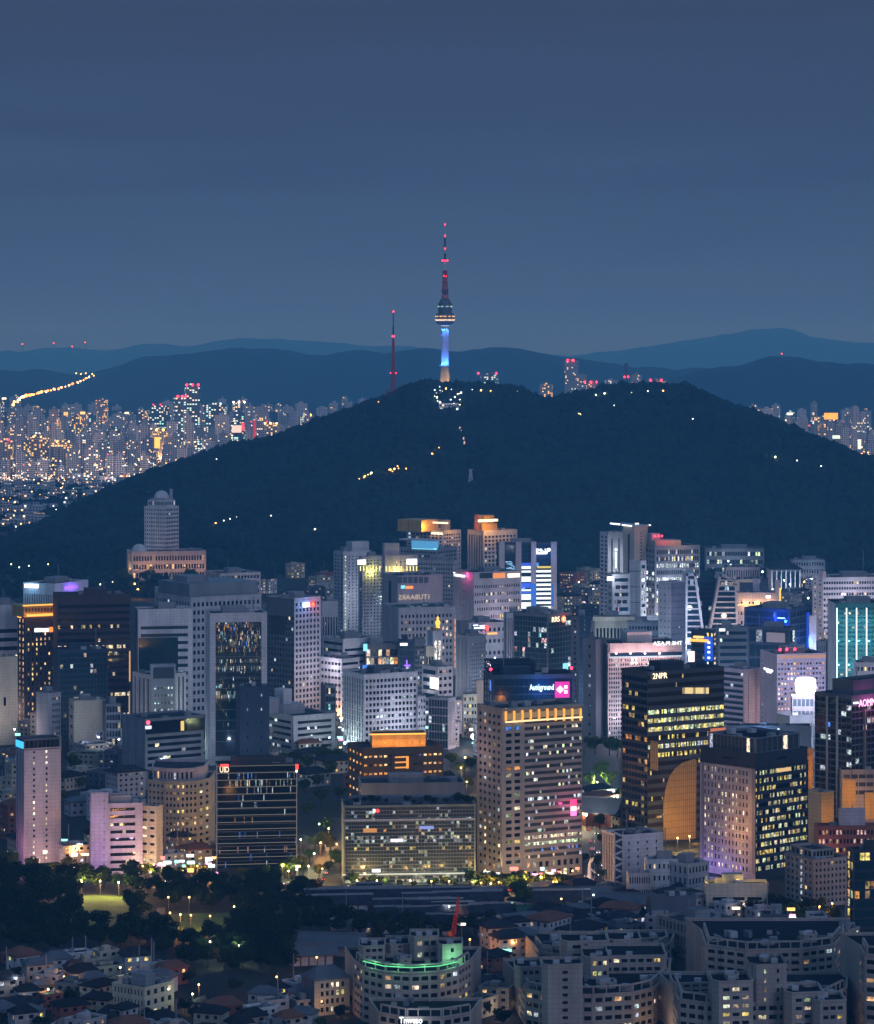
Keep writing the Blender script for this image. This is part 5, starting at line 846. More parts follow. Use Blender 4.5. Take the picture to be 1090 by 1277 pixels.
def lattice(levels, r=.22):
    s = []
    for (z0, h0), (z1, h1) in zip(levels, levels[1:]):
        n = max(1, round((z1-z0)/max(3.0, (h0+h1)*1.1)))
        for j in range(n):
            a, b = z0+(z1-z0)*j/n, z0+(z1-z0)*(j+1)/n; p, q = h0+(h1-h0)*j/n, h0+(h1-h0)*(j+1)/n
            c0 = [(x*p, y*p, a) for x, y in ((1, 1), (-1, 1), (-1, -1), (1, -1))]; c1 = [(x*q, y*q, b) for x, y in ((1, 1), (-1, 1), (-1, -1), (1, -1))]
            for i in range(4): s += [(c0[i], c1[i]), (c0[i], c1[(i+1) % 4]), (c0[i], c0[(i+1) % 4])]
    return bars(s, r)
tw = bpy.data.objects.new('observation_tower', None); COL.objects.link(tw); tw.location = (P(555, 480, YT)[0], YT, 0)
tag(tw, 'tall observation tower with a blue lit shaft and red lamped mast on the hilltop', 'tower')
lathe('base', [(10, Z(492)), (10, Z(478)), (6.6, Z(477.5)), (6.8, Z(468)), (6, Z(462)), (5.4, Z(457))], W('cream'), tw)
M_shaft = W('white')
lathe('shaft', [(5.4, Z(457)), (5.5, Z(440)), (5.4, Z(420)), (5.3, Z(407)), (6.5, Z(405.5))], M_shaft, tw)
lathe('ring', [(5.6, Z(457.5)), (8.0, Z(456.6)), (8.0, Z(455.9)), (5.6, Z(455.6))], W('steel'), tw)
lathe('light_ring', [(6.2, Z(406.6)), (6.2, Z(405.9)), (5.2, Z(405.9))], E((.35, .6, 1), 1.5, 'AUTO'), tw)
lathe('observatory', [(5.5, Z(405.8)), (9, Z(404.5)), (13.2, Z(402.8)), (13.8, Z(396)), (13.2, Z(391)), (10.2, Z(390.6)), (10.2, Z(378.5)), (8, Z(376)), (6.5, Z(373)), (3.8, Z(372))], W('slate'), tw)
lathe('window_ring', [(13.6, Z(400.2)), (13.95, Z(400)), (14, Z(398.4)), (13.6, Z(398.2))], GL['k'], tw)
for y in (399.3, 395.2):
    for k in range(30):
        if k*7 % 30 < 19:
            a = -math.pi+k*math.pi/29; put('lit_window', cube(E((1, .62, .25), 1.2)), (13.5*math.cos(a), 13.5*math.sin(a), Z(y)), (1.1, 1.3, 1.5), a, tw)
for k in range(14):
    a = -math.pi+k*math.pi/13
    if k % 3: put('lit_window', cube(E((.5, .95, 1), .9)), (10*math.cos(a), 10*math.sin(a), Z(383)), (.9, 1.2, 1.6), a, tw)
lathe('light_ring', [(7.6, Z(380)), (8.3, Z(379.8)), (8.1, Z(377.2)), (7, Z(377))], E((1, .88, .70), 1.0, 'AUTO'), tw)
v, f = lattice([(Z(372), 4.2), (Z(357), 3.4), (Z(337), 2.4)], .6); mesh('lattice_mast', v, f, W('red'), tw)
v, f = lattice([(Z(366), 3.6), (Z(361), 3.6)], .9); mesh('antenna_array', v, f, W('dark'), tw)
lathe('mast', [(2.1, Z(345)), (2.1, Z(337)), (1.2, Z(336)), (1.2, Z(326)), (1.0, Z(310)), (1.0, Z(297)), (.7, Z(296)), (.6, Z(281))], W('white'), tw, 10)
for a, b_, r in ((345, 337, 2.2), (326, 316, 1.5), (309, 297, 1.35)): lathe('mast_section', [(r, Z(a)), (r, Z(b_)), (.3, Z(b_)-.1)], W('maroon'), tw, 10)
for y, xs in ((280, (0,)), (294, (0,)), (310, (0,)), (325, (-3.5, 0, 3.5)), (344, (-1.6, 1.6)), (366, (-4, 0, 2))):
    for x in xs: put('warning_light', ball(RED), (x, -1.5, Z(y)), (1.2, 1.2, 1.2), 0, tw)
X0 = tw.location.x
for a in range(5):
    q = math.radians(200+a*35); lamp((X0+13*math.cos(q), YT+13*math.sin(q), Z(456.3)), (.035, .18, 1), 30000, .5, 130, (X0, YT, Z(440))); lamp((X0+10*math.cos(q), YT+10*math.sin(q), Z(408)), (.035, .18, 1), 17000, .5, 90, (X0, YT, Z(428)))
for x in (-13, 11): lamp((X0+x, YT-12, Z(475)), (1, .66, .34), 6000, 1)
sm = bpy.data.objects.new('radio_mast', None); COL.objects.link(sm); p = P(490.5, 490, 4460); sm.location = (p[0], 4460, 0); tag(sm, 'red and white lattice radio mast on the shoulder of the hill, left of the tower', 'mast')
v, f = lattice([(Z(500), 7), (Z(485), 3.2), (Z(462), 2.0), (Z(440), 1.5), (Z(424), 1.2)], .45); mesh('lattice_mast', v, f, W('red'), sm)
lathe('mast', [(1.2, Z(424)), (1.2, Z(408)), (.7, Z(407)), (.7, Z(390))], W('maroon'), sm, 8); v, f = lattice([(Z(466), 3.0), (Z(464), 3.0)], .5); mesh('platform', v, f, W('red'), sm)
for y, xs in ((389, (0,)), (419.5, (-1, 1)), (465, (-3.5, 0, 3.5))):
    for x in xs: put('warning_light', ball(RED), (x, -1.5, Z(y)), (1.3, 1.3, 1.3), 0, sm)
for dx in (-9, 8): v, f = lattice([(Z(500), 1.0), (Z(484), .7)], .2); o = mesh('side_mast', v, f, W('red'), sm); o.location = (dx, 0, 0)
# cable car pylon on the slope
py = hill_at(587, 606); pl = bpy.data.objects.new('cable_pylon', None); COL.objects.link(pl); pl.location = py; tag(pl, 'pale lattice cable car pylon standing on the dark hillside', 'pylon')
v, f = lattice([(-2, 3.2), (20, 1.0)], .35); mesh('pylon_frame', v, f, W('white'), pl); put('crossarm', cube(W('white')), (-3, -.4, 20), (6, .8, .8), 0, pl)
# lamps and lit huts on the hill
post_m = mat('lamp_post_metal', (.12, .12, .13), .5)
def lamp_thing(pos, col, s, r, label, group, power=0, h=6.0, name='post_lamp'):
    k = ('lp', name, h); v, f = bars([((0, 0, 0), (0, 0, h))], .1)
    if k not in _m: me = bpy.data.meshes.new('lamp_post'); me.from_pydata(v, [], f); me.materials.append(post_m); _m[k] = me
    o = put(name, _m[k], pos); tag(o, label, 'lamp', group); put('globe', ball(E(col, s)), (0, 0, h+r*.6), (r, r, r), 0, o)
    if power: lamp((pos[0], pos[1]-.6, pos[2]+h+r+.3), col, power, .3)
    return o
OR, YE, CO_, GW = (1, .45, .10), (1, .70, .25), (.80, .92, 1), (.85, 1, .60)
hl = [(543, 567, YE, 1), (539, 571, OR, 1), (487, 591, OR, 1), (492, 590, OR, 1), (497, 589, OR, 0), (455, 599, OR, 1), (459, 597, YE, 0), (463, 595, GW, 1), (448, 602, OR, 0), (269, 658, OR, 1), (338, 648, CO_, 0), (393, 666, YE, 1), (325, 662, CO_, 0), (472, 505, OR, 0),
      (553, 497, GW, 0), (722, 520, YE, 0), (724, 521, YE, 0), (743, 497, GW, 1), (754, 495, GW, 1), (864, 527, CO_, 0), (808, 492, CO_, 0), (827, 492, OR, 1), (788, 494, GW, 0), (967, 575, GW, 1), (994, 579, CO_, 0), (1024, 586, CO_, 0), (270, 577, CO_, 0), (279, 654, CO_, 0), (287, 652, CO_, 0), (295, 650, CO_, 0), (304, 648, CO_, 0), (766, 510, CO_, 0), (645, 492, YE, 0), (630, 492, YE, 1), (637, 491, GW, 1), (600, 491, YE, 1), (612, 492, OR, 1), (589, 490, CO_, 0), (575, 494, CO_, 1), (545, 500, GW, 1), (549, 506, CO_, 1), (560, 513, CO_, 1), (566, 508, CO_, 1), (570, 515, CO_, 1), (562, 503, (.3, .5, 1), 1), (556, 489, OR, 1)]
for x, y, c, pw in hl:
    p = hill_at(x, y+2.5); lamp_thing(p, c, 7, .75+.5*pw, 'lamp on the wooded hillside', 'lamps on the dark hill', 9000 if pw else 0, 7)
for i, (x, y) in enumerate(((574, 538), (576, 542), (577.5, 546), (578.5, 551), (579.5, 556))):
    p = hill_at(x, y+1); o = put('stair_light', cube(E((1, .62, .62), .9)), (p.x-1.2, p.y-3, p.z+3), (1.6, .6, 4.2), .1); tag(o, 'pale rose lit stair section climbing the dark hill', 'stair light', 'lit stair sections on the hill')
b = Bld('summit_pavilion', 'lit pavilion among the trees below the observation tower', 'pavilion', tuple(hill_at(560, 508).xy), 61); p = hill_at(560, 511)
b.tier([(p.x-14, p.y-6), (p.x+14, p.y-8), (p.x+14, p.y+8), (p.x-14, p.y+8)], p.z-6, p.z+9, (G(8, 3, .7, .5, .7, 'cnt', es=1.2), G(2, 3, .5, .5, .4)), 'white'); b.done()
b = Bld('summit_pavilion', 'dark flat pavilion with round cyan lamps at the foot of the tower', 'pavilion', tuple(hill_at(590, 489).xy), 62); p = hill_at(580, 492)
b.tier([(p.x-40, p.y-6), (p.x+44, p.y-8), (p.x+44, p.y+8), (p.x-40, p.y+8)], p.z-5, p.z+5, (G(26, 1, .7, .5, .35, 'cnwy', es=1.3), BLANK), 'slate'); b.done()
for x in np.linspace(440, 548, 16):
    p = hill_at(x+rng.uniform(-2, 2), float(np.interp(x, (440, 470, 500, 530, 548), (605, 597, 590, 577, 566)))+rng.uniform(-3, 4)); lamp_thing(p, (OR, YE)[int(x) % 2], 6, .8, 'lamp on the wooded hillside', 'lamps on the dark hill', 3500 if int(x) % 3 == 0 else 0, 6)
for i in range(15):
    p = hill_at(rng.uniform(540, 574), rng.uniform(489, 518)); lamp_thing(p, (CO_, GW, (.6, .85, 1), YE)[i % 4], 7, rng.uniform(.5, 1.0), 'lamp on the wooded hillside', 'lamps on the dark hill', 2500 if i % 4 == 0 else 0, 9)
# ================================================================ the far city
def far_mat(name, wall, pal, p, cell, es):
    m = bpy.data.materials.new(name); m.use_nodes = True; t = m.node_tree; b = t.nodes['Principled BSDF']; l = t.links.new; nn = t.nodes.new
    b.inputs['Base Color'].default_value = (*wall, 1); b.inputs['Roughness'].default_value = .8
    g = nn('ShaderNodeTexCoord'); oi = nn('ShaderNodeObjectInfo'); s = nn('ShaderNodeSeparateXYZ'); l(g.outputs['Object'], s.inputs[0])
    a = nn('ShaderNodeMath'); a.operation = 'ADD'; l(s.outputs['X'], a.inputs[0]); l(s.outputs['Y'], a.inputs[1])
    c = nn('ShaderNodeCombineXYZ'); l(a.outputs[0], c.inputs[0]); l(s.outputs['Z'], c.inputs[2]); rr = nn('ShaderNodeMath'); rr.operation = 'MULTIPLY'; rr.inputs[1].default_value = 900; l(oi.outputs['Random'], rr.inputs[0])
    sn = nn('ShaderNodeVectorMath'); sn.operation = 'DIVIDE'; l(c.outputs[0], sn.inputs[0]); sn.inputs[1].default_value = cell
    fl = nn('ShaderNodeVectorMath'); fl.operation = 'FLOOR'; l(sn.outputs[0], fl.inputs[0]); fr = nn('ShaderNodeVectorMath'); fr.operation = 'FRACTION'; l(sn.outputs[0], fr.inputs[0])
    of = nn('ShaderNodeVectorMath'); of.operation = 'ADD'; l(fl.outputs[0], of.inputs[0]); l(rr.outputs[0], of.inputs[1])
    wn = nn('ShaderNodeTexWhiteNoise'); wn.noise_dimensions = '3D'; l(of.outputs[0], wn.inputs['Vector'])
    th = nn('ShaderNodeMath'); th.operation = 'LESS_THAN'; l(wn.outputs['Value'], th.inputs[0]); th.inputs[1].default_value = p
    fs = nn('ShaderNodeSeparateXYZ'); l(fr.outputs[0], fs.inputs[0]); k1 = nn('ShaderNodeMath'); k1.operation = 'LESS_THAN'; l(fs.outputs['X'], k1.inputs[0]); k1.inputs[1].default_value = .62
    k2 = nn('ShaderNodeMath'); k2.operation = 'LESS_THAN'; l(fs.outputs['Z'], k2.inputs[0]); k2.inputs[1].default_value = .60
    m1 = nn('ShaderNodeMath'); m1.operation = 'MULTIPLY'; l(th.outputs[0], m1.inputs[0]); l(k1.outputs[0], m1.inputs[1]); m2 = nn('ShaderNodeMath'); m2.operation = 'MULTIPLY'; l(m1.outputs[0], m2.inputs[0]); l(k2.outputs[0], m2.inputs[1])
    cs = nn('ShaderNodeSeparateColor'); l(wn.outputs['Color'], cs.inputs[0]); r = nn('ShaderNodeValToRGB'); r.color_ramp.interpolation = 'CONSTANT'; l(cs.outputs['Green'], r.inputs[0]); e = r.color_ramp.elements
    while len(e) < len(pal): e.new(.5)
    for i, q in enumerate(pal): e[i].position = i/len(pal); e[i].color = (*PAL[q], 1)
    # dark unlit panes
    dk = nn('ShaderNodeMath'); dk.operation = 'MULTIPLY'; l(k1.outputs[0], dk.inputs[0]); l(k2.outputs[0], dk.inputs[1]); mixc = nn('ShaderNodeMixRGB'); l(dk.outputs[0], mixc.inputs[0]); mixc.inputs[1].default_value = (*wall, 1); mixc.inputs[2].default_value = (.02, .025, .035, 1); l(mixc.outputs[0], b.inputs['Base Color'])
    m3 = nn('ShaderNodeMath'); m3.operation = 'MULTIPLY'; l(m2.outputs[0], m3.inputs[0]); m3.inputs[1].default_value = es; l(r.outputs[0], b.inputs['Emission Color']); l(m3.outputs[0], b.inputs['Emission Strength']); m.cycles.emission_sampling = 'NONE'
    return m
FM = [far_mat('far_wall_dim', (.60, .57, .62), 'nwc', .05, (4.4, 4.4, 4.0), 2.2), far_mat('far_wall_grey', (.42, .42, .48), 'wwnc', .08, (4.6, 4.6, 4.0), 2.4), far_mat('far_wall_warm', (.50, .42, .40), 'wwoy', .24, (5, 5, 4.2), 2.2), far_mat('far_wall_office', (.10, .12, .16), 'ccnt', .30, (7, 7, 5), 2.0), far_mat('far_wall_blank', (.62, .60, .68), 'nc', .012, (5, 5, 4.2), 3)]
ft_mesh = []
def far_shape(kind, w, d, h):
    v, f = [], []
    def box(x0, x1, y0, y1, z0, z1):
        i = len(v); v.extend([(x, y, z) for x in (x0, x1) for y in (y0, y1) for z in (z0, z1)]); f.extend([tuple(i+q for q in t_) for t_ in CF])
    if kind == 0: box(-w/2, w/2, 0, d, 0, h); box(-w*.2, w*.15, d*.3, d*.7, h+.01, h+5)
    elif kind == 1: box(-w/2, w/2, 0, d*.6, 0, h); box(-w*.18, w*.18, -d*.25, -.02, 0, h*.96); box(-w*.1, w*.2, d*.2, d*.5, h+.01, h+6)
    elif kind == 2: box(-w/2, -.02, 0, d, 0, h); box(.02, w/2, -d*.4, d*.6, 0, h*.88); box(-w*.4, -w*.1, d*.2, d*.6, h+.01, h+4)
    else: box(-w/2, w/2, 0, d, 0, h*.8); box(-w*.36, w*.36, d*.1, d*.9, h*.8+.01, h); box(-w*.1, w*.1, d*.4, d*.6, h+.01, h+7)
    return v, f
rg = random.Random(77); nfar = [0]
FARL = {0: 'pale far tower block with a few lit windows', 1: 'grey far tower block dotted with small lights', 2: 'far tower block glowing with warm orange windows', 3: 'far dark office tower with rows of cool lights', 4: 'far pale tower block with almost no lights on'}
def far_tower(px, Y, w, h, kind, mi, label=None, group=None, top=None):
    v, f = far_shape(kind, w, w*.6, h); o = mesh('tower_block', v, f, FM[mi]); X = (px-CX)*Y/F; o.location = (X, Y, 0); o.rotation_euler = (0, 0, rg.uniform(-.5, .5)); tag(o, label or FARL[mi], 'tower block', group); nfar[0] += 1
    if top: 
        for dx in top[1]: put('warning_light', ball(top[0]), (dx*w, -2, h+2), (top[2],)*3, 0, o)
    return o
def visible(px, py):                                                # above the near hill's ridge?
    return py < np.interp(px, RX, RY)-4 or px < 60
# far rows: left of the hill, behind its shoulders, and right of it
spots = []
for Y in (5900, 6300, 6700, 7100, 7600, 8200, 9000, 9800):
    k = Y/F; x = -24+rg.uniform(0, 9)
    while x < 1116:
        w = rg.uniform(15, 29)*(1 if Y < 7500 else 1.25); h = rg.uniform(42, 78) if rg.random() < .75 else rg.uniform(80, 108)
        if Y < 6200: h *= .55
        yt = HY+(H-h)/k
        if visible(x, yt+6) and (x < 440 or x > 900 or rg.random() < .12):
            mi = rg.choices((0, 1, 2, 3, 4), (5, 6, 1.6, 1.2, 5))[0]; far = 0 if x < 440 else 1
            far_tower(x, Y, w, h, rg.choice((0, 0, 1, 2, 3)), mi, FARL[mi]+(', left of the hill' if x < 440 else ', right of the hill' if x > 900 else ', behind the hill crest'), ('left' if x < 440 else 'right' if x > 900 else 'crest')+f' far towers of look {mi}')
        x += w/k*rg.uniform(1.0, 1.7)*(1.0 if x < 440 else 1.2)
for args in ((226, 7600, 30, 130, 0, 3, 'far dark tower topped with bright red lamps, taller of a pair', None, (RED, (-.3, .1, .4), 3.2)), (240, 7650, 36, 158, 0, 3, 'far tower with a bright red lamp row and lit upper storeys', None, (RED, (-.4, 0, .4), 3.4)),
             (196, 7900, 52, 104, 3, 3, 'far office tower with white lit storeys left of the red lamped pair', None, (RED, (-.2, .2), 1.8)), (267, 7700, 46, 110, 0, 3, 'far white grid office tower right of the red lamped pair', None, (E((.2, .5, 1), 6), (.4,), 3)), (298, 7800, 28, 112, 3, 3, 'far slim tower with a white flared cap', None, (E((1, .9, .8), 7), (-.5, 0, .5), 3)),
             (323, 6900, 36, 84, 0, 1, 'far tower edged in red neon', None, (REDS, (-.5, .5), 2)), (338, 6900, 34, 80, 0, 2, 'far tower with a golden lamp crown beside the red neon one', None, (E((1, .6, .2), 7), (-.4, 0, .4), 2.4)), (48, 6050, 34, 74, 1, 2, 'far apartment tower outlined in orange lights, nearer the left edge', None, (E((1, .5, .15), 6), (-.3, .2), 2)), (78, 6000, 40, 66, 1, 2, 'far apartment tower outlined in orange lights beside a dark row', None, (E((1, .55, .2), 6), (-.3, .3), 2)), (4, 6000, 36, 70, 1, 2, 'far orange lit apartment tower with red roof lamps at the left edge', None, (RED, (-.3, .3), 2.2)),
             (199, 6500, 26, 76, 1, 2, 'far stepped tower glowing yellow near the hill shoulder', None, (E((1, .65, .15), 7), (-.3, .3), 2.6)), (386, 8600, 40, 62, 0, 3, 'far hall with a golden dome lamp near the hill edge', None, (E((1, .6, .1), 8), (0,), 5)), (608, 8400, 58, 181, 3, 3, 'office tower with four red corner lamps peeping over the hilltop', None, (RED, (-.45, .45), 3.2)),
             (681, 8200, 34, 155, 0, 2, 'lit grid tower behind the dip of the hill', None, None), (711, 8600, 34, 216, 0, 1, 'tallest dotted tower behind the hill with red lamps on top', None, (RED, (-.2, .3), 3.4)), (724, 8600, 26, 177, 0, 1, 'dotted tower standing right of the tallest one behind the hill', None, None), (737, 8300, 34, 158, 3, 2, 'tower with a red lamp ring behind the hill crest', None, (RED, (-.5, 0, .5), 3.2)), (763, 8700, 34, 161, 0, 1, 'small dotted tower left of the red chimney', None, None), (794, 8700, 30, 177, 1, 1, 'dotted tower right of the red chimney', None, None), (818, 8200, 36, 164, 3, 2, 'wide tower with two red lamps over the right crest', None, (RED, (-.4, .4), 3.4)), (832, 8600, 36, 153, 0, 1, 'grey tower beside the two red lamps on the right crest', None, (RED, (0,), 2.4)), (848, 8100, 30, 152, 0, 2, 'tower under one bright red lamp on the right crest', None, (RED, (0,), 3.8)), (859, 8300, 44, 136, 3, 3, 'tower with a golden lit crown on the right crest', None, (E((1, .65, .2), 7), (-.3, .3), 2.6)),
             (1036, 6800, 44, 82, 0, 2, 'far tower below a big orange screen right of the hill', None, None), (1066, 5700, 34, 52, 0, 2, 'far store with orange and white light bands near the right edge', None, (E((1, .3, .08), 5), (-.4, .4), 2.4)), (1005, 6300, 46, 66, 0, 1, 'far rose block with a long low wing right of the hill', None, None)):
    far_tower(*args)
ch = bpy.data.objects.new('chimney', None); COL.objects.link(ch); ch.location = (P(781, 0, 8600)[0], 8600, 0); tag(ch, 'dark striped chimney with a red lamp ring rising behind the hill', 'chimney')
kz = 8600/F; lathe('stack', [(7, 0), (5, H-(453-HY)*kz), (4, H-(453-HY)*kz)], W('maroon'), ch, 12)
for x in (-5, 5): put('warning_light', ball(RED), (x, -5, H-(470-HY)*kz), (3, 3, 3), 0, ch)
for x in range(-10, 440, 26):  # unseen lights added to brighten far walls with a street glow
    for Y in (5750, 6500, 7400):
        X = (x+(Y % 17)-CX)*Y/F
        if visible(x, HY+(H-30)*F/Y): lamp((X, Y-10, 14), rg.choice(((1, .66, .40), (1, .75, .55), (.85, .85, 1))), 62000, 4)
for x in range(930, 1110, 30):
    for Y in (6400, 7300): lamp(((x-CX)*Y/F, Y-10, 14), rg.choice(((1, .66, .42), (.85, .85, 1))), 70000, 4)
# screens and bright signs in the far city
for i, (x, y, w_, h_, c, s, lab) in enumerate(((1036.5, 519, 17, 8, (1, .42, .06), 1.6, 'big orange rooftop screen far right'), (23, 499, 4, 1.6, (.6, 1, .85), 4, 'green-white far sign on its tall frame'), (29, 494, 3, 1.4, (.9, 1, 1), 4, 'white far sign beside the highway lights'), (5, 497, 5, 2, (1, .95, .8), 3, 'white far sign at the left edge'), (103, 515, 6, 3, (1, .5, .15), 2.5, 'orange far sign over the apartment rows'), (82, 516, 5, 4, (1, .5, .15), 1.8, 'orange far roof light left of the orange sign'), (158, 515, 5, 2, (1, .9, .5), 3, 'yellow-white far sign in the middle of the apartments'), (985, 516, 7, 2.4, (.85, 1, .8), 3, 'green-white far sign among the right apartments'), (965, 525, 9, 3, (1, .45, .2), 1.6, 'orange far roof strip above the hill slope'), (1072, 554, 4, 12, (1, .85, .8), 1.6, 'white lit frame beside the orange banded store'), (1043, 545, 9, 4, (.7, 1, .9), 1.6, 'pale green lit roof right of the hill'), (295, 535, 12, 9, (1, .75, .72), 1.2, 'rose white lit screen near the red neon tower'), (303, 532, 3, 10, (1, .05, .06), 2, 'red sign strip beside the rose screen'), (317.5, 540, 3, 30, (.8, .03, .06), .7, 'tall red neon strip on the far tower'), (361, 541, 5, 4, (1, .75, .7), 2.5, 'round rose white lamp sign near the hill'), (196, 552, 7, 14, (1, .7, .12), 1.4, 'glowing yellow wall on a far stepped tower'))):
    Y = 5950 if y > 505 and x < 400 else 5600; p = P(x, y, Y); k = Y/F
    me = bpy.data.objects.new('far_sign', None); o = put('lit_sign', cube(E(c, s)), (p[0]-w_*k/2, p[1], p[2]-h_*k/2), (w_*k, 3, h_*k)); bpy.data.objects.remove(me); tag(o, lab, 'sign')
    v, f = bars([((.2, .5, 0), (.2, .5, -p[2]/(h_*k)+.5)), ((.8, .5, 0), (.8, .5, -p[2]/(h_*k)+.5))], .03); mesh('sign_post', v, f, post_m, o)
# low houses and lamps at the feet of the far city: too many to count
v, f = [], []
for _ in range(3600):
    Y = rg.uniform(4250, 9500); x = rg.uniform(-20, 440) if rg.random() < .62 else rg.uniform(880, 1112)
    if not visible(x, HY+(H-10)*F/Y+4): continue
    X = (x-CX)*Y/F; w_, d_, h_ = rg.uniform(9, 22), rg.uniform(9, 16), rg.uniform(5, 16); i = len(v)
    v += [(X+a*w_, Y+b_*d_, c*h_) for a in (0, 1) for b_ in (0, 1) for c in (0, 1)]; f += [tuple(i+q for q in t_) for t_ in CF]
o = npmesh('far_houses', v, f, FM[1]); tag(o, 'mass of low houses between the far tower blocks', 'houses', kind='stuff')
v, f = [], []
cols = [((1, .55, .18), 5), ((1, .80, .50), 5), ((.75, .88, 1), 5), ((1, .40, .08), 6), ((1, .10, .06), 4)]
buf = [([], []) for _ in cols]
for _ in range(2700):
    Y = rg.choice((rg.uniform(5500, 6600), rg.uniform(4250, 10500))); x = rg.uniform(-20, 440) if rg.random() < .62 else rg.uniform(880, 1112); z = rg.choice((6, 6, 9, 14, 24, 40))
    if not visible(x, HY+(H-z)*F/Y+3): continue
    X = (x-CX)*Y/F; v, f = buf[rg.choices(range(5), (4, 5, 4, 3, 1))[0]]; r = rg.choice((.7, .9, 1.2, 1.8))*Y/7000; i = len(v)
    v += [(X+a*r, Y+b_*r, z+c*r) for a, b_, c in ((1, 0, 0), (-1, 0, 0), (0, 1, 0), (0, -1, 0), (0, 0, 1), (0, 0, -1))]; f += [tuple(i+q for q in t_) for t_ in ((0, 2, 4), (2, 1, 4), (1, 3, 4), (3, 0, 4), (2, 0, 5), (1, 2, 5), (3, 1, 5), (0, 3, 5))]
for (c, s), (v, f) in zip(cols, buf):
    o = npmesh('far_lights', v, f, E(c, s)); tag(o, 'countless small city lights in the distance', 'city lights', kind='stuff')
# the lit highway climbing over the far pass
def ridge_pt(x, y, Y): return P(x, y, Y)
for i, t in enumerate(np.linspace(0, 1, 40)):
    x = np.interp(t, (0, .12, .35, .6, .8, 1), (16, 28, 44, 70, 96, 112)); y = np.interp(t, (0, .12, .35, .6, .8, 1), (505, 496, 492, 486, 478, 470)); Y = np.interp(t, (0, 1), (8000, 11200)); c = rg.choice((OR, (1, .30, .06), YE, (1, .85, .6)))
    p = P(x+rg.uniform(-1.5, 1.5), y+rg.uniform(-1, 1), Y); h_ = p[2]
    o = lamp_thing((p[0], p[1], 0), c, 5, rg.uniform(2.4, 4.6), 'orange lamp along the far highway climbing to the pass', 'lamps of the far highway', h=max(4, h_))
for i, (x, y) in enumerate(((95, 466), (101, 467), (107, 466), (115, 467), (117, 469))): p = P(x, y, 11500); lamp_thing((p[0], p[1], 0), YE, 5, 3, 'orange lamp along the far highway climbing to the pass', 'lamps of the far highway', h=p[2])
for x, y, c in ((975, 441, (1, .05, .1)), (1057, 465, CO_), (690, 446, CO_), (28, 429, (1, .1, .1)), (67, 428, (1, .1, .1)), (90, 432, (1, .1, .1)), (106, 427, (1, .1, .1))):
    Y = 10400 if y > 436 and x > 800 else 12900 if y > 440 else 25500; p = P(x, y, Y); k = Y/F; v, f = lattice([(0, 4*k/3), (p[2], 1)], .4*k/2); o = mesh('radio_mast', v, f, W('steel')); o.location = (p[0], p[1], 0); tag(o, 'distant mast with a single lamp on the mountain crest', 'mast', 'masts on the far mountains'); put('warning_light', ball(E(c, 5)), (0, -2, p[2]), (1.0*k, )*3, 0, o)
# ================================================================ streets, park, trees, low houses
M_road = mat('asphalt', (.045, .046, .05), .7, .3, .08); M_lawn = mat('lawn_grass', (.06, .11, .03), .9, .35, .12); M_path = mat('path_gravel', (.20, .17, .14), .9, .3, .3); M_mark = mat('road_paint', (.7, .7, .66), .6, .1, .5)
def gp(x, y, z=0.0): Y = row(y, z); return ((x-CX)*Y/F, Y, z)
def sheet(name, pts, z, m, label, cat, kind='structure'):
    o = mesh(name, [(*gp(x, y)[:2], z) for x, y in pts], [tuple(range(len(pts)))], m); return tag(o, label, cat, kind=kind)
sheet('road', [(160, 1098), (160, 1107), (640, 1118), (1095, 1150), (1095, 1138), (800, 1112), (640, 1105)], .008, M_road, 'street along the front of the glass offices', 'road')
sheet('road', [(715, 1105), (766, 1108), (772, 960), (768, 880), (742, 880), (726, 960)], .012, M_road, 'broad avenue running back beside the stone tower', 'road')
sheet('road', [(372, 1100), (398, 1103), (425, 1062), (428, 1020), (412, 1020), (404, 1060)], .016, M_road, 'side street of golden light beside the black glass office', 'road')
for i in range(14): 
    y = 1096-i*9; sheet('lane_marking', [(741, y), (742, y), (742, y-4), (741, y-4)], .02, M_mark, 'white lane dash', 'road marking')
sheet('lawn', [(92, 1150), (108, 1158), (150, 1158), (164, 1140), (160, 1117), (100, 1117)], .006, M_lawn, 'lit lawn clearing among the park trees', 'lawn')
sheet('lawn', [(204, 1140), (206, 1168), (300, 1170), (290, 1138)], .006, M_lawn, 'second lawn clearing with orange lit hedge', 'lawn')
sheet('path', [(188, 1160), (206, 1160), (206, 1132), (196, 1132)], .01, M_path, 'pale path between the park lawns', 'path')
M_leaf = [mat('tree_leaves', c, .85, .45, .5, spec=.1) for c in ((.018, .036, .012), (.013, .028, .011), (.026, .040, .012))]; M_bark = mat('tree_bark', (.06, .045, .035), .9, .3, .8)
M_leaf2 = [mat('street_leaves', c, .8, .45, .5, spec=.1) for c in ((.055, .085, .018), (.045, .080, .020), (.075, .085, .016))]  # brighter greens for lamplit trees, light partly put into the colour
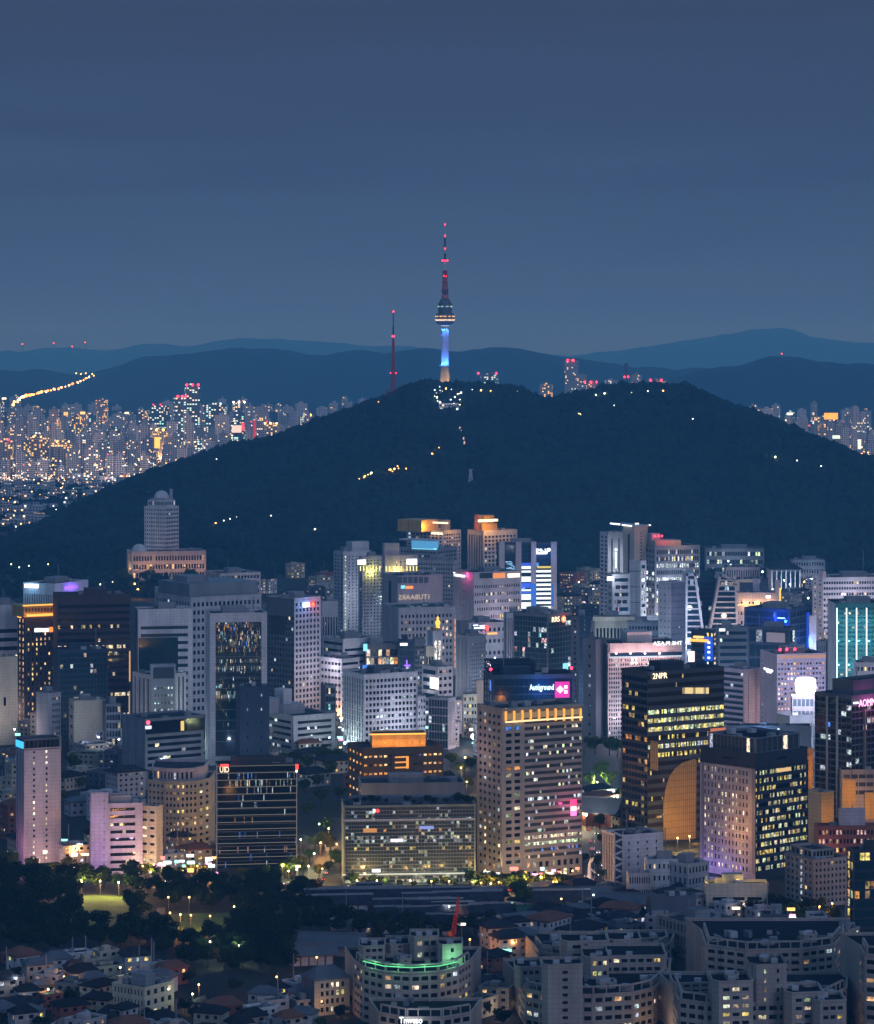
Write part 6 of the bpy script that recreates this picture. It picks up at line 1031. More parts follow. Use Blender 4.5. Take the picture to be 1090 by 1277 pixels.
def tree_proto(seed, h, r, conifer=False, leaf=None):
    rs = np.random.RandomState(seed); n = 1500
    if conifer:
        t = rs.uniform(.12, 1, n)**.8; rad = r*(1-t)*rs.uniform(.45, 1.05, n)+.15; a = rs.uniform(0, 6.28, n); c = np.stack([rad*np.cos(a), rad*np.sin(a), h*t], -1)
    else:
        m = 15; cc = rs.normal(0, 1, (m, 3)); cc /= np.linalg.norm(cc, axis=1)[:, None]; cc *= rs.uniform(.35, .75, m)[:, None]*r; cc[:, 2] = cc[:, 2]*.62+h*.64; cr_ = rs.uniform(.26, .46, m)*r
        k = rs.randint(0, m, n); d = rs.normal(0, 1, (n, 3)); d /= np.linalg.norm(d, axis=1)[:, None]; c = cc[k]+d*(cr_[k]*rs.uniform(.6, 1.08, n))[:, None]*np.array([1, 1, .8])
    s = rs.uniform(.28, .62, n); u = rs.normal(0, 1, (n, 3)); u /= np.linalg.norm(u, axis=1)[:, None]; w_ = np.cross(u, rs.normal(0, 1, (n, 3))); w_ /= np.linalg.norm(w_, axis=1)[:, None]
    V = np.stack([c+u*s[:, None], c+w_*s[:, None]*.8, c-u*s[:, None], c-w_*s[:, None]*.8], 1).reshape(-1, 3); crown = npmesh('crown', V, np.arange(n*4).reshape(-1, 4), (leaf or M_leaf)[seed % 3])
    segs = [((0, 0, 0), (.1, .05, h*.34)), ((.1, .05, h*.34), (-.1, .1, h*.62))]; v, f = [], []
    def limb(p, q, r0, r1):
        p, q = Vector(p), Vector(q); dd = (q-p).normalized(); uu = dd.orthogonal().normalized(); ww = dd.cross(uu); i = len(v)
        for c_, rr in ((p, r0), (q, r1)): v.extend([tuple(c_+(uu*math.cos(a)+ww*math.sin(a))*rr) for a in np.arange(6)*1.0472])
        f.extend([(i+j, i+(j+1) % 6, i+6+(j+1) % 6, i+6+j) for j in range(6)])
    limb((0, 0, -.3), (.1, .05, h*.36), .32, .22); limb((.1, .05, h*.36), (-.1, .1, h*.7), .22, .1)
    for q in range(5): a = q*1.3+seed; limb((.1, .05, h*(.3+.05*q)), (r*.5*math.cos(a), r*.5*math.sin(a), h*(.55+.05*q)), .13, .05)
    tr = mesh('trunk', v, f, M_bark); out = (crown.data, tr.data); bpy.data.objects.remove(crown); bpy.data.objects.remove(tr); return out
TP = [tree_proto(i, (11, 13, 9.5, 12, 10, 14)[i], (5.2, 6.2, 4.6, 5.6, 5.4, 3.2)[i], i == 5) for i in range(6)]
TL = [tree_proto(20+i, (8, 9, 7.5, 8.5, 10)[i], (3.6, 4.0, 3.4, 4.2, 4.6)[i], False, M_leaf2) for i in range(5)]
def tree(X, Y, sc_, label, group, name='park_tree', kind=None, z=0):
    c, t_ = (TL if name == 'street_tree' else TP)[rg.randrange(5) if kind is None else kind]
    o = bpy.data.objects.new(name, None); COL.objects.link(o); o.location = (X, Y, z); o.scale = (sc_,)*3; o.rotation_euler = (0, 0, rg.uniform(0, 6.28)); tag(o, label, 'tree', group)
    put('crown', c, (0, 0, 0), parent=o); put('trunk', t_, (0, 0, 0), parent=o); return o
def inside(x, y, poly):
    r = False; j = len(poly)-1
    for i in range(len(poly)):
        if (poly[i][1] > y) != (poly[j][1] > y) and x < (poly[j][0]-poly[i][0])*(y-poly[i][1])/(poly[j][1]-poly[i][1])+poly[i][0]: r = not r
        j = i
    return r
rg = random.Random(31)
PARK = [(-20, 1096), (170, 1098), (200, 1112), (262, 1104), (330, 1104), (372, 1112), (400, 1130), (440, 1168), (360, 1172), (362, 1215), (240, 1212), (190, 1186), (90, 1192), (-20, 1190)]
MID = [(398, 1166), (380, 1158), (560, 1162), (570, 1180), (480, 1176)]
CLEAR = [[(92, 1161), (164, 1161), (166, 1116), (96, 1116)], [(200, 1174), (300, 1174), (292, 1138), (200, 1138)], [(184, 1165), (208, 1165), (208, 1130), (184, 1130)]]
done = []; n = 0
for _ in range(5000):
    x, y = rg.uniform(-20, 570), rg.uniform(1096, 1216)
    if not (inside(x, y, PARK) or inside(x, y, MID)) or any(inside(x, y, c) for c in CLEAR): continue
    X, Y, _z = gp(x, y)
    if any((X-a)**2+(Y-b)**2 < 46 for a, b in done): continue
    done.append((X, Y)); tree(X, Y, rg.uniform(.7, 1.12), 'dark leafy tree in the unlit park', 'trees of the dark park'); n += 1
    if n >= 225: break
for i, (x, y, s, c) in enumerate(((300, 1095, .7, 0), (312, 1098, .8, 0), (330, 1099, .9, 0), (345, 1094, .7, 1), (378, 1092, .8, 1), (386, 1076, .8, 1), (392, 1060, 1, 1), (408, 1040, 1, 0), (418, 1078, .8, 1), (412, 1062, 1, 1), (400, 1006, 1.2, 0), (395, 985, 1.2, 0), (412, 970, 1.1, 0), (384, 1022, 1.1, 0), (380, 990, 1.2, 0), (422, 1000, 1, 0), (430, 1090, .6, 1), (452, 1106, .6, 1), (480, 1107, .5, 1), (498, 1108, .5, 1), (516, 1108, .5, 1), (568, 1109, .6, 0), (585, 1104, .8, 0), (600, 1108, .7, 1), (622, 1110, 1.0, 1), (640, 1110, .8, 1), (655, 1111, .8, 1), (672, 1110, .8, 1), (688, 1112, .8, 1), (648, 1128, 1.2, 0), (656, 1134, 1.2, 0), (636, 1146, 1, 0),
        (735, 985, 1.2, 1), (748, 975, 1.3, 1), (760, 985, 1.3, 1), (768, 1000, 1, 1), (742, 940, 1.4, 0), (760, 942, 1.4, 0), (735, 935, 1.2, 0), (770, 945, 1.4, 0), (748, 1035, 1, 0), (760, 1025, 1, 0), (770, 1050, 1, 0), (756, 1060, 1.1, 0), (728, 1078, .8, 0), (745, 1085, .9, 0), (752, 1098, .8, 0), (320, 962, 1.1, 0), (335, 958, 1.1, 0), (352, 960, 1.1, 0), (368, 956, 1.1, 0), (385, 962, 1.1, 0), (402, 955, 1.2, 0), (420, 958, 1.2, 0), (563, 958, 1.1, 0), (575, 968, 1, 1), (588, 962, 1.1, 0), (582, 985, 1, 1), (590, 1010, .8, 1), (560, 975, .9, 0), (95, 965, 1.3, 0), (110, 975, 1.2, 0), (102, 985, 1, 0), (80, 1000, .9, 0), (10, 1090, 1.2, 0), (24, 1098, .9, 0), (2, 1040, 1.1, 0), (1000, 1150, 1, 0), (985, 1152, 1, 0), (970, 1148, 1, 0), (995, 1160, .9, 0), (1040, 1150, .9, 0), (940, 1165, .7, 0), (1062, 1200, 1, 0), (1066, 1230, 1, 0))):
    X, Y, _z = gp(x, y); tree(X, Y, s, 'street tree glowing yellow-green by the lamps' if c else 'dark street tree between the office blocks', 'lit street trees' if c else 'dark street trees', 'street_tree')
for x, y, zz_, s in ((463, 1050, 32, .5), (505, 1050, 32, .5), (535, 1050, 32, .45), (572, 1050, 32, .5), (580, 1050, 32, .4), (452, 1050, 32, .4)):
    pass
for x, y, s in ((592, 1200, .6), (602, 1215, .7), (612, 1230, .7), (598, 1245, .6), (620, 1255, .7), (632, 1240, .6), (606, 1268, .7), (626, 1280, .7), (636, 1215, .6), (1060, 1240, .8), (1064, 1262, .8), (1068, 1280, .7), (1060, 1215, .8), (836, 1200, .6), (838, 1222, .6), (845, 1180, .6), (862, 1186, .6), (925, 1140, .8), (938, 1148, .8), (952, 1150, .7), (965, 1142, .8), (978, 1140, .8), (990, 1144, .8), (1004, 1140, .8), (1020, 1142, .8), (432, 1260, .6), (425, 1272, .6), (400, 1285, .7), (380, 1280, .7), (430, 1230, .5), (645, 1165, .7), (700, 1172, .6), (776, 1170, .6), (790, 1182, .6), (660, 1188, .6), (612, 1160, .9), (598, 1170, .8), (584, 1165, .8)):
    X, Y, _z = gp(x, y); tree(X, Y, s, 'dark tree growing between the stone apartments', 'trees between the stone apartments', 'street_tree' if (x*7+y) % 5 == 0 else 'garden_tree')
# roof garden
rb = BS['wide glass office of thin mullions, some storeys lit, with a white sign line']
for x, s in ((444, .4), (455, .5), (463, .6), (470, .55), (482, .4), (508, .5), (516, .4), (533, .6), (541, .5), (556, .4), (571, .65), (580, .6), (586, .45)): Y = rb.Y+rg.uniform(8, 14); tree((x-CX)*Y/F, Y, s*.75, 'small tree on the roof of the wide glass office', 'roof garden trees', 'garden_tree', z=rb.z1-1)
for x, y, s in ((6, 1094, 1), (40, 1090, .9), (60, 1092, .9), (84, 1091, 1), (100, 1093, .9), (182, 1096, .9), (194, 1098, .8), (222, 1097, .9), (238, 1096, 1), (256, 1097, .9), (357, 1096, 1), (367, 1094, 1), (376, 1086, 1), (398, 1094, .8), (404, 1060, 1.1), (410, 1090, .9), (425, 1085, 1), (440, 1108, .8), (468, 1108, .7), (540, 1109, .8), (556, 1109, .8), (594, 1112, 1), (606, 1110, .9), (614, 1112, 1.2), (630, 1114, 1.1), (648, 1113, 1.1), (664, 1113, 1), (680, 1112, 1.1), (696, 1111, .9), (706, 1109, .8)): X, Y, _z = gp(x, y); tree(X, Y, s, 'street tree glowing yellow-green by the lamps', 'lit street trees', 'street_tree')
for x, y, c, p in ((600, 1114, OR, 1500), (612, 1115, YE, 3000), (622, 1113, OR, 2600), (640, 1116, YE, 3000), (647, 1110, OR, 2600), (666, 1115, YE, 2600), (684, 1114, YE, 2600), (694, 1113, OR, 1800), (360, 1099, YE, 2600), (370, 1097, GW, 2600), (378, 1090, YE, 2600), (402, 1096, OR, 2600), (428, 1090, GW, 1800), (445, 1111, YE, 1200), (470, 1111, YE, 1200), (512, 1111, YE, 1200), (538, 1112, YE, 1200), (560, 1112, YE, 1500), (590, 1113, YE, 1800), (188, 1100, YE, 1800), (228, 1099, OR, 2200), (254, 1100, OR, 2200), (20, 1096, (1, .4, .8), 1500), (70, 1094, OR, 1800), (92, 1095, (1, .5, .8), 1500), (755, 994, GW, 14000), (745, 986, GW, 14000), (768, 996, GW, 9000)): X, Y, _z = gp(x, y); lamp_thing((X, Y, 0), c, 7, .42, 'lit street lamp on its post', 'street lamps at ground level', p*1.6, 4.5)
# street lamps with light on the trees
for x, y, c, p in ((205, 1098, OR, 2600), (246, 1098, OR, 3000), (264, 1090, OR, 2600), (352, 1098, YE, 2200), (392, 1082, GW, 3000), (400, 1068, OR, 7000), (410, 1050, OR, 6000), (420, 1070, OR, 5000), (398, 1044, GW, 3500), (375, 1064, GW, 1500), (385, 1098, YE, 3000), (491, 1100, YE, 1800), (545, 1102, YE, 2200), (455, 1108, YE, 1800), (605, 1104, YE, 3500), (630, 1113, YE, 4200), (655, 1113, YE, 3500), (675, 1113, YE, 3500), (700, 1107, YE, 2600), (714, 1104, OR, 2600), (178, 1098, OR, 1500), (192, 1096, YE, 1500), (736, 998, GW, 22000), (763, 1005, GW, 16000), (727, 1030, YE, 5000), (745, 1020, GW, 4000), (820, 1058, YE, 4000), (845, 1062, YE, 5000), (860, 1060, YE, 5000), (575, 972, YE, 5000), (582, 990, YE, 4000), (590, 935, (1, .8, .8), 6000), (1022, 1150, OR, 1500), (1038, 1146, OR, 1800), (10, 1080, (1, .3, .6), 2000), (48, 1076, OR, 2500), (95, 1078, OR, 2500), (56, 1072, (1, .3, .8), 1800),
        (102, 1118, YE, 7000), (125, 1117, YE, 5000), (148, 1119, YE, 7000), (210, 1138, OR, 900), (236, 1138, YE, 900), (212, 1158, OR, 3500), (225, 1160, OR, 3500), (238, 1161, OR, 1200), (262, 1162, OR, 1200), (292, 1150, YE, 600), (298, 1200, GW, 1500), (280, 1206, GW, 700), (262, 1195, GW, 600), (248, 1250, OR, 2600), (88, 1228, OR, 800), (80, 1240, OR, 900), (12, 1242, CO_, 500), (20, 1242, CO_, 500), (60, 1256, GW, 500), (150, 1228, GW, 600), (240, 1262, GW, 500), (345, 1240, OR, 500), (406, 1262, OR, 700), (395, 1215, OR, 1100), (690, 1118, OR, 1200), (700, 1140, YE, 600), (768, 1150, YE, 900), (586, 1192, OR, 1800), (598, 1202, OR, 1200), (640, 1196, OR, 900), (740, 1135, CO_, 300), (560, 1150, CO_, 400), (600, 1146, CO_, 400)):
    X, Y, _z = gp(x, y); lamp_thing((X, Y, 0), c, 7, .42, 'lit street lamp on its post', 'street lamps at ground level', p*1.9, 6.5)
for x, y, p, c in FILL_LAMPS: lamp_thing((x, y, 0), c, 6, .6, 'added fill lamp on a post between the city blocks', 'added fill lamps between the blocks', p, 12)  # posts and lamps added as facade fill light
rs_ = random.Random(4)
def shop_sign(x, y, h=None):
    X, Y, _z = gp(x, y); c = rs_.choice(((1, .25, .2), (1, .8, .6), (.5, .8, 1), (1, .9, .8), (.3, 1, .8), (1, .4, .75), (1, .55, .15), (.9, .95, 1))); w_, hh = rs_.uniform(1.6, 4), rs_.uniform(.8, 1.8); z = h or rs_.uniform(3, 8)
    o = put('shop_sign', cube(E(c, 2.2)), (X, Y, z), (w_, .4, hh)); tag(o, 'small glowing shop sign on a post at street level', 'sign', 'glowing shop signs along the streets'); v, f = bars([((.5, .5, 0), (.5, .5, -z/hh))], .05); mesh('sign_post', v, f, post_m, o)
for x0, x1, y0, y1, n_ in ((585, 602, 905, 960, 16), (420, 434, 895, 945, 12), (0, 110, 1058, 1084, 16), (180, 266, 1084, 1100, 20), (345, 372, 1085, 1102, 6), (222, 258, 925, 950, 8), (520, 534, 885, 945, 10), (0, 20, 890, 935, 7), (596, 720, 1100, 1108, 12), (880, 905, 985, 1000, 5), (700, 745, 730, 775, 14), (140, 165, 900, 940, 6), (905, 925, 1130, 1150, 4), (960, 985, 1155, 1172, 6), (560, 640, 1175, 1215, 6)):
    for _ in range(n_): shop_sign(rs_.uniform(x0, x1), rs_.uniform(y0, y1))
for x, y, c, p, r_ in ((590, 934, (1, .75, .78), 14000, 1.6), (428, 925, (.5, 1, .85), 8000, .8), (422, 905, OR, 7000, .8), (430, 942, (.7, 1, .95), 6000, .8), (524, 930, (1, .7, .8), 5000, .7), (526, 905, (1, .7, .8), 5000, .7), (580, 960, YE, 5000, .6), (240, 945, (.6, 1, .95), 5000, .6), (250, 930, GW, 5000, .6), (36, 888, GW, 5000, .7), (165, 915, OR, 4000, .6), (893, 995, YE, 5000, .6), (770, 1012, GW, 6000, .8), (731, 1034, (1, .95, .8), 8000, .8)):
    X, Y, _z = gp(x, y); lamp_thing((X, Y, 0), c, 9, r_, 'bright floodlight on a post in a gap between blocks', 'floodlights in the gaps', p, 7)
# a few windows of far trees and lamps at the wooded foot of the hill
n = 5200; px = rng.uniform(-20, 1110, n); pY = rng.uniform(2950, 4650, n)
k = (((pY < 4130) | (px > 170)) & (px < 440) & (pY > 3050+(px > 240)*300)) | ((px > 690) & (pY > 3250)); px, pY = px[k], pY[k]; X = (px-CX)*pY/F; zz_ = np.maximum(0, hill_z(X, pY)); k = zz_ < 4; X, pY = X[k], pY[k]
r = rng.uniform(3, 6.5, len(X)); q_ = rng.uniform(4150, 5650, 1700); x_ = (rng.uniform(-60, 190, 1700)-CX)*q_/F; k = vnoise(x_/90, q_/140, 4) > -.08; X = np.concatenate([X, x_[k]]); pY = np.concatenate([pY, q_[k]]); r = np.concatenate([r, rng.uniform(4, 8, k.sum())]); o = crown_mass('foothill_wood', X, pY, r*.5, r, M_forest); tag(o, 'dark trees spread at the foot of the hill', 'wood', kind='stuff')
for x, y, c, p in ((8, 700, OR, 6000), (40, 692, OR, 14000), (118, 686, OR, 9000), (122, 712, GW, 0), (14, 712, GW, 0), (24, 716, GW, 0), (36, 714, GW, 0), (84, 708, (.4, 1, .6), 0), (60, 712, YE, 0), (155, 722, YE, 9000), (168, 738, OR, 15000), (172, 745, OR, 12000), (183, 726, YE, 9000), (192, 718, YE, 9000), (205, 714, OR, 9000), (226, 712, OR, 12000), (240, 716, OR, 12000), (252, 708, OR, 9000), (266, 700, OR, 5000), (300, 702, YE, 6000), (292, 706, OR, 5000), (345, 712, OR, 5000), (140, 735, GW, 0), (125, 738, GW, 0), (4, 660, OR, 14000), (14, 655, (1, .2, .05), 9000), (26, 660, OR, 6000), (42, 662, YE, 5000), (36, 663, YE, 0), (56, 628, (.2, .5, 1), 0), (50, 622, OR, 0), (10, 624, (1, .3, .05), 14000), (4, 628, OR, 9000), (60, 612, OR, 0), (70, 616, OR, 0), (118, 604, OR, 0), (125, 607, YE, 0), (78, 612, YE, 0), (90, 614, OR, 0),
        (888, 702, CO_, 20000), (920, 700, CO_, 14000), (930, 704, CO_, 14000), (951, 722, CO_, 6000), (981, 728, CO_, 6000), (1002, 727, CO_, 6000), (1020, 700, GW, 6000), (1008, 756, CO_, 5000), (885, 685, CO_, 3000), (1003, 735, OR, 4000), (735, 720, OR, 5000), (716, 745, CO_, 0), (728, 752, YE, 0), (708, 735, CO_, 0), (740, 744, CO_, 0), (700, 752, OR, 0), (722, 735, CO_, 0), (894, 704, YE, 5000), (733, 678, CO_, 0)):
    X, Y, _z = gp(x, y+1); lamp_thing((X, Y, 0), c, 7, 2.2 if p >= 14000 and c is CO_ else 1.0 if p else .7, 'lamp among the trees at the foot of the hill', 'lamps at the foot of the hill', p, 8)
for x, y in ((155, 724), (160, 728), (164, 736), (168, 741), (171, 748), (176, 744), (182, 729), (188, 724), (194, 721), (201, 719), (207, 717), (213, 716), (220, 716), (228, 715), (234, 717), (241, 719), (247, 717), (253, 711), (260, 706), (268, 702), (212, 722), (224, 721), (238, 724), (118, 688), (124, 690), (42, 694), (298, 705), (290, 708)): X, Y, _z = gp(x, y); tree(X, Y, rg.uniform(1.3, 1.9), 'tree lit golden below the domed tower', 'golden lit trees under the dome', 'street_tree')
# low houses between the big blocks
HL = ('flat roofed low house', 'gabled low house'); HM = {}
def house(x, y, w_, h, wall, roof, label, group, th=25, flat=False, lit=.15, name='house', d_=None, fl=None):
    X, Y, _z = gp(x, y); SEED[0] += 1; t = math.radians(th); c, s = math.cos(t), math.sin(t); d_ = d_ or w_*.8; C = Vector((X, Y, 0)); R = C+Vector((c, s, 0))*w_; Lp = C+Vector((-s, c, 0))*d_
    b = Bld(name, label, 'house', (X, Y), SEED[0]); b.root['group'] = group; fl = fl or max(1, int(h/3)); poly = [Lp, C, R, Lp+R-C]
    b.tier(poly, 0, h, (G(max(1, int(d_/3.4)), fl, .45, .42, lit, 'nwyc', es=.8), G(max(1, int(w_/3.2)), fl, .45, .42, lit, 'nwyc', es=.8)), wall, roof if flat else roof, .7 if flat else .01); b.Y = Y
    if flat: b.clutter(h, 2, plant=b.rg.random() < .7, wall=wall, h=2.4)
    else: hip(b, poly, h, b.rg.uniform(1.8, 2.8), .12, roof)
    return b.done()
rg = random.Random(8); done = []
wl = ('brick', 'beige', 'pale', 'stone', 'white', 'sand', 'slate', 'rose')
def fill(poly, step, n, wr, hr, label, group, flatp, lit, d2):
    c = 0
    for _ in range(n*60):
        if c >= n: break
        xs = [p[0] for p in poly]; ys = [p[1] for p in poly]; x, y = rg.uniform(min(xs), max(xs)), rg.uniform(min(ys), max(ys))
        if not inside(x, y, poly): continue
        X, Y, _z = gp(x, y)
        if any((X-a)**2+(Y-b)**2 < d2 for a, b in done): continue
        done.append((X, Y)); fl = rg.random() < flatp; wa = rg.choice(wl); h = rg.choice(hr); c += 1
        house(x, y, rg.uniform(*wr), h, wa, rg.choice(('roof', 'roofgreen', 'slate', 'roofdark')) if fl else rg.choice(('tile', 'roofdark', 'roofdark', 'slate', 'timber')), f'{label[0]} {"flat roofed" if fl else "tile roofed"} {wa if wa not in ("slate","stone","sand") else dict(slate="dark", stone="grey", sand="tan")[wa]} {label[1]}', f'{group} {"flat" if fl else "tiled"} {wa}', rg.choice((22, 28, 35, -18, 55)), fl, lit)
fill([(-10, 1200), (80, 1196), (150, 1212), (210, 1216), (238, 1236), (130, 1240), (140, 1275), (225, 1278), (300, 1250), (370, 1248), (372, 1300), (-10, 1310)], 0, 62, (8, 12), (4, 6, 6.5, 7), ('small', 'house by the dark park'), 'houses of the quarter by the park', .45, .14, 130)
fill([(600, 1180), (640, 1175), (640, 1270), (590, 1275)], 0, 10, (9, 13), (5, 7, 9), ('small', 'house between the green railed and stepped stone blocks'), 'houses between stone blocks', .4, .12, 130)
fill([(0, 985), (25, 985), (25, 1070), (0, 1075)], 0, 6, (12, 18), (9, 14, 18), ('narrow', 'walk-up left of the slim rose tower'), 'walk-ups left of the rose tower', .8, .12, 220)
fill([(78, 960), (150, 950), (180, 990), (170, 1020), (78, 1040)], 0, 13, (12, 18), (8, 12, 15), ('low', 'walk-up right of the slim rose tower'), 'walk-ups right of the rose tower', .8, .12, 330)
fill([(0, 915), (45, 910), (130, 945), (70, 965), (0, 975)], 0, 9, (13, 20), (9, 14, 20), ('middling', 'walk-up under the dark maroon tower'), 'walk-ups under the maroon tower', .85, .2, 480)
fill([(76, 1040), (112, 1045), (112, 1085), (76, 1085)], 0, 3, (12, 16), (9, 12), ('street', 'shop house left of the mauve slab'), 'shop houses left of the mauve slab', .8, .35, 200)
fill([(200, 1060), (268, 1062), (268, 1090), (200, 1090)], 0, 6, (10, 14), (7, 9), ('corner', 'shop house below the bowed beige block'), 'shop houses below the bowed block', .8, .5, 120)
fill([(370, 930), (430, 945), (430, 990), (372, 985)], 0, 5, (14, 20), (6, 8), ('hidden', 'house among trees behind the black glass office'), 'houses behind the black office', .2, .2, 320)
fill([(565, 900), (595, 900), (600, 945), (530, 950)], 0, 6, (12, 18), (10, 16, 22), ('lane', 'block behind the stone tower'), 'blocks behind the stone tower', .85, .4, 330)
fill([(728, 1000), (775, 1010), (775, 1040), (730, 1045)], 0, 4, (14, 20), (7, 9), ('wide', 'hall in the avenue gap'), 'halls in the avenue gap', .1, .1, 330)
fill([(640, 1160), (770, 1150), (815, 1160), (760, 1185), (650, 1190)], 0, 16, (11, 18), (5, 7, 8), ('low', 'house above the stepped stone block'), 'houses above the stepped stone block', .4, .12, 190)
fill([(925, 1150), (1000, 1165), (1050, 1185), (1040, 1165), (925, 1190)], 0, 6, (10, 14), (5, 7), ('low', 'house above the double railed stone block'), 'houses above the double rail', .5, .2, 150)
fill([(700, 735), (745, 725), (745, 790), (700, 790)], 0, 16, (16, 26), (9, 14, 18), ('hillfoot', 'house beside the blue screened tower'), 'houses beside the screened tower', .8, .35, 700)
fill([(960, 735), (1010, 735), (1010, 770), (985, 790)], 0, 9, (16, 26), (8, 12), ('hillfoot', 'house below the memorial hall'), 'houses below the memorial hall', .7, .35, 700)
for _ in range(60):
    x, y = rg.uniform(-10, 372), rg.uniform(1205, 1292); X, Y, _z = gp(x, y)
    if all((X-a)**2+(Y-b)**2 > 52 for a, b in done): done.append((X, Y)); tree(X, Y, rg.uniform(.4, .62), 'small dark garden tree between the low houses', 'garden trees between the houses', 'garden_tree')
fill([(400, 1150), (560, 1146), (640, 1160), (630, 1176), (560, 1168), (420, 1172)], 0, 12, (8, 13), (4, 5, 6), ('low', 'house on the strip behind the green railed apartments'), 'houses behind the green rail', .45, .2, 130)
fill([(640, 1112), (760, 1118), (812, 1130), (800, 1160), (650, 1150)], 0, 14, (9, 15), (4, 5, 6), ('low', 'house among the dark halls'), 'houses among the dark halls', .5, .2, 160)
fill([(330, 720), (412, 722), (414, 770), (330, 765)], 0, 9, (14, 24), (8, 12, 16), ('hillfoot', 'block left of the green dotted hotel'), 'blocks left of the dotted hotel', .85, .3, 700)
fill([(236, 935), (320, 940), (320, 962), (240, 962)], 0, 6, (12, 18), (8, 11), ('hidden', 'block below the white framed glass tower'), 'blocks below the framed tower', .85, .35, 300)
fill([(812, 1118), (880, 1128), (930, 1145), (900, 1152), (820, 1150)], 0, 8, (9, 14), (5, 7, 9), ('low', 'house before the old stone block'), 'houses before the old stone block', .6, .2, 150)
for lab, x, y, c, p, o_ in (('long white hotel slab with rows of dark windows and red roof lamps', 1060, 745, (.72, .74, 1), 16000, 22), ('rose hotel with many warm lit windows and a blank wall carrying a small sign', 1000, 850, (.62, .66, 1), 12000, 18), ('white slab hotel', 0, 0, 0, 0, 0), ('pale slab hotel with a column of green-white lights and a yellow lit crown', 445, 740, (.66, .78, 1), 12000, 20), ('office tower with vertical fins and many brightly lit storeys under a red lit roof', 840, 725, (.60, .74, 1), 12000, 16), ('broad mauve-grey block with rows of small windows and a glowing pink sign', 620, 770, (.80, .72, 1), 9000, 18), ('slim tower with a dotted pale face and a dark side with red roof lamps', 830, 760, (.66, .70, 1), 9000, 14), ('pale office tower with a regular grid of deep square windows', 490, 900, (.70, .78, 1), 9000, 18), ('square windowed tower, dark on one side, with a red ball and white box sign', 385, 830, (.80, .78, 1), 8000, 16), ('deep blue glass block with bright blue neon strips on its corner', 995, 800, (.05, .2, 1), 9000, 8)):
    if lab in BS and p: BS[lab].wash(1, x, y, c, p, o_, 2)  # unseen lights hung before these faces, added to brighten them
# long tiled halls of the palace museum, and the dark halls to their right
def hall(name, label, x0, x1, y, d_, h, rise, wall='stone', roof='tile', group=None, th=6, cols=6):
    X, Y, _z = gp(x0, y); k = Y/F; w_ = (x1-x0)*k; t = math.radians(th); c, s = math.cos(t), math.sin(t); f = lambda a, q, z: (a*c-q*s, a*s+q*c, z)
    o = bpy.data.objects.new(name, None); COL.objects.link(o); o.location = (X, Y, 0); tag(o, label, 'hall', group)
    mesh('wall', [f(a, q, z) for a in (.8, w_-.8) for q in (.8, d_-.8) for z in (0, h)], CF, W(wall), o)
    n_ = 10; pr = [(-1.4, h-.5), (d_*.12, h+rise*.16), (d_*.28, h+rise*.5), (d_*.46, h+rise*.96), (d_*.5, h+rise), (d_*.54, h+rise*.96), (d_*.72, h+rise*.5), (d_*.88, h+rise*.16), (d_+1.4, h-.5)]
    v = [f(a, q, z) for a in (-1.4, w_+1.4) for q, z in pr]+[f(a, q, z-.45) for a in (-1.4, w_+1.4) for q, z in pr]; m = len(pr)
    fc = [(i, i+1, m+i+1, m+i) for i in range(m-1)]+[(2*m+i, 2*m+i+1, 3*m+i+1, 3*m+i) for i in range(m-1)]+[(i, i+1, 2*m+i+1, 2*m+i) for i in range(m-1)]+[(m+i, m+i+1, 3*m+i+1, 3*m+i) for i in range(m-1)]+[(0, m, 3*m, 2*m), (m-1, 2*m-1, 4*m-1, 3*m-1)]
    mesh('roof', v, fc, W(roof), o); mesh('ridge_beam', [f(a, q, z) for a in (-1.6, w_+1.6) for q in (d_*.47, d_*.53) for z in (h+rise-.1, h+rise+.7)], CF, W('grey' if roof == 'tile' else roof), o)
    for i in range(cols): a = .8+(w_-1.9)*i/(cols-1); mesh('pillar', [f(a+p, q, z) for p in (0, .5) for q in (.35, .78) for z in (0, h)], CF, W('timber'), o)
    return o
for i, a in enumerate(((380, 462, 1142, 9, 5.5, 2.6), (384, 440, 1132, 8, 5, 2.4), (445, 540, 1130, 8, 4.5, 2.4), (470, 560, 1143, 8, 4.5, 2.3), (500, 600, 1152, 8, 4.2, 2.3), (545, 625, 1134, 8, 4.5, 2.4), (440, 500, 1128, 8, 4.5, 2.4), (505, 590, 1129, 8, 4.5, 2.4), (575, 630, 1127, 8, 4, 2.2), (590, 634, 1150, 8, 5, 2.2))):
    hall('tile_roofed_hall', 'largest tile roofed palace hall with a white panelled wall, nearest the park trees' if i == 0 else 'long low palace hall under a grey tiled roof', *a, wall='white' if i == 0 else 'stone', group=None if i == 0 else 'tiled palace halls', cols=7)
rh = random.Random(12)
for i in range(14): x0 = rh.uniform(395, 610); hall('tile_roofed_hall', 'long low palace hall under a grey tiled roof', x0, x0+rh.uniform(26, 58), rh.uniform(1122, 1160), rh.uniform(5, 7.5), rh.uniform(3.4, 5), rh.uniform(1.6, 2.4), rh.choice(('stone', 'timber', 'white')), rh.choice(('tile', 'tile', 'slate')), 'tiled palace halls', rh.choice((3, 8, -4, 6)), 4)
hall('grey_hall', 'wide hall with a broad grey gabled roof behind the dark tree', 668, 762, 1134, 16, 5, 3, 'maroon', 'slate', th=4)
hall('dark_hall', 'dark timber hall with a lit arched doorway', 660, 735, 1136, 12, 5, 3, 'timber', 'tile', th=5)
hall('green_hall', 'hall with a worn green copper roof', 650, 706, 1158, 13, 5, 3.4, 'slate', 'roofgreen', th=8)
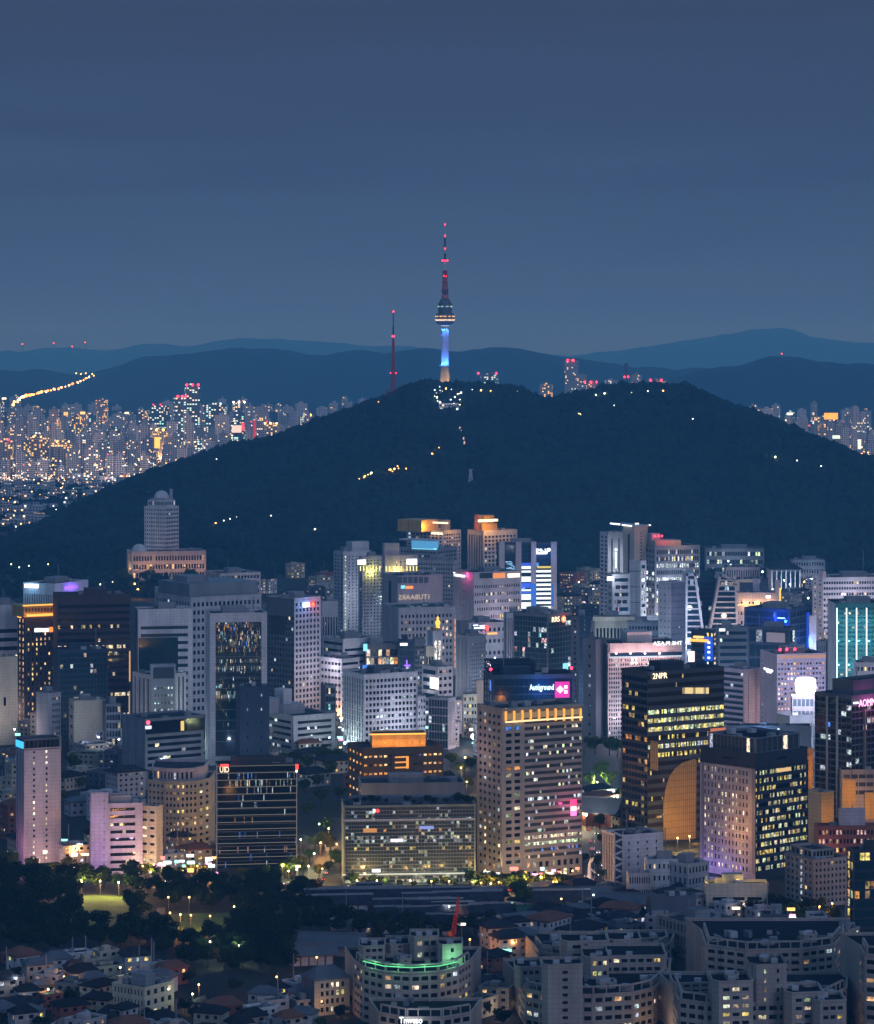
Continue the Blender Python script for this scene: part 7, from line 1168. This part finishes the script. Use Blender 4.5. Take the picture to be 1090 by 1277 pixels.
hall('grey_hall', 'low grey hall with a flat ridge beside the cream terrace block', 748, 812, 1140, 14, 5, 3, 'slate', 'slate', th=-6)
hall('dark_hall', 'black roofed hall right of the green copper roof', 716, 762, 1162, 12, 5, 3, 'dark', 'roofdark', th=6)
hall('grey_hall', 'grey hall with slanting glass ridges left of the green railed block', 362, 420, 1206, 14, 5, 2.5, 'white', 'slate', th=14)
hall('grey_hall', 'broad grey roofed hall with a long eave behind the gabled block', 372, 450, 1192, 16, 5, 3, 'stone', 'slate', th=-8)
hall('red_hall', 'red brick hall with a pale gabled roof in the avenue gap', 720, 768, 1030, 18, 8, 6, 'brick', 'steel', th=-20)
hall('gate_house', 'small tiled gate house with a lit eave in the park', 180, 216, 1180, 8, 4, 3, 'slate', 'tile', th=-6)
# red tower crane
p = gp(564, 1180); cr_ = bpy.data.objects.new('tower_crane', None); COL.objects.link(cr_); cr_.location = p; tag(cr_, 'red lattice crane with its jib raised behind the green railed block', 'crane')
kc = p[1]/F; zc = lambda y: H-(y-HY)*kc
v, f = lattice([(0, .9), (zc(1166), .9)], .13); mesh('mast', v, f, W('red'), cr_); v, f = lattice([(0, .85), (zc(1118)-zc(1164), .35)], .12); o = mesh('jib', v, f, W('red'), cr_); o.location = (.4, 0, zc(1164)); o.rotation_euler = (0, math.radians(9), 0)
put('cab', cube(W('orange')), (-1.6, -.8, zc(1167)), (1.5, 1.5, 1.8), .2, cr_); put('counterweight', cube(W('slate')), (-4.2, -.6, zc(1165.5)), (2.4, 1.3, 1.2), .1, cr_); lamp((p[0]-1, p[1]-5, zc(1160)), (1, .35, .2), 260, .3); lamp((p[0]+2, p[1]-6, zc(1135)), (1, .4, .3), 200, .3)
# pale statue by the avenue
p = gp(735, 1100); stt = bpy.data.objects.new('statue', None); COL.objects.link(stt); stt.location = p; tag(stt, 'tall slender pale statue with raised arms standing by the avenue', 'statue')
sk = [(0, 0, 0), (.1, 0, 3.2), (-.05, 0, 6.2), (.1, 0, 8.6), (.5, 0, 10.2), (.8, -.1, 11.2)]; rr_ = [1.5, 1.15, .9, .75, .4, .5]; v = []; k_ = 10
for (x, y, z), r_ in zip(sk, rr_): v += [(x+r_*math.cos(a*.628), y+r_*.8*math.sin(a*.628), z) for a in range(k_)]
mesh('figure', v, [(i*k_+a, i*k_+(a+1) % k_, (i+1)*k_+(a+1) % k_, (i+1)*k_+a) for i in range(5) for a in range(k_)]+[tuple(range(50, 60))], W('white'), stt, smooth=True)
v, f = bars([((.3, 0, 9), (1.6, -.3, 10.4)), ((1.6, -.3, 10.4), (1.9, -.4, 11.6)), ((.2, 0, 6.6), (2.0, -.5, 5.0)), ((2, -.5, 5), (2.8, -.6, 4.4))], .28); mesh('arm', v, f, W('white'), stt); put('plinth', cube(W('stone')), (-2, -2, 0), (4, 4, .5), 0, stt); lamp((p[0]-2, p[1]-6, 3), cool, 500, .4)
# cars on the avenue and the front street
cm = [mat('car_paint', c, .3, .1, 1, spec=.5) for c in ((.6, .6, .62), (.03, .03, .035), (.35, .36, .4), (.4, .05, .04))]; HEADL, TAIL = E((1, .93, .8), 9), E((1, .04, .03), 6); tyre = mat('tyre_rubber', (.02, .02, .02), .9, .1, 1)
def car_mesh(m):
    pr = [(-2.2, .3), (-2.25, .75), (-2.1, .95), (-1.3, 1.0), (-.8, 1.45), (.7, 1.45), (1.4, .98), (2.1, .85), (2.25, .6), (2.2, .3)]; n_ = len(pr)
    return [(-w_, y, z) if 0 else (w_*(1 if z < 1.1 else .82), y, z) for w_ in (-.88, .88) for y, z in pr], [tuple(range(n_)), tuple(range(2*n_-1, n_-1, -1))]+[(i, (i+1) % n_, n_+(i+1) % n_, n_+i) for i in range(n_)]
protos = []
for m in cm: v, f = car_mesh(m); me = bpy.data.meshes.new('body'); me.from_pydata(v, [], f); me.materials.append(m); protos.append(me)
wv = [(x, .33*math.cos(a), .33+.33*math.sin(a)) for x in (-.1, .1) for a in np.arange(12)*.5236]; wh = bpy.data.meshes.new('wheel'); wh.from_pydata(wv, [], [tuple(range(12)), tuple(range(23, 11, -1))]+[(i, (i+1) % 12, 12+(i+1) % 12, 12+i) for i in range(12)]); wh.materials.append(tyre)
CN = ('silver', 'black', 'grey', 'red')
for i, (x, y, rz) in enumerate(((748, 1092, 3.1), (752, 1080, 3.1), (746, 1064, 3.1), (754, 1052, 3.1), (735, 1088, 0), (733, 1070, 0), (736, 1050, 0), (660, 1110, 1.5), (690, 1108, -1.6), (615, 1112, 1.5), (570, 1112, -1.6), (530, 1110, 1.5), (470, 1108, -1.6), (400, 1098, .6), (408, 1084, .6), (330, 1103, 1.5), (280, 1102, -1.6), (240, 1101, 1.5), (820, 1116, 1.3), (390, 1262, 1.5), (756, 1070, 3.1), (744, 1040, 3.1), (752, 1030, 3.1), (734, 1036, 0), (738, 1060, 0), (731, 1095, 0), (738, 1098, 0), (640, 1112, -1.6), (676, 1111, 1.5), (700, 1112, 1.5), (590, 1112, -1.6), (550, 1113, 1.5), (500, 1109, -1.6), (440, 1107, 1.5), (404, 1090, .6), (396, 1104, -2.4), (360, 1104, 1.5), (302, 1103, -1.6), (212, 1101, 1.5), (415, 1066, .5))):
    o = put('car', protos[i % 4], gp(x, y)[:2]+(.01,), rz=rz); tag(o, f'{CN[i % 4]} car with its lamps on in the street', 'car', f'{CN[i % 4]} cars in the streets')
    for wx in (-.82, .82):
        for wy in (-1.35, 1.35): put('wheel', wh, (wx, wy, 0), parent=o)
        put('headlight', cube(HEADL), (wx*.8-.15, 2.2, .6), (.3, .1, .2), 0, o); put('tail_light', cube(TAIL), (wx*.8-.15, -2.32, .7), (.3, .1, .16), 0, o)
# ---------------------------------------------------------------- air
hz = bpy.data.materials.new('haze_air'); hz.use_nodes = True; t = hz.node_tree; t.nodes.clear()
o_ = t.nodes.new('ShaderNodeOutputMaterial'); pv = t.nodes.new('ShaderNodeVolumePrincipled'); t.links.new(pv.outputs[0], o_.inputs['Volume'])
pv.inputs['Color'].default_value = (.19, .57, 1.0, 1); pv.inputs['Absorption Color'].default_value = (1, 1, 1, 1); pv.inputs['Density'].default_value = 9.0e-5; pv.inputs['Anisotropy'].default_value = 0.0
X0, X1, Y0, Y1, Z0, Z1 = -16500, 16500, -3300, 33000, -6, 480
hb = mesh('haze', [(x, y, z) for x in (X0, X1) for y in (Y0, Y1) for z in (Z0, Z1)], [(0, 1, 3, 2), (4, 6, 7, 5), (0, 4, 5, 1), (2, 3, 7, 6), (0, 2, 6, 4), (1, 5, 7, 3)], hz)
tag(hb, 'thin blue evening haze over the whole city', 'haze', kind='stuff')
